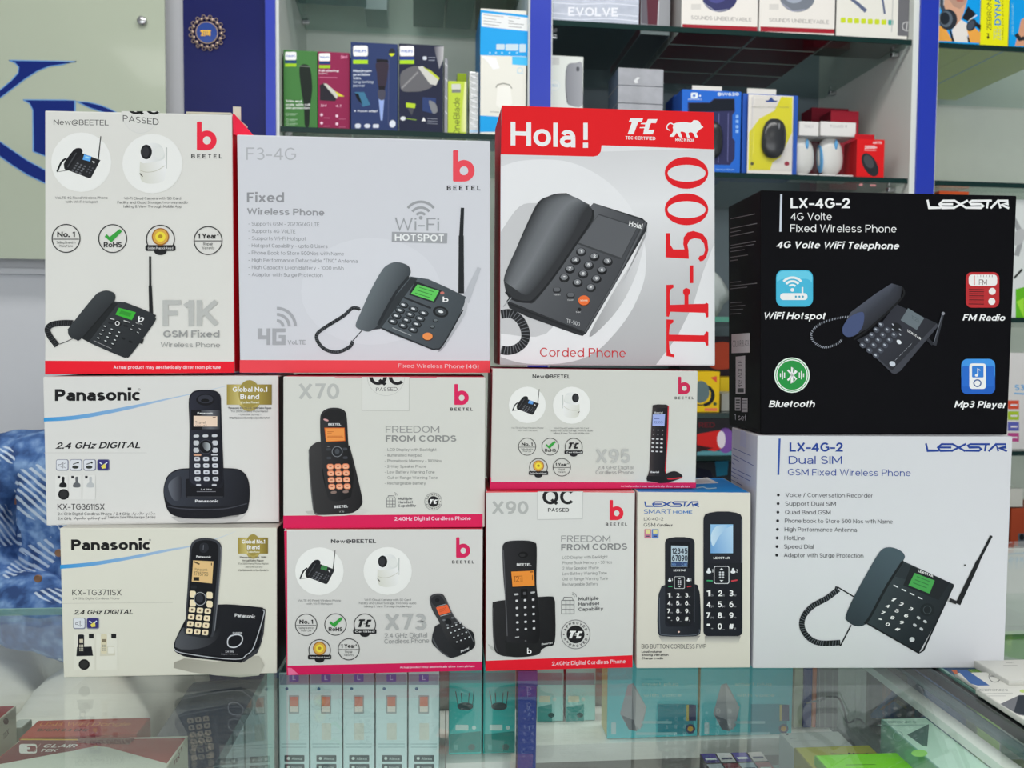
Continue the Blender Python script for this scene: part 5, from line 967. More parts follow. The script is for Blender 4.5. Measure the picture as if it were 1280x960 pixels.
# ---------------------------------------------------------------- left bay: grooming boxes
GG = 'grooming product boxes on the left bay shelf'
def shield(a, x0, y0, x1, y1, K, txt=True):
    w = x1-x0; a.part('brand_logo', 'white shield with tiny maker lettering'); a.rr(x0, y0, x1, y0+.72*w, .12*w, (224, 228, 234)); a.T('PHILIPS', x0+.1*w, x1-.1*w, y0+.45*w, .16*w, (70, 100, 180), 1); a.part('carton')
    a.rect(x0, y0+.76*w, x1, y0+1.0*w, K[0]); a.rect(x0, y1, x1, y1+.27*w, K[1])
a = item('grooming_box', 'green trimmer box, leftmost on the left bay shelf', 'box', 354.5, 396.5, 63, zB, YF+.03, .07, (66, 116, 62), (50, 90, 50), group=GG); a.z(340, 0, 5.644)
shield(a, 92, 366, 172, 448, ((30, 60, 110), (150, 190, 40)))
a.part('product_picture', 'dark trimmer picture'); a.sm([(196, 470), (264, 470), (284, 620), (268, 760), (262, 885), (232, 885), (224, 740), (204, 620)], (30, 38, 34)); a.ln([(192, 466), (268, 470)], 6, (110, 120, 110)); a.part('carton')
a.T('Trim and', 96, 210, 720, 15, (230, 235, 228), 1, yb1=722); a.T('style with full', 96, 268, 745, 14, (230, 235, 228), 1); a.T('skin protection', 96, 266, 768, 14, (230, 235, 228), 1)
for y in (806, 846, 876): a.ring(108, y, 9, 2, (200, 215, 200)); a.ln([(124, y-3), (180, y-3)], 3, (180, 200, 180)); a.ln([(124, y+6), (165, y+6)], 3, (150, 180, 150))
a.done()
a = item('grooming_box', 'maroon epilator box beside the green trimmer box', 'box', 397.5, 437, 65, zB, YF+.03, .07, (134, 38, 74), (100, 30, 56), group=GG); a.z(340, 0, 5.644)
shield(a, 332, 375, 410, 460, ((30, 60, 110), (150, 190, 40))); a.T('Full-shaving', 332, 470, 506, 15, (240, 220, 228), 1); a.T('razors', 332, 392, 524, 13, (240, 220, 228)); a.ln([(332, 546), (462, 548)], 5, (190, 110, 140)); a.T('2in1', 482, 530, 412, 20, (230, 150, 180), 1)
a.part('product_picture', 'grey shaver picture with yellow blade'); a.poly([(338, 600), (370, 585), (460, 690), (445, 714), (338, 708)], (40, 38, 46)); a.poly([(362, 590), (385, 590), (470, 665), (455, 698)], (190, 190, 180)); a.poly([(440, 640), (512, 680), (470, 680)], (206, 200, 60)); a.part('carton')
a.T('3in1', 342, 384, 752, 16, (226, 180, 200), 1); a.T('4.1', 448, 486, 756, 18, (226, 180, 200))
for x, y in ((350, 810), (350, 868), (458, 818), (458, 874)): a.ell(x, y, 10, 10, (226, 190, 206)); a.ln([(x+14, y+22), (x+60, y+22)], 4, (180, 100, 130))
a.done()
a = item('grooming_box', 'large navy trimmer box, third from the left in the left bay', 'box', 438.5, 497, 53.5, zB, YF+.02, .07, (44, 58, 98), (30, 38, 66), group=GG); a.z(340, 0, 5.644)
shield(a, 572, 322, 676, 422, ((40, 60, 130), (160, 200, 40))); a.ell(846, 368, 22, 28, (40, 44, 50)); a.sm([(826, 378), (866, 378), (850, 396), (838, 396)], (190, 200, 40))
for i, (t, x1) in enumerate([('Maximum', 702), ('precision', 692), ('trim,', 630), ('long lasting', 714), ('power', 654)]): a.T(t, 574, x1, 508+26*i, 18, (206, 214, 228), i < 3)
a.part('product_picture', 'black trimmer picture'); a.poly([(738, 415), (816, 420), (824, 440), (736, 440)], (28, 28, 34)); a.sm([(736, 445), (818, 445), (816, 520), (800, 610), (752, 608), (740, 520)], (52, 44, 56)); a.poly([(750, 605), (800, 608), (792, 650), (756, 648)], (30, 28, 34)); a.poly([(752, 690), (792, 694), (780, 850), (766, 848)], (140, 160, 210)); a.sm([(748, 640), (798, 640), (792, 700), (756, 700)], (70, 70, 84)); a.poly([(584, 650), (650, 650), (694, 740), (640, 752)], (60, 110, 140)); a.poly([(584, 660), (610, 660), (640, 740), (600, 700)], (20, 24, 32)); a.part('carton')
a.T('8  Power adapt', 578, 744, 790, 14, (210, 216, 228), 1); a.rr(586, 872, 626, 904, 12, (200, 206, 216)); a.ell(672, 888, 22, 15, (200, 206, 216)); a.rr(712, 876, 754, 902, 5, (200, 206, 216)); a.ell(850, 874, 22, 26, (206, 212, 222)); a.ln([(825, 420), (820, 880)], 3, (84, 88, 120)); a.done()
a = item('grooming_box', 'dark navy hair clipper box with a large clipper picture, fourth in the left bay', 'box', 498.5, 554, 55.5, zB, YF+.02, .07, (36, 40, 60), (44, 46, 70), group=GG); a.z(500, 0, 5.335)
shield(a, -2, 306, 94, 400, ((40, 60, 130), (160, 200, 40))); a.rr(152, 376, 178, 400, 6, (190, 195, 205)); a.ln([(190, 384), (236, 384)], 4, (150, 156, 170)); a.ln([(190, 402), (232, 402)], 4, (150, 156, 170))
a.part('product_picture', 'grey hair clipper picture'); a.sm([(2, 500), (40, 460), (110, 440), (150, 470), (220, 560), (170, 600), (90, 612), (10, 600)], (96, 96, 100)); a.ln([(10, 590), (120, 480)], 12, (130, 130, 132)); a.poly([(118, 446), (150, 440), (262, 520), (240, 570), (200, 560)], (190, 190, 184)); a.poly([(150, 444), (205, 470), (264, 520), (258, 534)], (176, 190, 60)); a.poly([(40, 684), (104, 692), (100, 722), (40, 716)], (170, 196, 50)); a.poly([(50, 722), (96, 724), (78, 770)], (70, 72, 80)); a.poly([(150, 648), (240, 655), (236, 760), (150, 740)], (46, 62, 106)); a.sm([(196, 670), (236, 690), (250, 740), (220, 756), (196, 700)], (120, 122, 126)); a.part('carton')
a.ell(20, 790, 18, 14, (206, 210, 214)); a.ln([(40, 790), (110, 800)], 5, (130, 160, 60)); a.poly([(158, 780), (172, 808), (144, 808)], (220, 220, 220))
for y in (790, 806, 822): a.ln([(182, y), (250, y+4)], 4, (130, 134, 146))
a.shade([(225, 310), (292, 310), (288, 400), (262, 460)], (60, 60, 76), (176, 176, 178), (1, 0), 1, False); a.done()
a = item('clear_case_box', 'narrow silver edged box between the clipper box and the lime box', 'box', 555.5, 559.5, 73, zB, YF+.03, .06, (150, 152, 158), (90, 92, 100)); a.z(500, 0, 5.335)
for y in (420, 520, 640, 740): a.ln([(300, y), (314, y+20)], 6, (206, 208, 210))
a.done()
a = item('grooming_box', 'slim lime green blade trimmer box with sideways lettering', 'box', 559.8, 583, 101.5, zB, YF+.03, .06, (178, 198, 66), (120, 140, 40), group=GG); a.z(500, 0, 5.335)
a.rr(344, 560, 404, 596, 5, (196, 198, 190)); a.rect(346, 597, 404, 618, (120, 124, 120)); a.T('OneBlade', 398, 398.3, 905, 42, (84, 96, 50), upv=(-42, 0), yb1=650); a.shade([(432, 545), (442, 545), (440, 880), (400, 880)], (178, 198, 66), (226, 232, 170), (1, 0), 1, False); a.done()
item('grooming_box', 'lime box just showing above the slim lime one', 'box', 571.5, 583, 91.5, zB, YF+.11, .05, (150, 176, 40), group=GG).done()
a = item('foil_packet', 'crinkled silver foil packet left of the tall blue box', 'packet', 586.5, 598.5, 90, zB, YF+.03, .05, mat('foil', (190, 192, 192), .2, metal=.6, noise=.3, nscale=60, bump=.8), mat('foil')); a.z(500, 0, 5.335)
for i in range(9): a.poly([(466, 500+i*40), (500, 508+i*40), (520, 524+i*40), (490, 520+i*40)], (226, 228, 228))
a.rect(464, 866, 520, 884, (170, 200, 226)); a.done()
a = item('router_box', 'tall glossy blue and white box with a fine print panel, right end of left bay', 'box', 600.5, 660, 12, zB, YF+.01, .16, (214, 213, 204), (26, 104, 160), (60, 150, 210), ym=90); a.z(500, 0, 5.335)
a.poly([(537, 66), (853, 102), (853, 376), (534, 368)], (34, 150, 214)); a.poly([(545, 84), (852, 118), (852, 208), (543, 176)], (214, 216, 216))
for i in range(4): a.ln([(556, 98+20*i), ([690, 640, 676, 660][i], 112+20*i)], 4, (140, 142, 144)); a.ln([(724, 116+20*i), ([800, 760, 826, 812][i], 124+20*i)], 4, (140, 142, 144))
for x0, x1 in ((642, 698), (704, 790), (796, 840)): a.rr(x0, 294, x1, 330+(x0-642)*.12, 5, (186, 204, 214))
for x in (600, 640, 680, 730, 780): a.ell(x, 352, 7, 7, (140, 196, 224), up=False)
a.poly([(748, 376), (853, 380), (853, 438), (748, 430)], (70, 176, 224)); a.ring(800, 470, 18, 4, (170, 200, 216)); a.ln([(780, 486), (824, 490)], 4, (170, 200, 216)); a.poly([(534, 770), (690, 780), (690, 878), (534, 880)], (30, 150, 214)); a.ln([(640, 585), (650, 565), (690, 556), (730, 566), (746, 590)], 6, (120, 120, 112)); a.poly([(650, 575), (735, 575), (750, 690), (690, 740), (640, 700)], (222, 221, 214))
a.poly([(540, 370), (640, 385), (665, 455), (620, 465), (590, 420)], (232, 234, 234)); a.ln([(600, 745), (660, 748)], 4, (150, 150, 146)); a.done()
# boxes on the top shelf of the left bay (seen through the glass from below)
GT = 'boxes on the top shelf of the left bay'
def topbox(label, x0, x1, y, d, c, b): 
    a = item('carton_box', label, 'box', x0, x1, 0, zA, y, d, c, c, bottom=b, group=GT, zt=zA+.22, ym=-20); a.done()
topbox('wide teal carton on the top shelf of the left bay, leftmost', 352, 452, YF+.10, .19, (60, 120, 140), (88, 128, 140)); topbox('small white carton with blue panel on the top shelf', 455, 484, YF+.30, .12, (190, 200, 205), (120, 140, 140))
topbox('dark green carton on the top shelf, right of the gap', 516, 560, YF+.06, .34, (50, 96, 90), (54, 96, 90)); topbox('dark green carton on the top shelf, second from the partition', 563, 600, YF+.06, .34, (50, 96, 90), (60, 100, 94)); topbox('brown carton on the top shelf beside the blue partition', 605, 652, YF+.12, .28, (96, 92, 66), (92, 90, 66))
# ---------------------------------------------------------------- middle bay: top shelf
SILV = mat('silver_film', (178, 184, 198), .22, metal=.35, noise=.2, nscale=40, bump=.6)
a = item('silver_pouch_box', 'silver film wrapped box with pale lettering, left end of the middle bay', 'box', 691, 799, -60, zC, YF+.02, .3, SILV, SILV, bottom=(70, 76, 84), ym=0, zt=zC+.16); a.z(680, 0, 6.856)
a.T('EVOLVE', 206, 634, 136, 76, (216, 218, 226), 1, yb1=142)
for y in (20, 110, 150): a.ln([(70, y), (300, y+16), (560, y+10), (800, y+30)], 7, (208, 212, 222), smooth=5)
a.done()
a = item('headphone_box', 'glossy box with a red panel standing sideways beside the silver wrapped box', 'box', 801, 838, -60, zC, YF+.06, .3, (140, 142, 146), (112, 44, 56), bottom=(80, 70, 76), ym=0, zt=zC+.18); a.z(680, 0, 6.856)
a.poly([(835, -40), (900, -40), (905, 210), (835, 200)], (100, 96, 104)); a.poly([(880, -40), (985, -40), (970, 215), (890, 210)], (86, 40, 52)); a.ln([(985, 10), (975, 215)], 8, (190, 192, 196)); a.done()
RB = (126, 26, 40)
def hpbox(label, x0, x1, yf, front=False, kind=0):
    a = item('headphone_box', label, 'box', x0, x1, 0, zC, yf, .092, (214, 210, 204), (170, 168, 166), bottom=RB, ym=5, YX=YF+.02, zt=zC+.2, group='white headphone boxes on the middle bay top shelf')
    if front:
        a.z(680, 0, 3.2); a.part('colour_band', 'dark red band along the bottom'); ox = x0; y = 31 if kind == 0 else 34
        a.z(0, 0, 1); a.poly([(x0+1, y-1), (x1-1, y+2.5), (x1-1, y+8), (x0+1, y+5)], (150, 30, 44)); a.part('carton'); a.T('SOUNDS UNBELIEVABLE', x0+12, x1-8, y-7, 4.6, (120, 116, 116), 0, yb1=y-4)
        a.part('product_picture', 'picture of headphones, lower rim'); xc = (x0+x1)/2; c = (52, 54, 96) if kind == 0 else (110, 116, 126); a.ell(xc, -4, 22, 19, c); a.ell(xc-4, -7, 13, 11, tuple(int(v*1.35) for v in c)); a.ln([(xc-20, 4), (xc-6, 14), (xc+10, 12)], 1.2, (150, 152, 170)); a.part('carton')
        a.rect(x0+12, 5, x0+24, 12, (196, 193, 188)); 
    a.done()
for k in range(4):
    nm = ['front', 'second', 'third', 'rearmost'][k]
    hpbox('white box with navy headphones, %s of its row of four' % nm, 852, 947.5, YF+.02+.096*k, k == 0, 0); hpbox('white box with grey headphones, %s of its row of four' % nm, 949.5, 1044, YF+.02+.096*k, k == 0, 1)
a = item('earphone_box', 'white box with yellow squares and grey right edge, right end of middle bay', 'box', 1045.5, 1143, 0, zC, YF+.02, .12, (212, 210, 202), (84, 84, 88), bottom=(96, 98, 96), ym=20, zt=zC+.2); a.z(980, 0, 4)
a.poly([(572, -20), (662, -20), (655, 185), (568, 178)], (100, 100, 104)); a.ring(614, 132, 22, 4, (190, 190, 190)); a.ln([(612, 150), (616, 114)], 4, (200, 200, 200))
for i in range(8): a.rr(283+34*i, 88+1.6*i, 308+34*i, 114+1.6*i, 5, (186, 200, 40) if i < 7 else (70, 150, 140), up=False)
a.ln([(330, -10), (370, 20), (410, 56)], 14, (86, 96, 124), 20); a.ln([(492, -10), (504, 70)], 10, (86, 96, 124)); a.ln([(545, -10), (538, 160)], 5, (180, 180, 176)); a.done()
# ---------------------------------------------------------------- middle bay: mouse shelf
def blob(name, parent, c, r, rot, m, pw=1.0):
    bm = bmesh.new(); bmesh.ops.create_uvsphere(bm, u_segments=24, v_segments=14, radius=1)
    sg_ = lambda q: math.copysign(abs(q)**pw, q)
    for v in bm.verts:
        v.co = Vector((sg_(v.co.x), v.co.y, sg_(v.co.z))); v.co = Vector((v.co.x*r[0], v.co.y*r[1], v.co.z*r[2]*(1 if v.co.z > 0 else .92)))
    bmesh.ops.rotate(bm, verts=bm.verts, matrix=Matrix.Rotation(rot, 3, 'Y')); bmesh.ops.translate(bm, verts=bm.verts, vec=c)
    return bm_obj(name, bm, [m], parent, smooth=True)
def loc_(a, px, py, dy=0): 
    p = at(px, py, a.P.y); return a.root.matrix_world.inverted() @ Vector((p.x, p.y+dy, p.z))
BK = mat('black_gloss_plastic', (34, 36, 40), .22, spec=.6); WP = mat('white_gloss_plastic', (206, 206, 202), .3, spec=.5)
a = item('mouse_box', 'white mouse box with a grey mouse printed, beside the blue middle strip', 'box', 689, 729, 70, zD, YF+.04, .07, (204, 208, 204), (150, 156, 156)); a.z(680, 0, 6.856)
a.rect(70, 492, 132, 556, (186, 188, 186)); a.ell(92, 732, 46, 46, (196, 206, 208)); a.ell(92, 732, 40, 40, (208, 212, 210)); a.T('DELL', 66, 120, 742, 20, (150, 176, 196), 1)
a.part('product_picture', 'grey mouse picture'); a.shade([(190, 590), (215, 545), (270, 540), (326, 542), (328, 730), (328, 905), (230, 905), (195, 870), (182, 730)], (122, 124, 130), (150, 152, 158), (1, 0), 3); a.ln([(190, 600), (186, 740), (200, 880)], 8, (96, 98, 104), smooth=4); a.rr(276, 572, 304, 612, 12, (80, 82, 88)); a.part('carton'); a.done()
GB = [mat('marbled_grey_card', (150, 152, 158), .5, noise=.35, nscale=26)]
zz = zD
for k in range(6):
    z1 = zD+(at(800, 85.5, YF+.06).z-zD)*(k+1)/6
    a = item('adapter_box', 'flat marbled grey box, %s from the bottom of the stack of six' % ['first', 'second', 'third', 'fourth', 'fifth', 'sixth'][k], 'box', 772.5, 829, 0, zz+.0004, YF+.06, .10, GB[0], (96, 110, 130), group='stacked marbled grey boxes in the middle bay', zt=z1, ym=120)
    if k == 5: a.z(680, 0, 6.856); a.poly([(770, 690), (800, 660), (825, 665), (800, 690), (812, 710), (780, 715)], (206, 208, 210))
    a.done(); zz = z1
def tab(a, x0, x1, y0, y1, m, dy=.004):   # hanging tab of card standing above the box
    p, q = loc_(a, x0, y0, dy), loc_(a, x1, y1, dy); boxobj('hang_tab', (p.x, p.y, q.z), (q.x, p.y+.001, p.z), m, a.root, .0)
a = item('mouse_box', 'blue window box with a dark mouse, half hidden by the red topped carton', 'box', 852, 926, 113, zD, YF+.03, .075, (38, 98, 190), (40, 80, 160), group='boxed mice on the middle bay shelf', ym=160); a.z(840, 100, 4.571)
a.part('window', 'clear window showing the dark inside'); a.poly([(90, 128), (215, 128), (240, 106), (358, 106), (360, 180), (345, 200), (345, 330), (360, 350), (358, 450), (330, 486), (90, 480)], (46, 48, 84)); a.poly([(96, 132), (218, 132), (242, 110), (354, 110), (354, 176), (98, 182)], (20, 26, 36)); a.part('carton')
a.T('BW620', 262, 382, 90, 18, (214, 222, 236), 1); a.rr(108, 72, 148, 104, 8, (214, 222, 236)); a.ell(126, 90, 8, 8, (38, 98, 190)); a.ell(160, 90, 5, 5, (214, 222, 236)); a.T('PORTRONICS', 92, 170, 114, 8, (190, 205, 230), 1); a.T('Wireless Mouse', 250, 356, 516, 10, (130, 170, 226), 1)
for y in (210, 238, 268, 294): a.rr(364, y-10, 380, y+8, 3, (130, 170, 220))
for x in (268, 322): a.ln([(x, 190), (x-4, 470)], 3, (110, 112, 160))
tab(a, 866, 903, 106, 114, card((206, 204, 198)))
blob('mouse', a.root, loc_(a, 890, 176, -.002), (.026, .012, .046), 0, BK, .8); a.done()
item('mouse_box', 'blue window box directly behind the left blue mouse box', 'box', 842, 900, 120, zD, YF+.13, .07, (34, 72, 160), (30, 60, 140), group='boxed mice on the middle bay shelf', ym=160).done()
a = item('mouse_box', 'blue mouse box behind the yellow and white blister card', 'box', 928, 997, 118, zD, YF+.035, .075, (44, 84, 168), (36, 66, 140), group='boxed mice on the middle bay shelf', ym=160); tab(a, 935, 971, 109.5, 119, card((206, 204, 198))); a.done()
a = item('blister_card', 'yellow and white card with a black mouse under a clear blister', 'mouse', 935, 991, 119, zD, YF+.024, .003, (216, 212, 206), (200, 196, 190), bev=.0006, ym=160); a.z(840, 100, 4.571)
a.poly([(440, 300), (500, 220), (585, 175), (625, 96), (688, 98), (686, 300), (620, 440), (575, 470), (560, 516), (436, 516)], (214, 206, 44)); a.poly([(532, 118), (550, 116), (566, 98), (584, 116), (602, 118), (596, 126), (540, 126)], (40, 70, 140)); a.T('HAVELS Comfort mouse', 458, 668, 160, 11, (110, 110, 90)); a.ell(656, 478, 14, 13, (150, 40, 60)); a.ell(458, 478, 10, 10, (80, 80, 50))
blob('mouse', a.root, loc_(a, 840+575/4.571, 100+342/4.571, -.006), (.030, .015, .049), .06, BK, .8); bb = blob('scroll_wheel', a.root, loc_(a, 840+592/4.571, 100+278/4.571, -.018), (.0022, .003, .009), .05, mat('grey_rubber', (120, 122, 126), .4))
boxobj('blister', tuple(loc_(a, 938, 124, -.012)+Vector((0, -.006, -.168))), tuple(loc_(a, 989, 124, -.012)+Vector((0, .010, 0))), glass('clear_plastic', (.97, .97, .97), .05, 1.35), a.root, .004); a.done()
def clearbox(label, x0, x1, yt, Y):
    a = item('mouse_box', label, 'box', x0, x1, yt, zD, Y, .06, (204, 200, 196), (200, 198, 196), group='white mice in clear boxes', ym=190); a.z(840, 100, 4.571)
    # open front: header card, clear body and the mouse inside
    A = a.root.matrix_world.inverted(); p0, p1 = A @ a.cor[0], A @ a.cor[2]; h = p0.z-p1.z
    r = a.root; boxobj('header_card', (p0.x, p0.y, p0.z-.25*h), (p1.x, p0.y+.059, p0.z), card((208, 206, 204)), r, .001); boxobj('base_card', (p0.x, p0.y, p1.z), (p1.x, p0.y+.059, p1.z+.07*h), card((208, 206, 204)), r, .001)
    boxobj('clear_sleeve', (p0.x+.0005, p0.y+.0005, p1.z+.07*h), (p1.x-.0005, p0.y+.058, p0.z-.25*h), glass('clear_plastic', (.97, .97, .97), .05, 1.35), r)
    xc = (p0.x+p1.x)/2; blob('mouse', r, Vector((xc-.004, p0.y+.03, p1.z+.42*h)), (.032, .02, .048), -.08, WP, .82); blob('mouse_stripe', r, Vector((xc-.03, p0.y+.03, p1.z+.38*h)), (.004, .016, .036), -.08, mat('sky_blue_plastic', (90, 160, 210), .3)); blob('scroll_wheel', r, Vector((xc+.002, p0.y+.012, p1.z+.62*h)), (.004, .004, .013), 0, mat('sky_blue_plastic'))
    a.T('TOAD II', (x0+.28*(x1-x0)-840)*4.571, (x0+.76*(x1-x0)-840)*4.571, 273, 16, (150, 148, 150), 0)
    Art.build(a); me = getattr(a, 'join', None)
    link('header_lettering', me, r, None, [print_mat()])
clearbox('clear box with a white mouse, touching the yellow card', 998.5, 1022.5, 152, YF+.035); clearbox('clear box with a white mouse, nearer the red box at right', 1025, 1069, 152.5, YF+.035)
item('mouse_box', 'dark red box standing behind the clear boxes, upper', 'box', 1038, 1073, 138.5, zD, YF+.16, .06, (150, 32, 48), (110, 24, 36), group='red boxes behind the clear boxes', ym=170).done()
item('mouse_box', 'dark red box furthest back behind the clear boxes', 'box', 1014, 1060, 135, zD, YF+.26, .06, (120, 26, 42), group='red boxes behind the clear boxes', ym=170).done()
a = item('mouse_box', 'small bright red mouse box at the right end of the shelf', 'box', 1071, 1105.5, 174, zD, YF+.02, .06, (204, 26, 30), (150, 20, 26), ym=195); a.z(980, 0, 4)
a.T('ARTIS', 444, 490, 720, 12, (240, 200, 200), 1); a.T('2000+', 402, 464, 744, 16, (240, 226, 226), 1); a.rect(402, 750, 462, 754, (230, 150, 150)); a.part('product_picture', 'black mouse picture'); a.ell(430, 824, 34, 64, (40, 40, 44), -.5); a.ell(424, 808, 22, 36, (66, 68, 72), -.5); a.rr(376, 918, 394, 930, 3, (230, 150, 150)); a.rr(430, 922, 460, 932, 3, (230, 150, 150)); a.part('carton')
tab(a, 1070, 1094, 167, 175, card((176, 24, 34))); a.done()
# ---------------------------------------------------------------- right bay: top shelf, big blue boxes
def art_head(a):
    a.z(1130, 0, 8); a.part('product_picture', 'printed photo of a person with headphones round the neck, face cut off above the mouth')
    SK = (204, 158, 132); a.poly([(325, -30), (640, -30), (600, 120), (560, 220), (520, 300), (430, 120)], SK); a.poly([(430, -30), (640, -30), (610, 40), (560, 90), (500, 66)], (176, 140, 122)); a.poly([(520, -5), (600, 0), (590, 18), (530, 14)], (170, 96, 84))
    a.poly([(478, 300), (570, 195), (640, 240), (640, 425), (500, 418)], (218, 212, 206)); a.poly([(326, 236), (420, 290), (486, 414), (326, 408)], (226, 158, 70)); a.poly([(632, 300), (700, 270), (766, 330), (762, 430), (660, 424)], (226, 158, 70)); a.poly([(450, 290), (470, 300), (506, 418), (480, 414)], (24, 24, 28)); a.poly([(640, 60), (722, 140), (640, 212), (580, 184)], (30, 30, 36)); a.poly([(690, 200), (770, 250), (766, 300), (700, 250)], (28, 28, 32)); a.ln([(730, 150), (670, 190), (640, 220)], 10, (220, 220, 220)); a.poly([(632, 360), (650, 380), (664, 424), (640, 420)], (24, 24, 28))
    a.ln([(372, -20), (380, 60), (400, 110)], 40, (64, 72, 84)); a.ell(440, 196, 92, 104, (40, 46, 54)); a.ell(420, 190, 66, 82, (86, 98, 110)); a.ell(408, 184, 48, 62, (34, 40, 48)); a.ln([(400, -20), (396, 50)], 8, (170, 178, 184)); a.ell(674, 250, 44, 66, (40, 46, 56), .5); a.ell(668, 252, 30, 50, (66, 74, 86), .5); a.part('carton')
YB_ = (214, 214, 60)
a = item('headphone_box', 'big bright blue box printed with a person wearing an orange jacket, top right', 'box', 1172.5, 1225, 0, zH, YF+.02, .4, (14, 150, 222), (226, 212, 30), bottom=YB_, ym=30, zt=zH+.2, group='big blue headphone boxes, top right'); art_head(a); a.done()
a = item('headphone_box', 'yellow box side with large blue sideways lettering, top right', 'box', 1226, 1261, 0, zH, YF+.02, .4, (236, 222, 22), (226, 212, 30), bottom=YB_, ym=30, zt=zH+.2, group='big blue headphone boxes, top right'); a.z(1130, 0, 8)
a.T('ZEBRONICS', 874, 874.5, 305, 44, (60, 60, 40), upv=(-44, 0), yb1=-120); a.poly([(826, 330), (852, 336), (846, 356), (856, 380), (838, 392), (828, 372), (840, 352)], (30, 30, 30)); a.T('ZEB-', 968, 968.5, 400, 72, (170, 186, 150), upv=(-72, 0), yb1=262); a.T('DYNAMIC', 968, 968.5, 252, 64, (20, 130, 200), 1, upv=(-64, 0), yb1=-200); a.T('WIRELESS BT HEADPHONE', 996, 996.5, 400, 16, (120, 110, 30), upv=(-16, 0), yb1=-200); a.done()
a = item('headphone_box', 'bright blue box with a raised hand and watch printed, right edge', 'box', 1262, 1330, 0, zH, YF+.02, .4, (14, 150, 222), (14, 120, 190), bottom=YB_, ym=30, zt=zH+.2, group='big blue headphone boxes, top right'); a.z(1130, 0, 8)
a.part('product_picture', 'printed hand with a dark watch'); a.poly([(1150, 300), (1170, 200), (1200, 176), (1300, 180), (1300, 460), (1110, 460)], (204, 150, 120)); a.ln([(1120, 340), (1160, 392), (1210, 380)], 40, (40, 44, 50)); a.part('carton'); a.T('ZEB-DYNAMIC', 1096, 1096.4, 350, 18, (150, 210, 240), upv=(-18, 0), yb1=30); a.done()
# right bay lower shelves
item('headset_stand_box', 'orange box behind the black carton in the right bay', 'box', 1174, 1211, 239, zJ, YF+.05, .2, (206, 84, 44), (170, 70, 40), ym=250).done()
a = item('headset_box', 'white and green headset box at the far right edge', 'box', 1252, 1330, 250, zJ, YF+.03, .15, (206, 210, 208), (190, 196, 190), ym=320); a.z(1080, 200, 1.92)
a.poly([(364, 310), (484, 280), (484, 384), (364, 384)], (96, 176, 36)); a.ln([(352, 130), (376, 180), (366, 230)], 12, (150, 152, 154), smooth=4); a.ell(372, 185, 14, 22, (176, 178, 178), .5); a.ln([(380, 262), (360, 284)], 5, (30, 34, 30)); a.poly([(366, 340), (384, 330), (384, 380)], (150, 210, 60)); a.done()
a = item('gadget_box', 'white box with a column of small coloured squares, far right', 'box', 1248, 1330, 441, zK, YF+.03, .15, (206, 204, 202), (190, 188, 186), ym=500); a.z(1080, 200, 1.92)
a.T('S3X', 362, 400, 553, 14, (90, 160, 210), 1); a.ln([(360, 560), (400, 562)], 3, (90, 160, 210))
for i, c in enumerate([(204, 76, 50), (160, 186, 50), (86, 92, 170), (176, 70, 130)]): a.rect(345, 577+26*i, 372, 598+26*i, c); a.ln([(352, 588+26*i), (368, 588+26*i)], 4, (220, 215, 220))
a.done()
item('gadget_box', 'small white box on top of the orange boxes, far right', 'box', 1250, 1279, 611, at(1265, 634, YF+.045).z, YF+.045, .1, (204, 204, 196), ym=620).done()
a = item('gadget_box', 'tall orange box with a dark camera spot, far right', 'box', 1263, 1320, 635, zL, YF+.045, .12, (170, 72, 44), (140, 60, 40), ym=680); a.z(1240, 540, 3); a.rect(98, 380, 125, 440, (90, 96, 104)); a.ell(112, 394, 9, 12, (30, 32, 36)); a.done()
a = item('gadget_box', 'small grey box with an orange flower mark, far right', 'box', 1242, 1274.5, 684, zL, YF+.01, .03, (124, 118, 110), (100, 96, 90), ym=710); a.z(1240, 540, 3); a.sm([(62, 492), (80, 478), (98, 488), (102, 500), (82, 514), (64, 504)], (196, 140, 96)); a.rect(64, 524, 96, 538, (206, 204, 200)); a.rect(66, 542, 96, 558, (60, 40, 40)); a.ell(72, 458, 8, 9, (176, 190, 196)); a.done()
item('gadget_box', 'dark red box behind the small grey box, far right', 'box', 1240, 1262, 640, zL, YF+.18, .1, (110, 40, 36), ym=690).done()
item('gadget_box', 'green glass fronted carton under the purple edged shelf', 'box', 1240, 1330, 756, zL-.30, YF+.03, .2, (70, 96, 84), ym=780).done()
# middle bay, lower shelves seen between the cartons
bag = bmesh.new(); p0 = at(880, 400, YF+.06)
bmesh.ops.create_uvsphere(bag, u_segments=24, v_segments=16, radius=1)
for v in bag.verts:
    n_ = math.sin(v.co.x*9+v.co.z*7)*.06+math.sin(v.co.y*13+v.co.x*5)*.05; v.co = Vector((v.co.x*.10*(1+n_), v.co.y*.06*(1+n_), max(-.062, v.co.z*.075*(1+n_))+.062))
bag_o = bm_obj('wrapped_bag', bag, [mat('milky_plastic', (170, 178, 176), .2, noise=.3, nscale=20, bump=.7)], loc=(at(895, 380, YF).x-.03, YF+.12, zE+.002), smooth=True); tag(bag_o, 'crumpled clear plastic bag on the shelf between the red and black cartons', 'bag')
a = item('speaker_box', 'dark box with an orange red picture on the middle bay shelf', 'box', 850, 935, 420, zF, YF+.29, .10, (40, 30, 36), ym=450); a.z(0, 0, 1); a.sm([(880, 440), (896, 428), (920, 432), (925, 455), (900, 462), (885, 456)], (176, 64, 40)); a.done()
a = item('headphone_box', 'yellow box with a black headband picture, between the stacks', 'box', 850, 899.5, 464.5, zF, YF+.02, .09, (222, 184, 26), (196, 160, 20), ym=490); a.z(860, 440, 5.333)
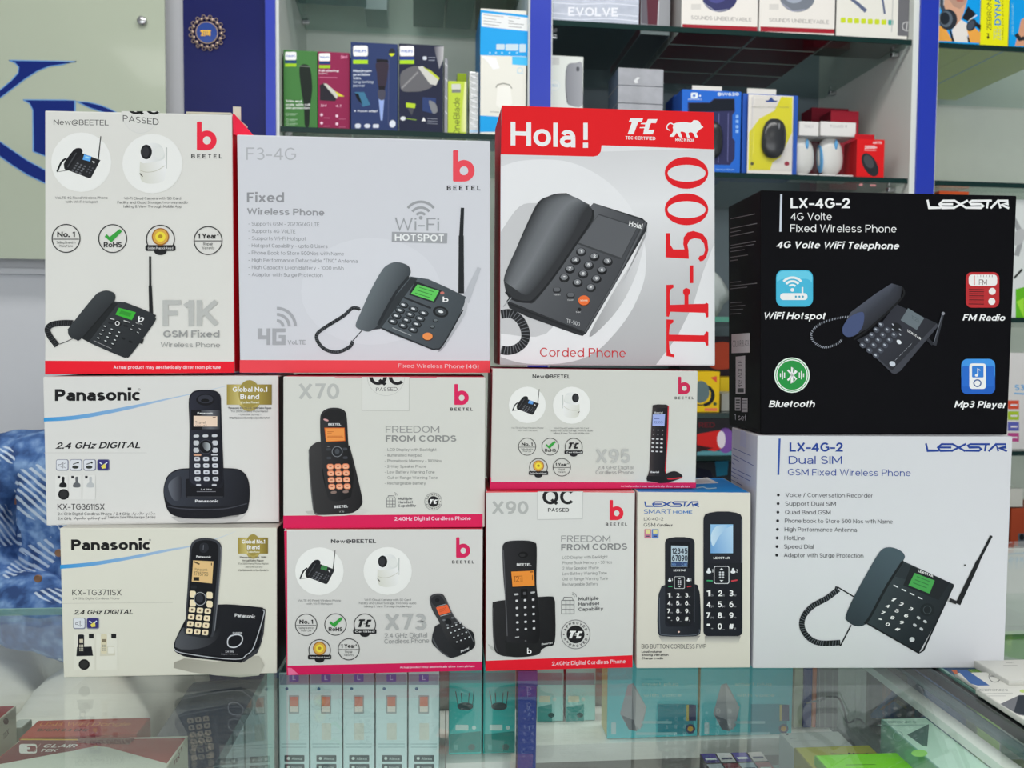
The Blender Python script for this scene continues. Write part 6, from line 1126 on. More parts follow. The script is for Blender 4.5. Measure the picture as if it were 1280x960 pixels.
a.part('product_picture', 'black headphone picture'); a.ring(106, 290, 62, 22, (28, 34, 38), -110, 90); a.sm([(60, 210), (100, 195), (136, 230), (140, 290), (110, 330), (60, 330)], (92, 112, 116)); a.ln([(60, 352), (110, 350), (150, 320), (158, 250)], 8, (28, 34, 38), smooth=4); a.part('carton')
a.rect(110, 374, 196, 394, (226, 120, 80)); a.ell(180, 346, 12, 12, (60, 80, 50)); a.poly([(150, 170), (192, 160), (192, 206)], (210, 80, 60)); a.done()
item('carton_box', 'small pale carton right of the yellow box', 'box', 902, 935, 492, zF, YF+.05, .1, (150, 152, 146), ym=500).done()
item('carton_box', 'yellow topped carton behind the small pale one', 'box', 900, 935, 472, zF, YF+.16, .1, (206, 172, 30), ym=490).done()
a = item('speaker_box', 'dark box printed with a red party speaker glowing purple', 'box', 846, 924, 523, zG, YF+.02, .12, (46, 44, 48), ym=545); a.z(860, 440, 5.333)
a.part('product_picture', 'red speaker picture with purple glow'); a.rect(60, 660, 300, 688, (90, 150, 160)); a.ell(250, 590, 60, 84, (120, 80, 160)); a.poly([(60, 548), (215, 520), (230, 640), (180, 662), (60, 640)], (206, 40, 38)); a.poly([(60, 620), (170, 640), (60, 668)], (60, 30, 34)); a.ell(222, 584, 28, 58, (226, 214, 226)); a.part('carton'); a.T('RED', 72, 180, 503, 34, (120, 40, 48), 1); a.done()
a = item('carton_box', 'dark boxes with a teal corner on the lowest visible shelf', 'box', 846, 930, 578, zG-.16, YF+.05, .12, (40, 44, 50), ym=590); a.z(860, 440, 5.333); a.poly([(180, 730), (270, 725), (262, 820), (190, 830)], (30, 110, 140)); a.poly([(60, 770), (150, 790), (170, 850), (60, 850)], (24, 26, 44)); a.done()
shelf(*CM, zG-.16, 'lowest visible glass shelf of the middle bay')
# ---------------------------------------------------------------- glass sign with logo, bolt, emblem
sx0, sx1 = at(-190, 150, YF-.03).x, at(208, 150, YF-.03).x; sz0, sz1 = at(100, 325, YF-.03).z, at(100, -190, YF-.03).z
sg = empty('glass_sign', ((sx0+sx1)/2, YF-.03, sz0)); tag(sg, 'frosted pale green glass sign with navy curved logo strokes, left wall', 'sign')
boxobj('glass_panel', (sx0-sg.location.x, -.004, 0), (sx1-sg.location.x, .004, sz1-sz0), mat('frosted_green_glass', (158, 166, 148), .12, spec=.6, noise=.05, nscale=4, coat=.3), sg)
sa = Art(sg, Vector((0, YF-.0345, 0)), Vector((0, -1, 0))); sa.inv = Matrix.Translation(-sg.location); sa.b = {}; sa.order = []
NV, LB = (14, 34, 104), (96, 140, 190)
def two(name, pts, n=6):
    sa.part(name, 'navy logo stroke with pale blue outline'); P = crom(pts, n) if n else pts
    sa.poly(P, NV); sa.ln(P+[P[0]], 4, LB)
sa.z(0, 0, 3.2)
two('logo_stroke', [(35, 241), (305, 246), (250, 258), (195, 266), (150, 284), (100, 316), (50, 355), (0, 392), (-90, 470), (-200, 600), (-200, 540), (-90, 430), (0, 360), (45, 322), (72, 292), (75, 268), (60, 252)], 0)
two('logo_stroke', [(92, 399), (260, 400), (300, 402), (300, 640), (180, 624), (133, 606), (131, 440), (118, 414)], 0)
two('logo_stroke', [(306, 406), (350, 408), (400, 420), (440, 436), (520, 480), (440, 458), (360, 432)], 0)
two('logo_stroke', [(-200, 400), (-120, 490), (0, 566), (60, 608), (110, 642), (180, 680), (400, 740), (400, 800), (180, 733), (110, 700), (50, 662), (0, 626), (-120, 560), (-230, 440)], 0)
Art.build(sa)
def standoff(px, py):
    p = at(px, py, YF-.03); bm = bmesh.new(); lathe(bm, [(.0001, 0), (.008, .0), (.010, .003), (.010, .006), (.0075, .009), (.0075, .05)][::1], 24)
    bmesh.ops.rotate(bm, verts=bm.verts, matrix=Matrix.Rotation(math.radians(-90), 3, 'X')); bmesh.ops.translate(bm, verts=bm.verts, vec=(p.x-sg.location.x, -.0125, p.z-sg.location.z)); bm_obj('standoff_bolt', bm, [METAL], sg, smooth=True)
standoff(179, 28); standoff(-170, 28); standoff(-170, 300)
ec = at(258, 40, YF-.004); em = empty('wall_emblem', (ec.x, YF+.004, ec.z-.04)); tag(em, 'small round bronze filigree emblem with a blue centre on the navy panel', 'ornament')
def disc(name, prof, m, lab=None):
    bm = bmesh.new(); lathe(bm, prof, 32); bmesh.ops.rotate(bm, verts=bm.verts, matrix=Matrix.Rotation(math.radians(90), 3, 'X')); bmesh.ops.translate(bm, verts=bm.verts, vec=(0, 0, .04)); o = bm_obj(name, bm, [m], em, smooth=False); return o
BZ = mat('bronze', raw=(.36, .27, .22), rough=.35, metal=.9); disc('blue_disc', [(.0215, 0), (.0215, .005), (.0001, .0055)], mat('blue_enamel', (30, 60, 130), .2)); 
rg = bmesh.new()
for k in range(2):
    R1, n1 = ((.0225, 40), (.030, 16))[k]
    for i in range(n1):
        t = 2*math.pi*i/n1; mm_ = Matrix.Translation((R1*math.cos(t), -.004, .04+R1*math.sin(t))); bmesh.ops.create_uvsphere(rg, u_segments=8, v_segments=6, radius=.0019 if k == 0 else .0040, matrix=mm_ @ Matrix.Diagonal((1, .6, 1, 1)))
bm_obj('bead_ring', rg, [BZ], em)
rg = bmesh.new()
for i in range(16):
    t = 2*math.pi*(i+.5)/16; R1 = .0345; c_ = Vector((R1*math.cos(t), -.003, .04+R1*math.sin(t)))
    vs = []
    for j in range(12):
        u = 2*math.pi*j/12; q = []
        for k in range(6):
            w_ = 2*math.pi*k/6; rr_ = .0036+.001*math.cos(w_); q.append(rg.verts.new(c_+Vector((rr_*math.cos(u), .001*math.sin(w_), rr_*math.sin(u)))))
        vs.append(q)
    for j in range(12):
        for k in range(6): rg.faces.new((vs[j][k], vs[(j+1) % 12][k], vs[(j+1) % 12][(k+1) % 6], vs[j][(k+1) % 6]))
bm_obj('filigree_rim', rg, [BZ], em)
ea = Art(em, Vector((0, YF-.0020, 0)), Vector((0, -1, 0))); ea.inv = Matrix.Translation(-em.location); ea.b = {}; ea.order = []; ea.z(220, 0, 5.336); ea.part('gold_letter', 'gold script strokes')
for g in ([(165, 212), (178, 208), (182, 220), (172, 226), (182, 236), (166, 236)], [(192, 206), (192, 240)], [(204, 208), (204, 232), (216, 232), (216, 208)], [(226, 206), (226, 240)], [(162, 205), (232, 205)]): ea.ln(g, 7, (226, 176, 60))
Art.build(ea)
# ================================================================ glass counter (own frame, turned a little from the wall)
def tosf(p): return Vector((p.x*math.cos(TH)-p.y*math.sin(TH), p.x*math.sin(TH)+p.y*math.cos(TH), p.z))
YAX = Vector((math.sin(TH), math.cos(TH), 0))
def cx_at(px, py, z): return tosf(atz(px, py, z))
def cx_d(px, py, d): return tosf(hit(px, py, sf(0, d), YAX))
XR = (cx_at(1170, 837, COUNTER_Z).x+cx_at(1276, 912, COUNTER_Z).x)/2
YBK = cx_at(40, 761, COUNTER_Z).y; YFR = .30; XL = -1.5
XD = cx_d(347, 860, .84).x; ZB = .62; ZSH = .80; ZLD = .82
ct = empty('glass_counter', (0, 0, 0), -TH); ct.location = sf(0, .65, 0); ct.matrix_world = Matrix.Translation(ct.location) @ Matrix.Rotation(-TH, 4, 'Z')
tag(ct, 'glass display counter carrying the stacked phone cartons', 'counter')
TOP = glass('counter_glass', (.96, .99, .98), 0.0, 1.40, .022); PANE = glass('pane_glass', (.95, .985, .97)); GE = mat('pale_green_edge', (120, 160, 150), .2, spec=.7)
WL = mat('white_laminate', (226, 232, 218), .4, noise=.04); DK = mat('dark_interior', (44, 56, 60), .5, noise=.15, nscale=6); BLKS = mat('black_seal', (14, 16, 18), .35)
def kp(name, lo, hi, m, label=None, parent=None, off=(0, .65, 0), bev=0):
    o = boxobj(name, (lo[0], lo[1]-.65, lo[2]), (hi[0], hi[1]-.65, hi[2]), m, parent or ct, bev)
    if label: o['label'] = label
    return o
gt = kp('glass_top', (XL, YFR, COUNTER_Z-.008), (XR, YBK, COUNTER_Z), TOP)
kp('back_edge', (XL, YBK+.0003, COUNTER_Z-.008), (XR, YBK+.003, COUNTER_Z), GE, 'pale green polished glass edge', gt)
kp('edge_seal', (XR+.0005, YFR, COUNTER_Z-.012), (XR+.006, YBK, COUNTER_Z-.001), BLKS, 'black seal along the right edge', gt)
DP = cx_at(865, 921, ZLD).y; DLF = cx_at(760, 929, ZLD).y; DBK = cx_at(705, 902, ZLD).y; DR = cx_at(600, 943, ZLD).y; DMF = cx_at(600, 953, ZLD).y; DS = cx_at(450, 972, ZLD).y
XM = cx_d(556, 950, DMF).x; XN = cx_d(642, 940, .9).x; XQ = XR-.03
kp('ledge', (XD+.004, DS-.004, ZLD-.014), (XM, .97, ZLD), WL, 'white inner ledge, left part'); kp('ledge', (XM+.001, DMF, ZLD-.010), (XN, .97, ZLD), WL, 'white inner ledge, middle part'); kp('ledge', (XN+.001, DLF, ZLD-.020), (XQ, .97, ZLD), WL, 'white inner ledge, right part')
kp('back_panel', (XD+.004, .972, .10), (XQ, .978, COUNTER_Z-.010), mat('beige_back_panel', (150, 146, 140), .5))
kp('divider', (XD-.003, .52, ZB), (XD+.003, .965, COUNTER_Z-.009), PANE); kp('divider_edge', (XD-.003, .8065, ZLD), (XD+.003, .8095, COUNTER_Z-.010), mat('aqua_edge', (150, 196, 190), .25))
kp('base_shelf', (XD, YFR+.012, ZB-.02), (XQ, .970, ZB), DK)
kp('front_glass', (XL, YFR, .12), (XR, YFR+.006, COUNTER_Z-.009), PANE)
kp('side_glass', (XR-.0055, YFR+.008, .12), (XR-.002, YBK-.004, COUNTER_Z-.018), PANE)
kp('side_rail', (XR-.024, YFR+.01, COUNTER_Z-.034), (XR-.009, .95, COUNTER_Z-.026), WL, 'pale rail inside the right end'); kp('side_strip', (XR-.013, YFR+.01, COUNTER_Z-.016), (XR-.002, .95, COUNTER_Z-.012), mat('dark_glass_strip', (56, 78, 82), .15, noise=.3, nscale=8))
kp('plinth', (XL, YFR+.02, 0), (XR, .9, .12), mat('plinth_grey', (90, 92, 96), .4))
kp('inner_shelf', (XL+.01, YFR+.01, ZSH-.006), (XD-.004, .845, ZSH), mat('inner_glass', (110, 130, 128), .15, spec=.6), 'inner shelf under the left boxes'); kp('inner_shelf', (XN+.05, YFR+.01, ZSH-.006), (XR-.03, .855, ZSH), mat('inner_glass'), 'inner shelf under the right boxes')
for xx in (XL+.02, XD, XR-.03): kp('upright', (xx-.008, YBK-.03, .12), (xx+.008, YBK-.014, COUNTER_Z-.010), METAL)
# second counter to the right
c2 = empty('glass_counter', (0, 0, 0), -TH); c2.location = ct.location; c2.matrix_world = ct.matrix_world.copy(); tag(c2, 'second glass counter at the right edge with flat white cartons on it', 'counter')
kp('glass_top', (XR+.012, YFR, COUNTER_Z-.008), (XR+1.3, 1.25, COUNTER_Z), TOP, None, c2); kp('glass_edge', (XR+.0085, YFR, COUNTER_Z-.008), (XR+.0115, 1.25, COUNTER_Z), GE, None, c2)
kp('body_panel', (XR+.012, YFR+.02, 0), (XR+1.3, 1.24, COUNTER_Z-.16), mat('grey_body', (120, 124, 124), .5), None, c2); kp('side_panel', (XR+.013, YFR+.02, COUNTER_Z-.15), (XR+.019, 1.24, COUNTER_Z-.0085), PANE, None, c2); kp('back_panel', (XR+.02, 1.234, COUNTER_Z-.15), (XR+1.3, 1.24, COUNTER_Z-.009), WL, None, c2)
# ---------------------------------------------------------------- cartons inside the counter
def citem(name, label, cat, x0, x1, d, zb, zt, depth, front, side=None, top=None, group=None, ym=900, **kw):
    a0, a1 = cx_d(x0, ym, d).x, cx_d(x1, ym, d).x; zb += .0005
    cor = [sf(a0, d, zt), sf(a1, d, zt), sf(a1, d, zb), sf(a0, d, zb)]
    return Box(name, label, cat, sf(a0, d, 0), -TH, cor, depth, front, side, top, group=group, **kw)
PT = (200, 236, 236); ords = ['first', 'second', 'third', 'fourth', 'fifth']
for i in range(5):
    x0 = [349, 387.5, 429, 469.5, 510.5][i]; x1 = [386, 427.5, 468, 509, 549][i]
    a = citem('switch_box', 'pale aqua box with small pictures under the glass, %s of five from the left' % ords[i], 'box', x0, x1, DS, ZLD, .932, .08, PT, (110, 160, 160), group='pale aqua boxes standing in a row in the counter')
    a.z(0, 0, 1); c = (x0+x1)/2; a.rect(x0+.5, 843, x1-.5, 856, (140, 150, 166)); a.rr(c-6, 843, c+6, 852, 1, (84, 96, 170)); a.T('L', c-2, c+2, 850, 6, (180, 190, 220), 1); a.ell(c-9, 861, 2, 2, (40, 100, 140))
    a.part('product_picture', 'small copper and white plug pictures'); a.rr(c-6.5, 869, c+6.5, 892, 1, (150, 160, 160)); a.rect(c-5, 871, c+5, 883, (206, 120, 96)); a.rect(c-5, 883, c+5, 890, (222, 216, 206)); a.rr(c-5.5, 904, c+6.5, 925, 1, (206, 212, 200)); a.part('carton')
    for y in (930, 934): a.ln([(x0+3, y), (x1-3, y)], .7, (130, 170, 172))
    for y0, t in ((944, 'Alexa'), (955, 'Google')): a.rr(c-12, y0, c+13, y0+8, 1, (62, 82, 84)); a.ell(c-7, y0+4, 2, 2, (200, 214, 210)); a.T(t, c-3, c+10, y0+6, 3.4, (170, 186, 184), 1)
    a.done()
TL = (24, 150, 146)
def router(label, x0, x1, d):
    a = citem('router_box', label, 'box', x0, x1, d, ZLD, .932, .05, (50, 182, 176), (30, 100, 100), group='teal router boxes in the counter'); c = (x0+x1)/2
    a.z(0, 0, 1); a.rect(x0+.5, 841, x1-.5, 854, (90, 150, 154)); a.part('product_picture', 'dark router with four antennas'); a.ell(c, 883, 10, 5, (44, 70, 72)); a.lns([[(c-9, 882), (c-12, 864)], [(c-4, 880), (c-5, 866)], [(c+4, 880), (c+5, 866)], [(c+9, 882), (c+11, 864)]], 1, (50, 74, 74)); a.part('carton')
    a.rr(c-12, 906, c+4, 913, 1, (196, 222, 214)); a.ell(c+11, 909.5, 2.6, 2.6, (190, 222, 216)); a.poly([(x0+1, 918), (x1-1, 914), (x1-1, 940), (x0+1, 941)], (16, 130, 122)); a.ell(c+8, 934, 4.5, 4, (60, 100, 96)); a.rect(c-14, 931, c-9, 937, (70, 150, 146)); a.done()
router('teal router box under the glass, left one of the close pair', 561, 602, DR); router('teal router box under the glass, right one of the close pair', 604, 644, DR)
a = citem('router_box', 'deep blue upright box with faint vertical lettering under the glass', 'box', 647, 670.5, .81, ZB, .932, .02, (44, 62, 140), (30, 44, 100)); a.z(640, 820, 6.856); a.rect(55, 128, 218, 260, (84, 70, 140))
for ch, y in (('P', 350), ('A', 475), ('T', 640), ('A', 520), ('C', 840)): a.T(ch, 132 if ch != 'C' else 80, 162 if ch != 'C' else 110, y, 38, (110, 124, 180))
a.done()
for x0, x1, lb in ((671, 704, 'pale teal router box set back behind the gap, left one'), (707, 744, 'pale teal router box set back behind the gap, right one')):
    a = citem('router_box', lb, 'box', x0, x1, DBK, ZLD, .928, .02, (150, 206, 202), (90, 60, 60), group='teal router boxes in the counter'); a.z(0, 0, 1); a.rect(x0+.5, 841, x1-.5, 856, (130, 132, 140)); a.rr(x0+3, 870, x0+17, 878, 1, (206, 206, 180)); a.ell(x0+22, 874, 2.4, 2.4, (190, 204, 196)); a.poly([(x0+1, 884), (x1-14, 880), (x1-14, 902), (x0+1, 902)], (60, 150, 146)); a.ell(x0+18, 894, 4, 3, (50, 84, 84)); a.done()
for x0, x1, lb in ((759, 872, 'large teal plug box under the glass, left one'), (875, 990, 'large teal plug box under the glass, right one')):
    a = citem('plug_box', lb, 'box', x0, x1, DP, ZLD, .930, .035, (84, 188, 196), (196, 186, 130), (90, 160, 164), group='large teal boxes with a grey plug picture'); s_ = x0-759
    a.z(0, 0, 1); a.part('product_picture', 'grey folded plug picture'); sx = 0 if s_ == 0 else 116.5
    a.poly([(785+sx, 856), (792+sx, 854), (808+sx, 884), (803+sx, 908), (795+sx, 914), (786+sx, 912), (775+sx, 892)], (150, 152, 158)); a.poly([(790+sx, 855), (808+sx, 884), (800+sx, 912), (793+sx, 905)], (176, 176, 180)); a.poly([(777+sx, 894), (792+sx, 900), (796+sx, 914), (786+sx, 912)], (96, 102, 110)); a.part('carton')
    a.T('smart plug', 802+sx, 848+sx, 857, 4, (150, 200, 196), 1); a.T('with voice', 804+sx, 852+sx, 871, 4, (150, 200, 196), 1); a.poly([(822+sx, 880), (867+sx, 880), (867+sx, 918), (822+sx, 918)], (44, 140, 154)); a.ln([(802+sx, 903), (840+sx, 903)], 3.4, (140, 190, 196)); a.ln([(795+sx, 917), (846+sx, 917)], 3.4, (140, 190, 196)); a.rr(764+sx, 903, 770+sx, 918, 1, (176, 204, 206))
    a.rect(859+sx, 881, 872+sx-2, 901, (50, 54, 96)); a.rect(858+sx, 881, 861+sx, 901, (196, 180, 90)); a.ell(863+sx, 911, 6, 6, (60, 70, 96)); a.ell(863+sx, 911, 3.4, 3.4, (206, 160, 60)); a.done()
for x0, x1, c, lb in ((992, 1003, (176, 180, 156), 'pale narrow box edge right of the large teal boxes'), (1004, 1014.5, (40, 50, 120), 'navy narrow box spine'), (1015, 1020, (214, 120, 80), 'thin orange box spine')):
    citem('gadget_box', lb, 'box', x0, x1, DP+.012, ZLD, .930, .03, c, group='thin box spines beside the teal boxes').done()
a = citem('headset_box', 'grey box with a dark headset outline under the glass', 'box', 1021, 1047, DP+.01, ZLD, .930, .04, (140, 136, 138), (110, 108, 110)); a.z(920, 820, 3.5556); a.ln([(372, 200), (400, 184), (455, 186), (480, 240), (496, 296), (540, 280), (570, 300)], 9, (84, 80, 84), smooth=4); a.ln([(310, 210), (400, 190)], 8, (92, 88, 92))
for x in (372, 395, 430, 530): a.ln([(x, 70), (x, 330)], 2, (170, 172, 168))
a.done()
a = citem('headset_box', 'brown and blue box inside the second counter, seen through its glass', 'box', 1103, 1152, .925, .7905, .930, .04, (146, 132, 124), (110, 108, 110)); a.z(920, 820, 3.5556); a.poly([(598, 260), (700, 150), (780, 230), (830, 275), (600, 276)], (40, 96, 150)); a.poly([(700, 200), (800, 120), (825, 140), (830, 270), (790, 240)], (112, 88, 66)); a.ln([(640, 240), (810, 118)], 8, (92, 84, 78)); a.ln([(714, 200), (820, 268)], 16, (176, 152, 96)); a.done()
a = citem('carton_box', 'dull blue carton inside the second counter', 'box', 1154, 1219, .88, .7905, .925, .035, (62, 92, 140), (50, 76, 120)); a.done()
def flat(name, label, cat, pxb0, pxb1, pyb, zt, depth, zb, top, side, group=None, h=None):
    """a carton lying flat: back top edge seen from pxb0 to pxb1 at row pyb"""
    d = cx_at((pxb0+pxb1)/2, pyb, zt).y; a0, a1 = cx_at(pxb0, pyb, zt).x, cx_at(pxb1, pyb, zt).x; f = d-depth
    cor = [sf(a0, f, zt), sf(a1, f, zt), sf(a1, f, zb+.0005), sf(a0, f, zb+.0005)]
    b = Box(name, label, cat, sf(a0, f, 0), -TH, cor, depth, side, side, top, group=group)
    tpa = Art(b.root, Vector((0, 0, zt)), Vector((0, 0, 1))); tpa.b = {}; tpa.order = []; return b, tpa
b, t = flat('gadget_box', 'small plain white box lying under the glass, right side', 'box', 973, 1049, 915, .866, .085, ZSH, (206, 208, 202), (170, 174, 170)); b.done(); t.z(920, 820, 3.5556); t.part('top_lettering'); t.ell(228, 348, 5, 4, (40, 44, 50)); t.ln([(238, 366), (268, 365)], 2.5, (120, 124, 120)); t.ln([(256, 378), (370, 376)], 1.2, (170, 174, 170)); t.build()
b, t = flat('gadget_box', 'olive gadget box with black lettering in the counter, under the lime wrapper', 'box', 991, 1088, 932.5, .886, .30, ZSH, (160, 158, 40), (120, 118, 40)); b.done(); t.z(920, 820, 3.5556); t.part('top_lettering'); t.T('Navtech', 498, 664, 440, 10, (24, 26, 14), 1); t.ln([(420, 430), (480, 440)], 2, (100, 100, 30)); t.build()
b, t = flat('lime_packet', 'bright lime wrapped packet lying on the olive box', 'packet', 1016, 1128, 942, .896, .24, .8865, (120, 206, 6), (90, 150, 20)); b.done(); t.z(920, 820, 3.5556); t.part('top_lettering'); t.ln([(488, 484), (620, 482)], 2, (50, 80, 10)); t.build()
b, t = flat('gadget_box', 'mint white box with a dark wedge on its lid, right end of the counter', 'box', 1100, 1158, 897.5, .915, .20, ZSH, (176, 206, 190), (120, 160, 148)); b.done(); t.z(920, 820, 3.5556); t.part('top_lettering', 'dark wedge and lettering on the mint lid'); t.poly([(858, 302), (760, 350), (830, 400), (850, 402)], (70, 98, 92)); t.T('ZEBRONICS', 640, 800, 299, 10, (80, 110, 100)); t.ln([(630, 308), (850, 306)], 2, (110, 140, 130)); t.ell(815, 432, 36, 16, (140, 196, 100)); t.ring(720, 356, 22, 2, (110, 140, 130)); t.build()
citem('carton_box', 'pale lime carton standing inside the second counter', 'box', 1221, 1250, .86, .7905, .893, .05, (150, 186, 80), (100, 140, 40), ym=930).done()
b, t = flat('gadget_box', 'bright lime carton nearest the customer inside the second counter', 'box', 1258, 1330, 948, .895, .2, .7905, (150, 180, 20), (130, 160, 30))
b.done()
# left side: red and white cartons
b, t = flat('dongle_box', 'red box with orange lettering lying under the glass at lower left', 'box', 50, 187, 898.5, .880, .038, ZSH, (182, 62, 50), (150, 50, 44)); b.done(); t.z(0, 850, 5.3333); t.part('top_lettering', 'orange and black lettering'); t.T('USB WiFi Dongle', 258, 862, 306, 26, (214, 132, 60), 0, it=.35); t.T('B/G/N 2.4 GHz', 246, 584, 342, 18, (70, 34, 28), 1, it=.35); t.poly([(145, 392), (520, 394), (515, 402), (132, 400)], (214, 172, 60)); t.build()
b, t = flat('adapter_box', 'red and white pointed pattern box nearest the customer at lower left', 'box', 27, 233, 922.5, .880, .20, ZSH, (210, 214, 202), (204, 202, 184)); b.done(); t.z(0, 850, 5.3333); t.part('top_print', 'red band pointing down on white with white lettering')
t.poly([(138, 402), (516, 402), (540, 384), (888, 386), (900, 392), (1236, 388), (1112, 556), (720, 448), (640, 440), (400, 486), (-60, 572), (-60, 560)], (156, 62, 58)); t.poly([(138, 402), (516, 402), (500, 470), (400, 486), (-60, 572)], (120, 44, 54)); t.poly([(516, 402), (540, 385), (885, 388), (900, 394), (860, 430), (520, 420)], (128, 80, 78)); t.rr(128, 426, 246, 490, 16, (226, 220, 214)); t.rr(180, 440, 240, 478, 10, (130, 50, 56)); t.rect(150, 448, 200, 462, (226, 220, 214)); t.T('CLAIR', 280, 500, 450, 22, (222, 214, 210), 1, it=.4); t.T('TEK', 260, 372, 478, 18, (222, 214, 210), 1, it=.4); t.ln([(272, 424), (222, 482)], 3, (200, 150, 150)); t.build()
e = Art(b.root, b.cor[2], Vector((math.cos(TH), -math.sin(TH), 0))); e.b = {}; e.order = []; e.z(0, 850, 5.3333); e.part('side_lettering', 'dark red marks on the cream side'); e.T('CT', 1190, 1214, 500, 30, (130, 60, 60), 1, yb1=470); e.T('TEK', 1160, 1200, 570, 30, (130, 60, 60), 1, yb1=520); e.build()
b, t = flat('adapter_box', 'red topped cream box cut off by the left edge of the picture', 'box', -70, 19, 883, .893, .12, ZSH, (150, 46, 44), (206, 202, 184)); b.done(); e = Art(b.root, b.cor[2], Vector((math.cos(TH), -math.sin(TH), 0))); e.b = {}; e.order = []; e.z(0, 850, 5.3333); e.part('side_lettering', 'dark marks on the cream side'); e.ell(40, 275, 18, 22, (96, 50, 50)); e.T('TEK', 22, 60, 400, 40, (120, 90, 86), 1, yb1=360); e.build()
b, t = flat('adapter_box', 'small grey box between the two red boxes at lower left', 'box', 24, 40, 899, .868, .02, ZSH, (190, 192, 186), (120, 120, 112)); b.done()
# flat cartons on the second counter
def topflat(label, x0, x1, yb, y1, zt, zb, fn):
    d0 = cx_at(x1, y1, zt).y; b, t = flat('flat_carton', label, 'box', x0, x1, yb, zt, max(.05, cx_at(x0, yb, zt).y-d0), zb, (208, 208, 202), (196, 196, 190), group='flat white cartons lying on the second counter'); b.done(); t.part('top_print'); fn(t); t.build()
def f1(t):
    t.z(1120, 820, 6.856); t.poly([(525, 122), (610, 122), (802, 252), (700, 254), (640, 235)], (56, 96, 156)); t.poly([(472, 120), (522, 122), (530, 160), (500, 150)], (190, 100, 66)); t.ring(848, 172, 52, 5, (70, 72, 76)); t.T('PREMIUM', 806, 890, 180, 12, (70, 72, 76), 1); t.ln([(960, 200), (1040, 180)], 6, (110, 110, 110))
def f2(t):
    t.z(1120, 820, 6.856); t.T('ZEBRONICS', 700, 960, 300, 18, (110, 112, 112)); t.ln([(750, 322), (1000, 318)], 3, (150, 152, 150)); t.ln([(790, 342), (940, 342)], 3, (150, 152, 150)); t.poly([(895, 410), (1060, 334), (1150, 336), (1150, 520), (1050, 504)], (104, 106, 112)); t.poly([(1050, 336), (1150, 336), (1150, 520), (1010, 480)], (40, 46, 56)); t.ell(1090, 300, 30, 14, (180, 200, 120))
topflat('flat white carton with a blue corner patch, right of the big white carton', 1190, 1330, 839, 856, COUNTER_Z+.004, COUNTER_Z, f1)
topflat('flat white carton with a dark wedge, nearest on the second counter', 1216, 1370, 858, 915, COUNTER_Z+.006, COUNTER_Z, f2)
topflat('flat white carton furthest back on the second counter', 1215, 1340, 824, 836, COUNTER_Z+.008, COUNTER_Z, lambda t: (t.z(1120, 820, 6.856), t.T('ZEBRONICS', 940, 1010, 62, 10, (130, 130, 128)), t.ln([(920, 82), (1040, 82)], 3, (110, 110, 108))))
# ================================================================ shopkeeper sitting behind the counter
def shirt_mat():
    m = bpy.data.materials.new('blue_batik_cloth'); m.use_nodes = True; nt = m.node_tree; b = nt.nodes['Principled BSDF']; N = nt.nodes.new; L = nt.links.new
    tc = N('ShaderNodeTexCoord'); nz = N('ShaderNodeTexNoise'); nz.inputs['Scale'].default_value = 34; nz.inputs['Detail'].default_value = 6; L(tc.outputs['Object'], nz.inputs['Vector'])
    cr = N('ShaderNodeValToRGB'); cr.color_ramp.elements[0].position = .36; cr.color_ramp.elements[0].color = (*lin((36, 64, 112)), 1); cr.color_ramp.elements[1].position = .66; cr.color_ramp.elements[1].color = (*lin((124, 156, 196)), 1); e_ = cr.color_ramp.elements.new(.5); e_.color = (*lin((66, 102, 156)), 1); L(nz.outputs['Fac'], cr.inputs[0])
    vo = N('ShaderNodeTexVoronoi'); vo.inputs['Scale'].default_value = 14; L(tc.outputs['Object'], vo.inputs['Vector'])
    add = N('ShaderNodeVectorMath'); add.operation = 'MULTIPLY_ADD'; L(vo.outputs['Color'], add.inputs[0]); add.inputs[1].default_value = (1.3, .2, 1.3); L(tc.outputs['Object'], add.inputs[2])
    wv = N('ShaderNodeTexWave'); wv.inputs['Scale'].default_value = 44; wv.inputs['Distortion'].default_value = 1.2; wv.bands_direction = 'DIAGONAL'; L(add.outputs[0], wv.inputs['Vector'])
    gt_ = N('ShaderNodeMath'); gt_.operation = 'GREATER_THAN'; gt_.inputs[1].default_value = .62; L(wv.outputs['Fac'], gt_.inputs[0])
    sp = N('ShaderNodeSeparateColor'); L(vo.outputs['Color'], sp.inputs[0]); g2 = N('ShaderNodeMath'); g2.operation = 'GREATER_THAN'; g2.inputs[1].default_value = .55; L(sp.outputs[0], g2.inputs[0])
    mu = N('ShaderNodeMath'); mu.operation = 'MULTIPLY'; L(gt_.outputs[0], mu.inputs[0]); L(g2.outputs[0], mu.inputs[1]); m2 = N('ShaderNodeMath'); m2.operation = 'MULTIPLY'; m2.inputs[1].default_value = .85; L(mu.outputs[0], m2.inputs[0])
    mx = N('ShaderNodeMix'); mx.data_type = 'RGBA'; L(m2.outputs[0], mx.inputs[0]); L(cr.outputs[0], mx.inputs[6]); mx.inputs[7].default_value = (*lin((190, 204, 218)), 1); L(mx.outputs[2], b.inputs['Base Color']); b.inputs['Roughness'].default_value = .8
    return m
PX = at(118, 560, 1.5).x+.03; PY = 1.5
pe = empty('person', (PX, PY, 0)); tag(pe, 'seated person in a blue patterned shirt and white trousers behind the counter, at left', 'person')
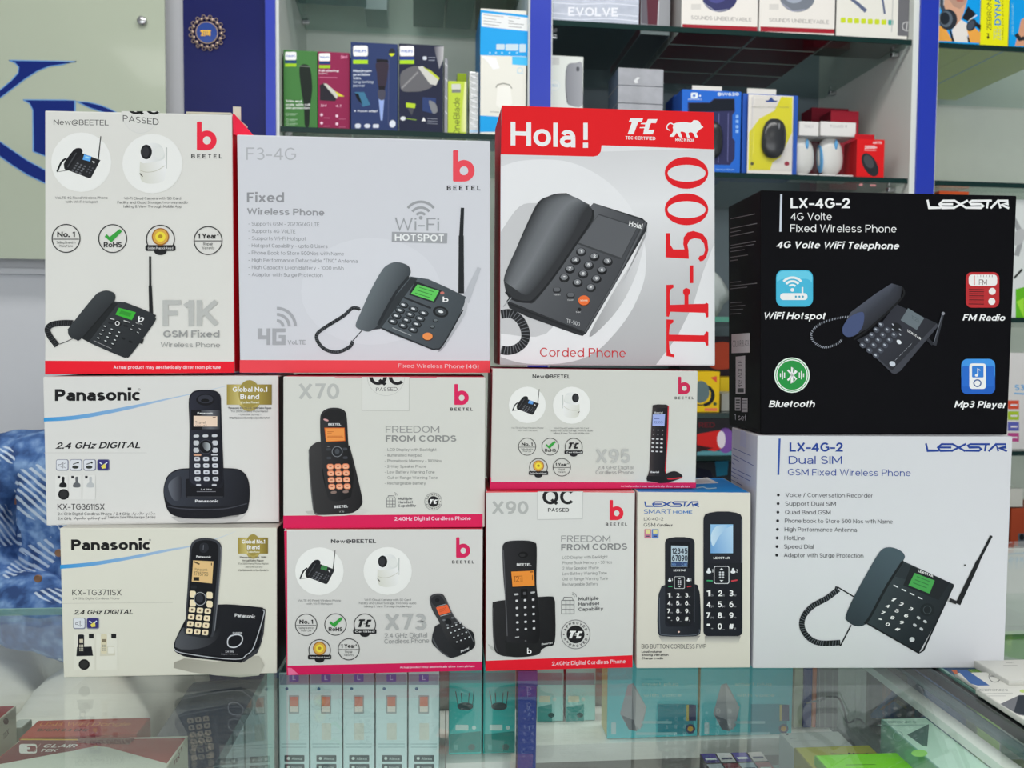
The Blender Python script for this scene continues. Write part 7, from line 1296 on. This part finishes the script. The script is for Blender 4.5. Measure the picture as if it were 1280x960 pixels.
def skin2(name, V, Ed, m, parent, sub=2, root=0):
    bm = bmesh.new(); sl = bm.verts.layers.skin.verify(); vs = []
    for v in V:
        q = bm.verts.new(v[:3]); q[sl].radius = (v[3], v[4] if len(v) > 4 else v[3]); vs.append(q)
    vs[root][sl].use_root = True
    for a_, b_ in Ed: bm.edges.new((vs[a_], vs[b_]))
    me = bpy.data.meshes.new(name); bm.to_mesh(me); bm.free(); o = link(name, me, parent, None, [m])
    md = o.modifiers.new('skin', 'SKIN'); md.use_smooth_shade = True; sb = o.modifiers.new('sub', 'SUBSURF'); sb.levels = sub; sb.render_levels = sub; return o
HX = .04; LX = -.06; AX = .17
SKIN = mat('brown_skin', (150, 104, 80), .5)
V = [(0, .05, .66, .09, .08), (0, .04, .80, .11, .08), (0, .02, .96, .13, .09), (0, 0, 1.05, .08, .06), (.01, -.01, 1.135, .05, .05), (.03, -.02, 1.19, .06, .065), (HX, -.03, 1.25, .07, .085), (HX, -.025, 1.32, .065, .08)]
Ed = [(0, 1), (1, 2), (2, 3), (3, 4), (4, 5), (5, 6), (6, 7)]
def addv(v, frm): V.append(v); Ed.append((frm, len(V)-1)); return len(V)-1
for s in (-1, 1):
    i = addv((s*.11, 0, 1.035, .04), 3); i = addv((s*.185, .0, 1.0, .04), i); i = addv((s*.205, -.02, .86, .026), i); i = addv((AX+s*.13, -.165, .80, .026), i); h = addv((AX+s*.075, -.185, .80, .018, .028), i)
    for k in range(4):
        zz_ = .823-.0165*k; yy_ = -.205 if s > 0 else -.225
        a1 = addv((AX+s*.045, yy_, zz_, .0088), h); a2 = addv((AX+s*.018, yy_-.008, zz_-.002, .008), a1); addv((AX-s*.004, yy_-.002, zz_-.004, .007), a2)
    a1 = addv((AX+s*.060, -.20, .838, .010), h); addv((AX+s*.036, -.208, .846, .009), a1)
    j = addv((LX*.5+s*.08, -.02, .65, .06), 0); j = addv((LX+s*.09, -.40, .66, .05), j); j = addv((LX+s*.095, -.40, .30, .048), j); j = addv((LX+s*.095, -.38, .07, .036), j); addv((LX+s*.095, -.50, .04, .034, .025), j)
body = skin2('body', V, Ed, SKIN, pe)
for s in (-1, 1):
    blob('ear', pe, Vector((HX+s*.068, -.02, 1.27)), (.012, .02, .03), 0, SKIN); blob('eye', pe, Vector((HX+s*.028, -.095, 1.285)), (.012, .008, .008), 0, mat('eye_white', (220, 216, 210), .3))
blob('nose', pe, Vector((HX, -.112, 1.262)), (.014, .018, .024), 0, SKIN); blob('mouth', pe, Vector((HX, -.098, 1.225)), (.026, .008, .007), 0, mat('lips', (150, 84, 74), .5)); blob('hair', pe, Vector((HX, -.008, 1.335)), (.074, .092, .060), 0, mat('black_hair', (26, 24, 24), .7, bump=.6))
# shirt with sleeves
V = [(0, .05, .68, .18, .14), (0, .04, .82, .185, .14), (0, .02, .95, .185, .13), (0, .0, 1.04, .135, .10), (0, -.005, 1.105, .075, .07)]; Ed = [(0, 1), (1, 2), (2, 3), (3, 4)]
for s in (-1, 1):
    i = addv((s*.12, 0, 1.065, .084), 3); i = addv((s*.195, .0, 1.042, .082), i); i = addv((s*.215, -.005, .94, .092), i); i = addv((s*.222, -.03, .845, .090), i); addv((AX+s*.125, -.168, .80, .048), i)
SH = shirt_mat(); so = skin2('shirt', V, Ed, SH, pe, 3)
tx = bpy.data.textures.new('folds', 'CLOUDS'); tx.noise_scale = .09; dm = so.modifiers.new('folds', 'DISPLACE'); dm.texture = tx; dm.strength = .05; dm.mid_level = .5; dm.texture_coords = 'LOCAL'
col = bmesh.new(); bmesh.ops.create_cone(col, segments=24, radius1=.075, radius2=.062, depth=.035, cap_ends=False); bmesh.ops.rotate(col, verts=col.verts, matrix=Matrix.Rotation(.2, 3, 'X')); bmesh.ops.translate(col, verts=col.verts, vec=(0, -.01, 1.135)); cl_ = bm_obj('collar', col, [SH], pe, smooth=True); sd = cl_.modifiers.new('s', 'SOLIDIFY'); sd.thickness = .004
BT = mat('brown_button', (120, 88, 66), .35)
for bx, by in ((48, 723), (74, 691)):
    p = at(bx, by, PY-.158); bm = bmesh.new(); lathe(bm, [(.006, 0), (.0064, .0015), (.0054, .003), (.004, .0024)], 20); bmesh.ops.rotate(bm, verts=bm.verts, matrix=Matrix.Rotation(math.radians(90), 3, 'X')); bmesh.ops.translate(bm, verts=bm.verts, vec=(p.x-PX, p.y-PY, p.z)); bm_obj('button', bm, [BT], pe)
# white trousers
V = [(0, .04, .66, .17, .13)]; Ed = []
for s in (-1, 1):
    j = addv((LX+s*.10, -.04, .665, .12, .10), 0); j = addv((LX+s*.09, -.25, .675, .105, .09), j); j = addv((LX+s*.095, -.42, .66, .09, .085), j); j = addv((LX+s*.095, -.41, .36, .085), j); addv((LX+s*.095, -.39, .12, .07), j)
tr = skin2('trousers', V, Ed, mat('white_trouser_cloth', (206, 206, 196), .8, noise=.06, nscale=12, bump=.5), pe, 3); tr['label'] = 'white cloth trousers'
dm = tr.modifiers.new('folds', 'DISPLACE'); dm.texture = tx; dm.strength = .03; dm.mid_level = .5
for s in (-1, 1): blob('shoe', pe, Vector((LX+s*.095, -.44, .045)), (.05, .13, .045), 0, mat('dark_shoe', (40, 36, 34), .5))
st = empty('stool', (PX, PY+.02, 0)); tag(st, 'round dark stool under the seated person', 'stool')
bm = bmesh.new(); lathe(bm, [(.17, .46), (.185, .47), (.185, .50), (.17, .515)], 32); bm_obj('seat', bm, [mat('dark_vinyl', (44, 46, 50), .5)], st)
for k in range(4):
    t_ = math.pi/4+k*math.pi/2; bm = bmesh.new(); bmesh.ops.create_cone(bm, segments=12, radius1=.013, radius2=.013, depth=.455, cap_ends=True); bmesh.ops.translate(bm, verts=bm.verts, vec=(.14*math.cos(t_), .14*math.sin(t_), .2275)); bm_obj('leg', bm, [METAL], st)
# dark padded bench beside the shopkeeper, seen through the counter glass
xa, xb = at(196, 900, 1.2).x, at(352, 900, 1.2).x
bn = empty('storage_bench', ((xa+xb)/2, 1.22, 0)); tag(bn, 'dark grey padded storage bench behind the counter, seen through the glass top', 'bench'); hw = (xb-xa)/2
boxobj('bench_body', (-hw, -.17, 0), (hw, .17, .60), mat('dark_bench_panel', (58, 62, 68), .5), bn, .006)
boxobj('cushion', (-hw-.004, -.175, .601), (hw+.004, .175, .70), mat('dark_grey_vinyl', (62, 68, 76), .45, noise=.12, nscale=14, bump=.4), bn, .022)
# small flat packets in two rows at the bottom of the picture, under the glass
GP = [((70, 50, 130), 'purple'), ((206, 200, 200), 'white'), ((84, 70, 150), 'violet'), ((190, 180, 176), 'cream'), ((200, 200, 206), 'pale grey'), ((140, 40, 50), 'maroon'), ((186, 196, 206), 'pale blue'), ((190, 120, 120), 'pink')]
for r_ in range(2):
    for k_ in range(4):
        c_, n_ = GP[r_*4+k_]; zt_ = ZSH+.022; dd = cx_at(905, 941, zt_).y-.022*r_; xa_ = cx_at(874, 941, zt_).x+.0175*k_; f_ = dd-.0205
        cor = [sf(xa_, f_, zt_), sf(xa_+.0168, f_, zt_), sf(xa_+.0168, f_, ZSH+.0005), sf(xa_, f_, ZSH+.0005)]
        b = Box('small_packet', '%s small packet in the two flat rows under the glass beside the white box' % n_, 'packet', sf(xa_, f_, 0), -TH, cor, .0205, (60, 50, 54), (60, 50, 54), c_, group='small packets lying in rows under the glass', bev=.0005); b.done()
        t_ = Art(b.root, Vector((0, 0, zt_)), Vector((0, 0, 1))); t_.b = {}; t_.order = []; t_.part('top_lettering'); q = [b.cor[0]+(b.cor[1]-b.cor[0])*u-b.n*.0205*v for u, v in ((.15, .3), (.85, .3), (.85, .5), (.15, .5))]
        t_.b[t_.order[-1]][0].extend([p+Vector((0, 0, .0001)) for p in q]); t_.b[t_.order[-1]][1].append((0, 1, 2, 3)); t_.b[t_.order[-1]][2].extend([lin((230, 228, 230) if k_ % 2 == r_ % 2 else (60, 60, 90))]*4); t_.build()
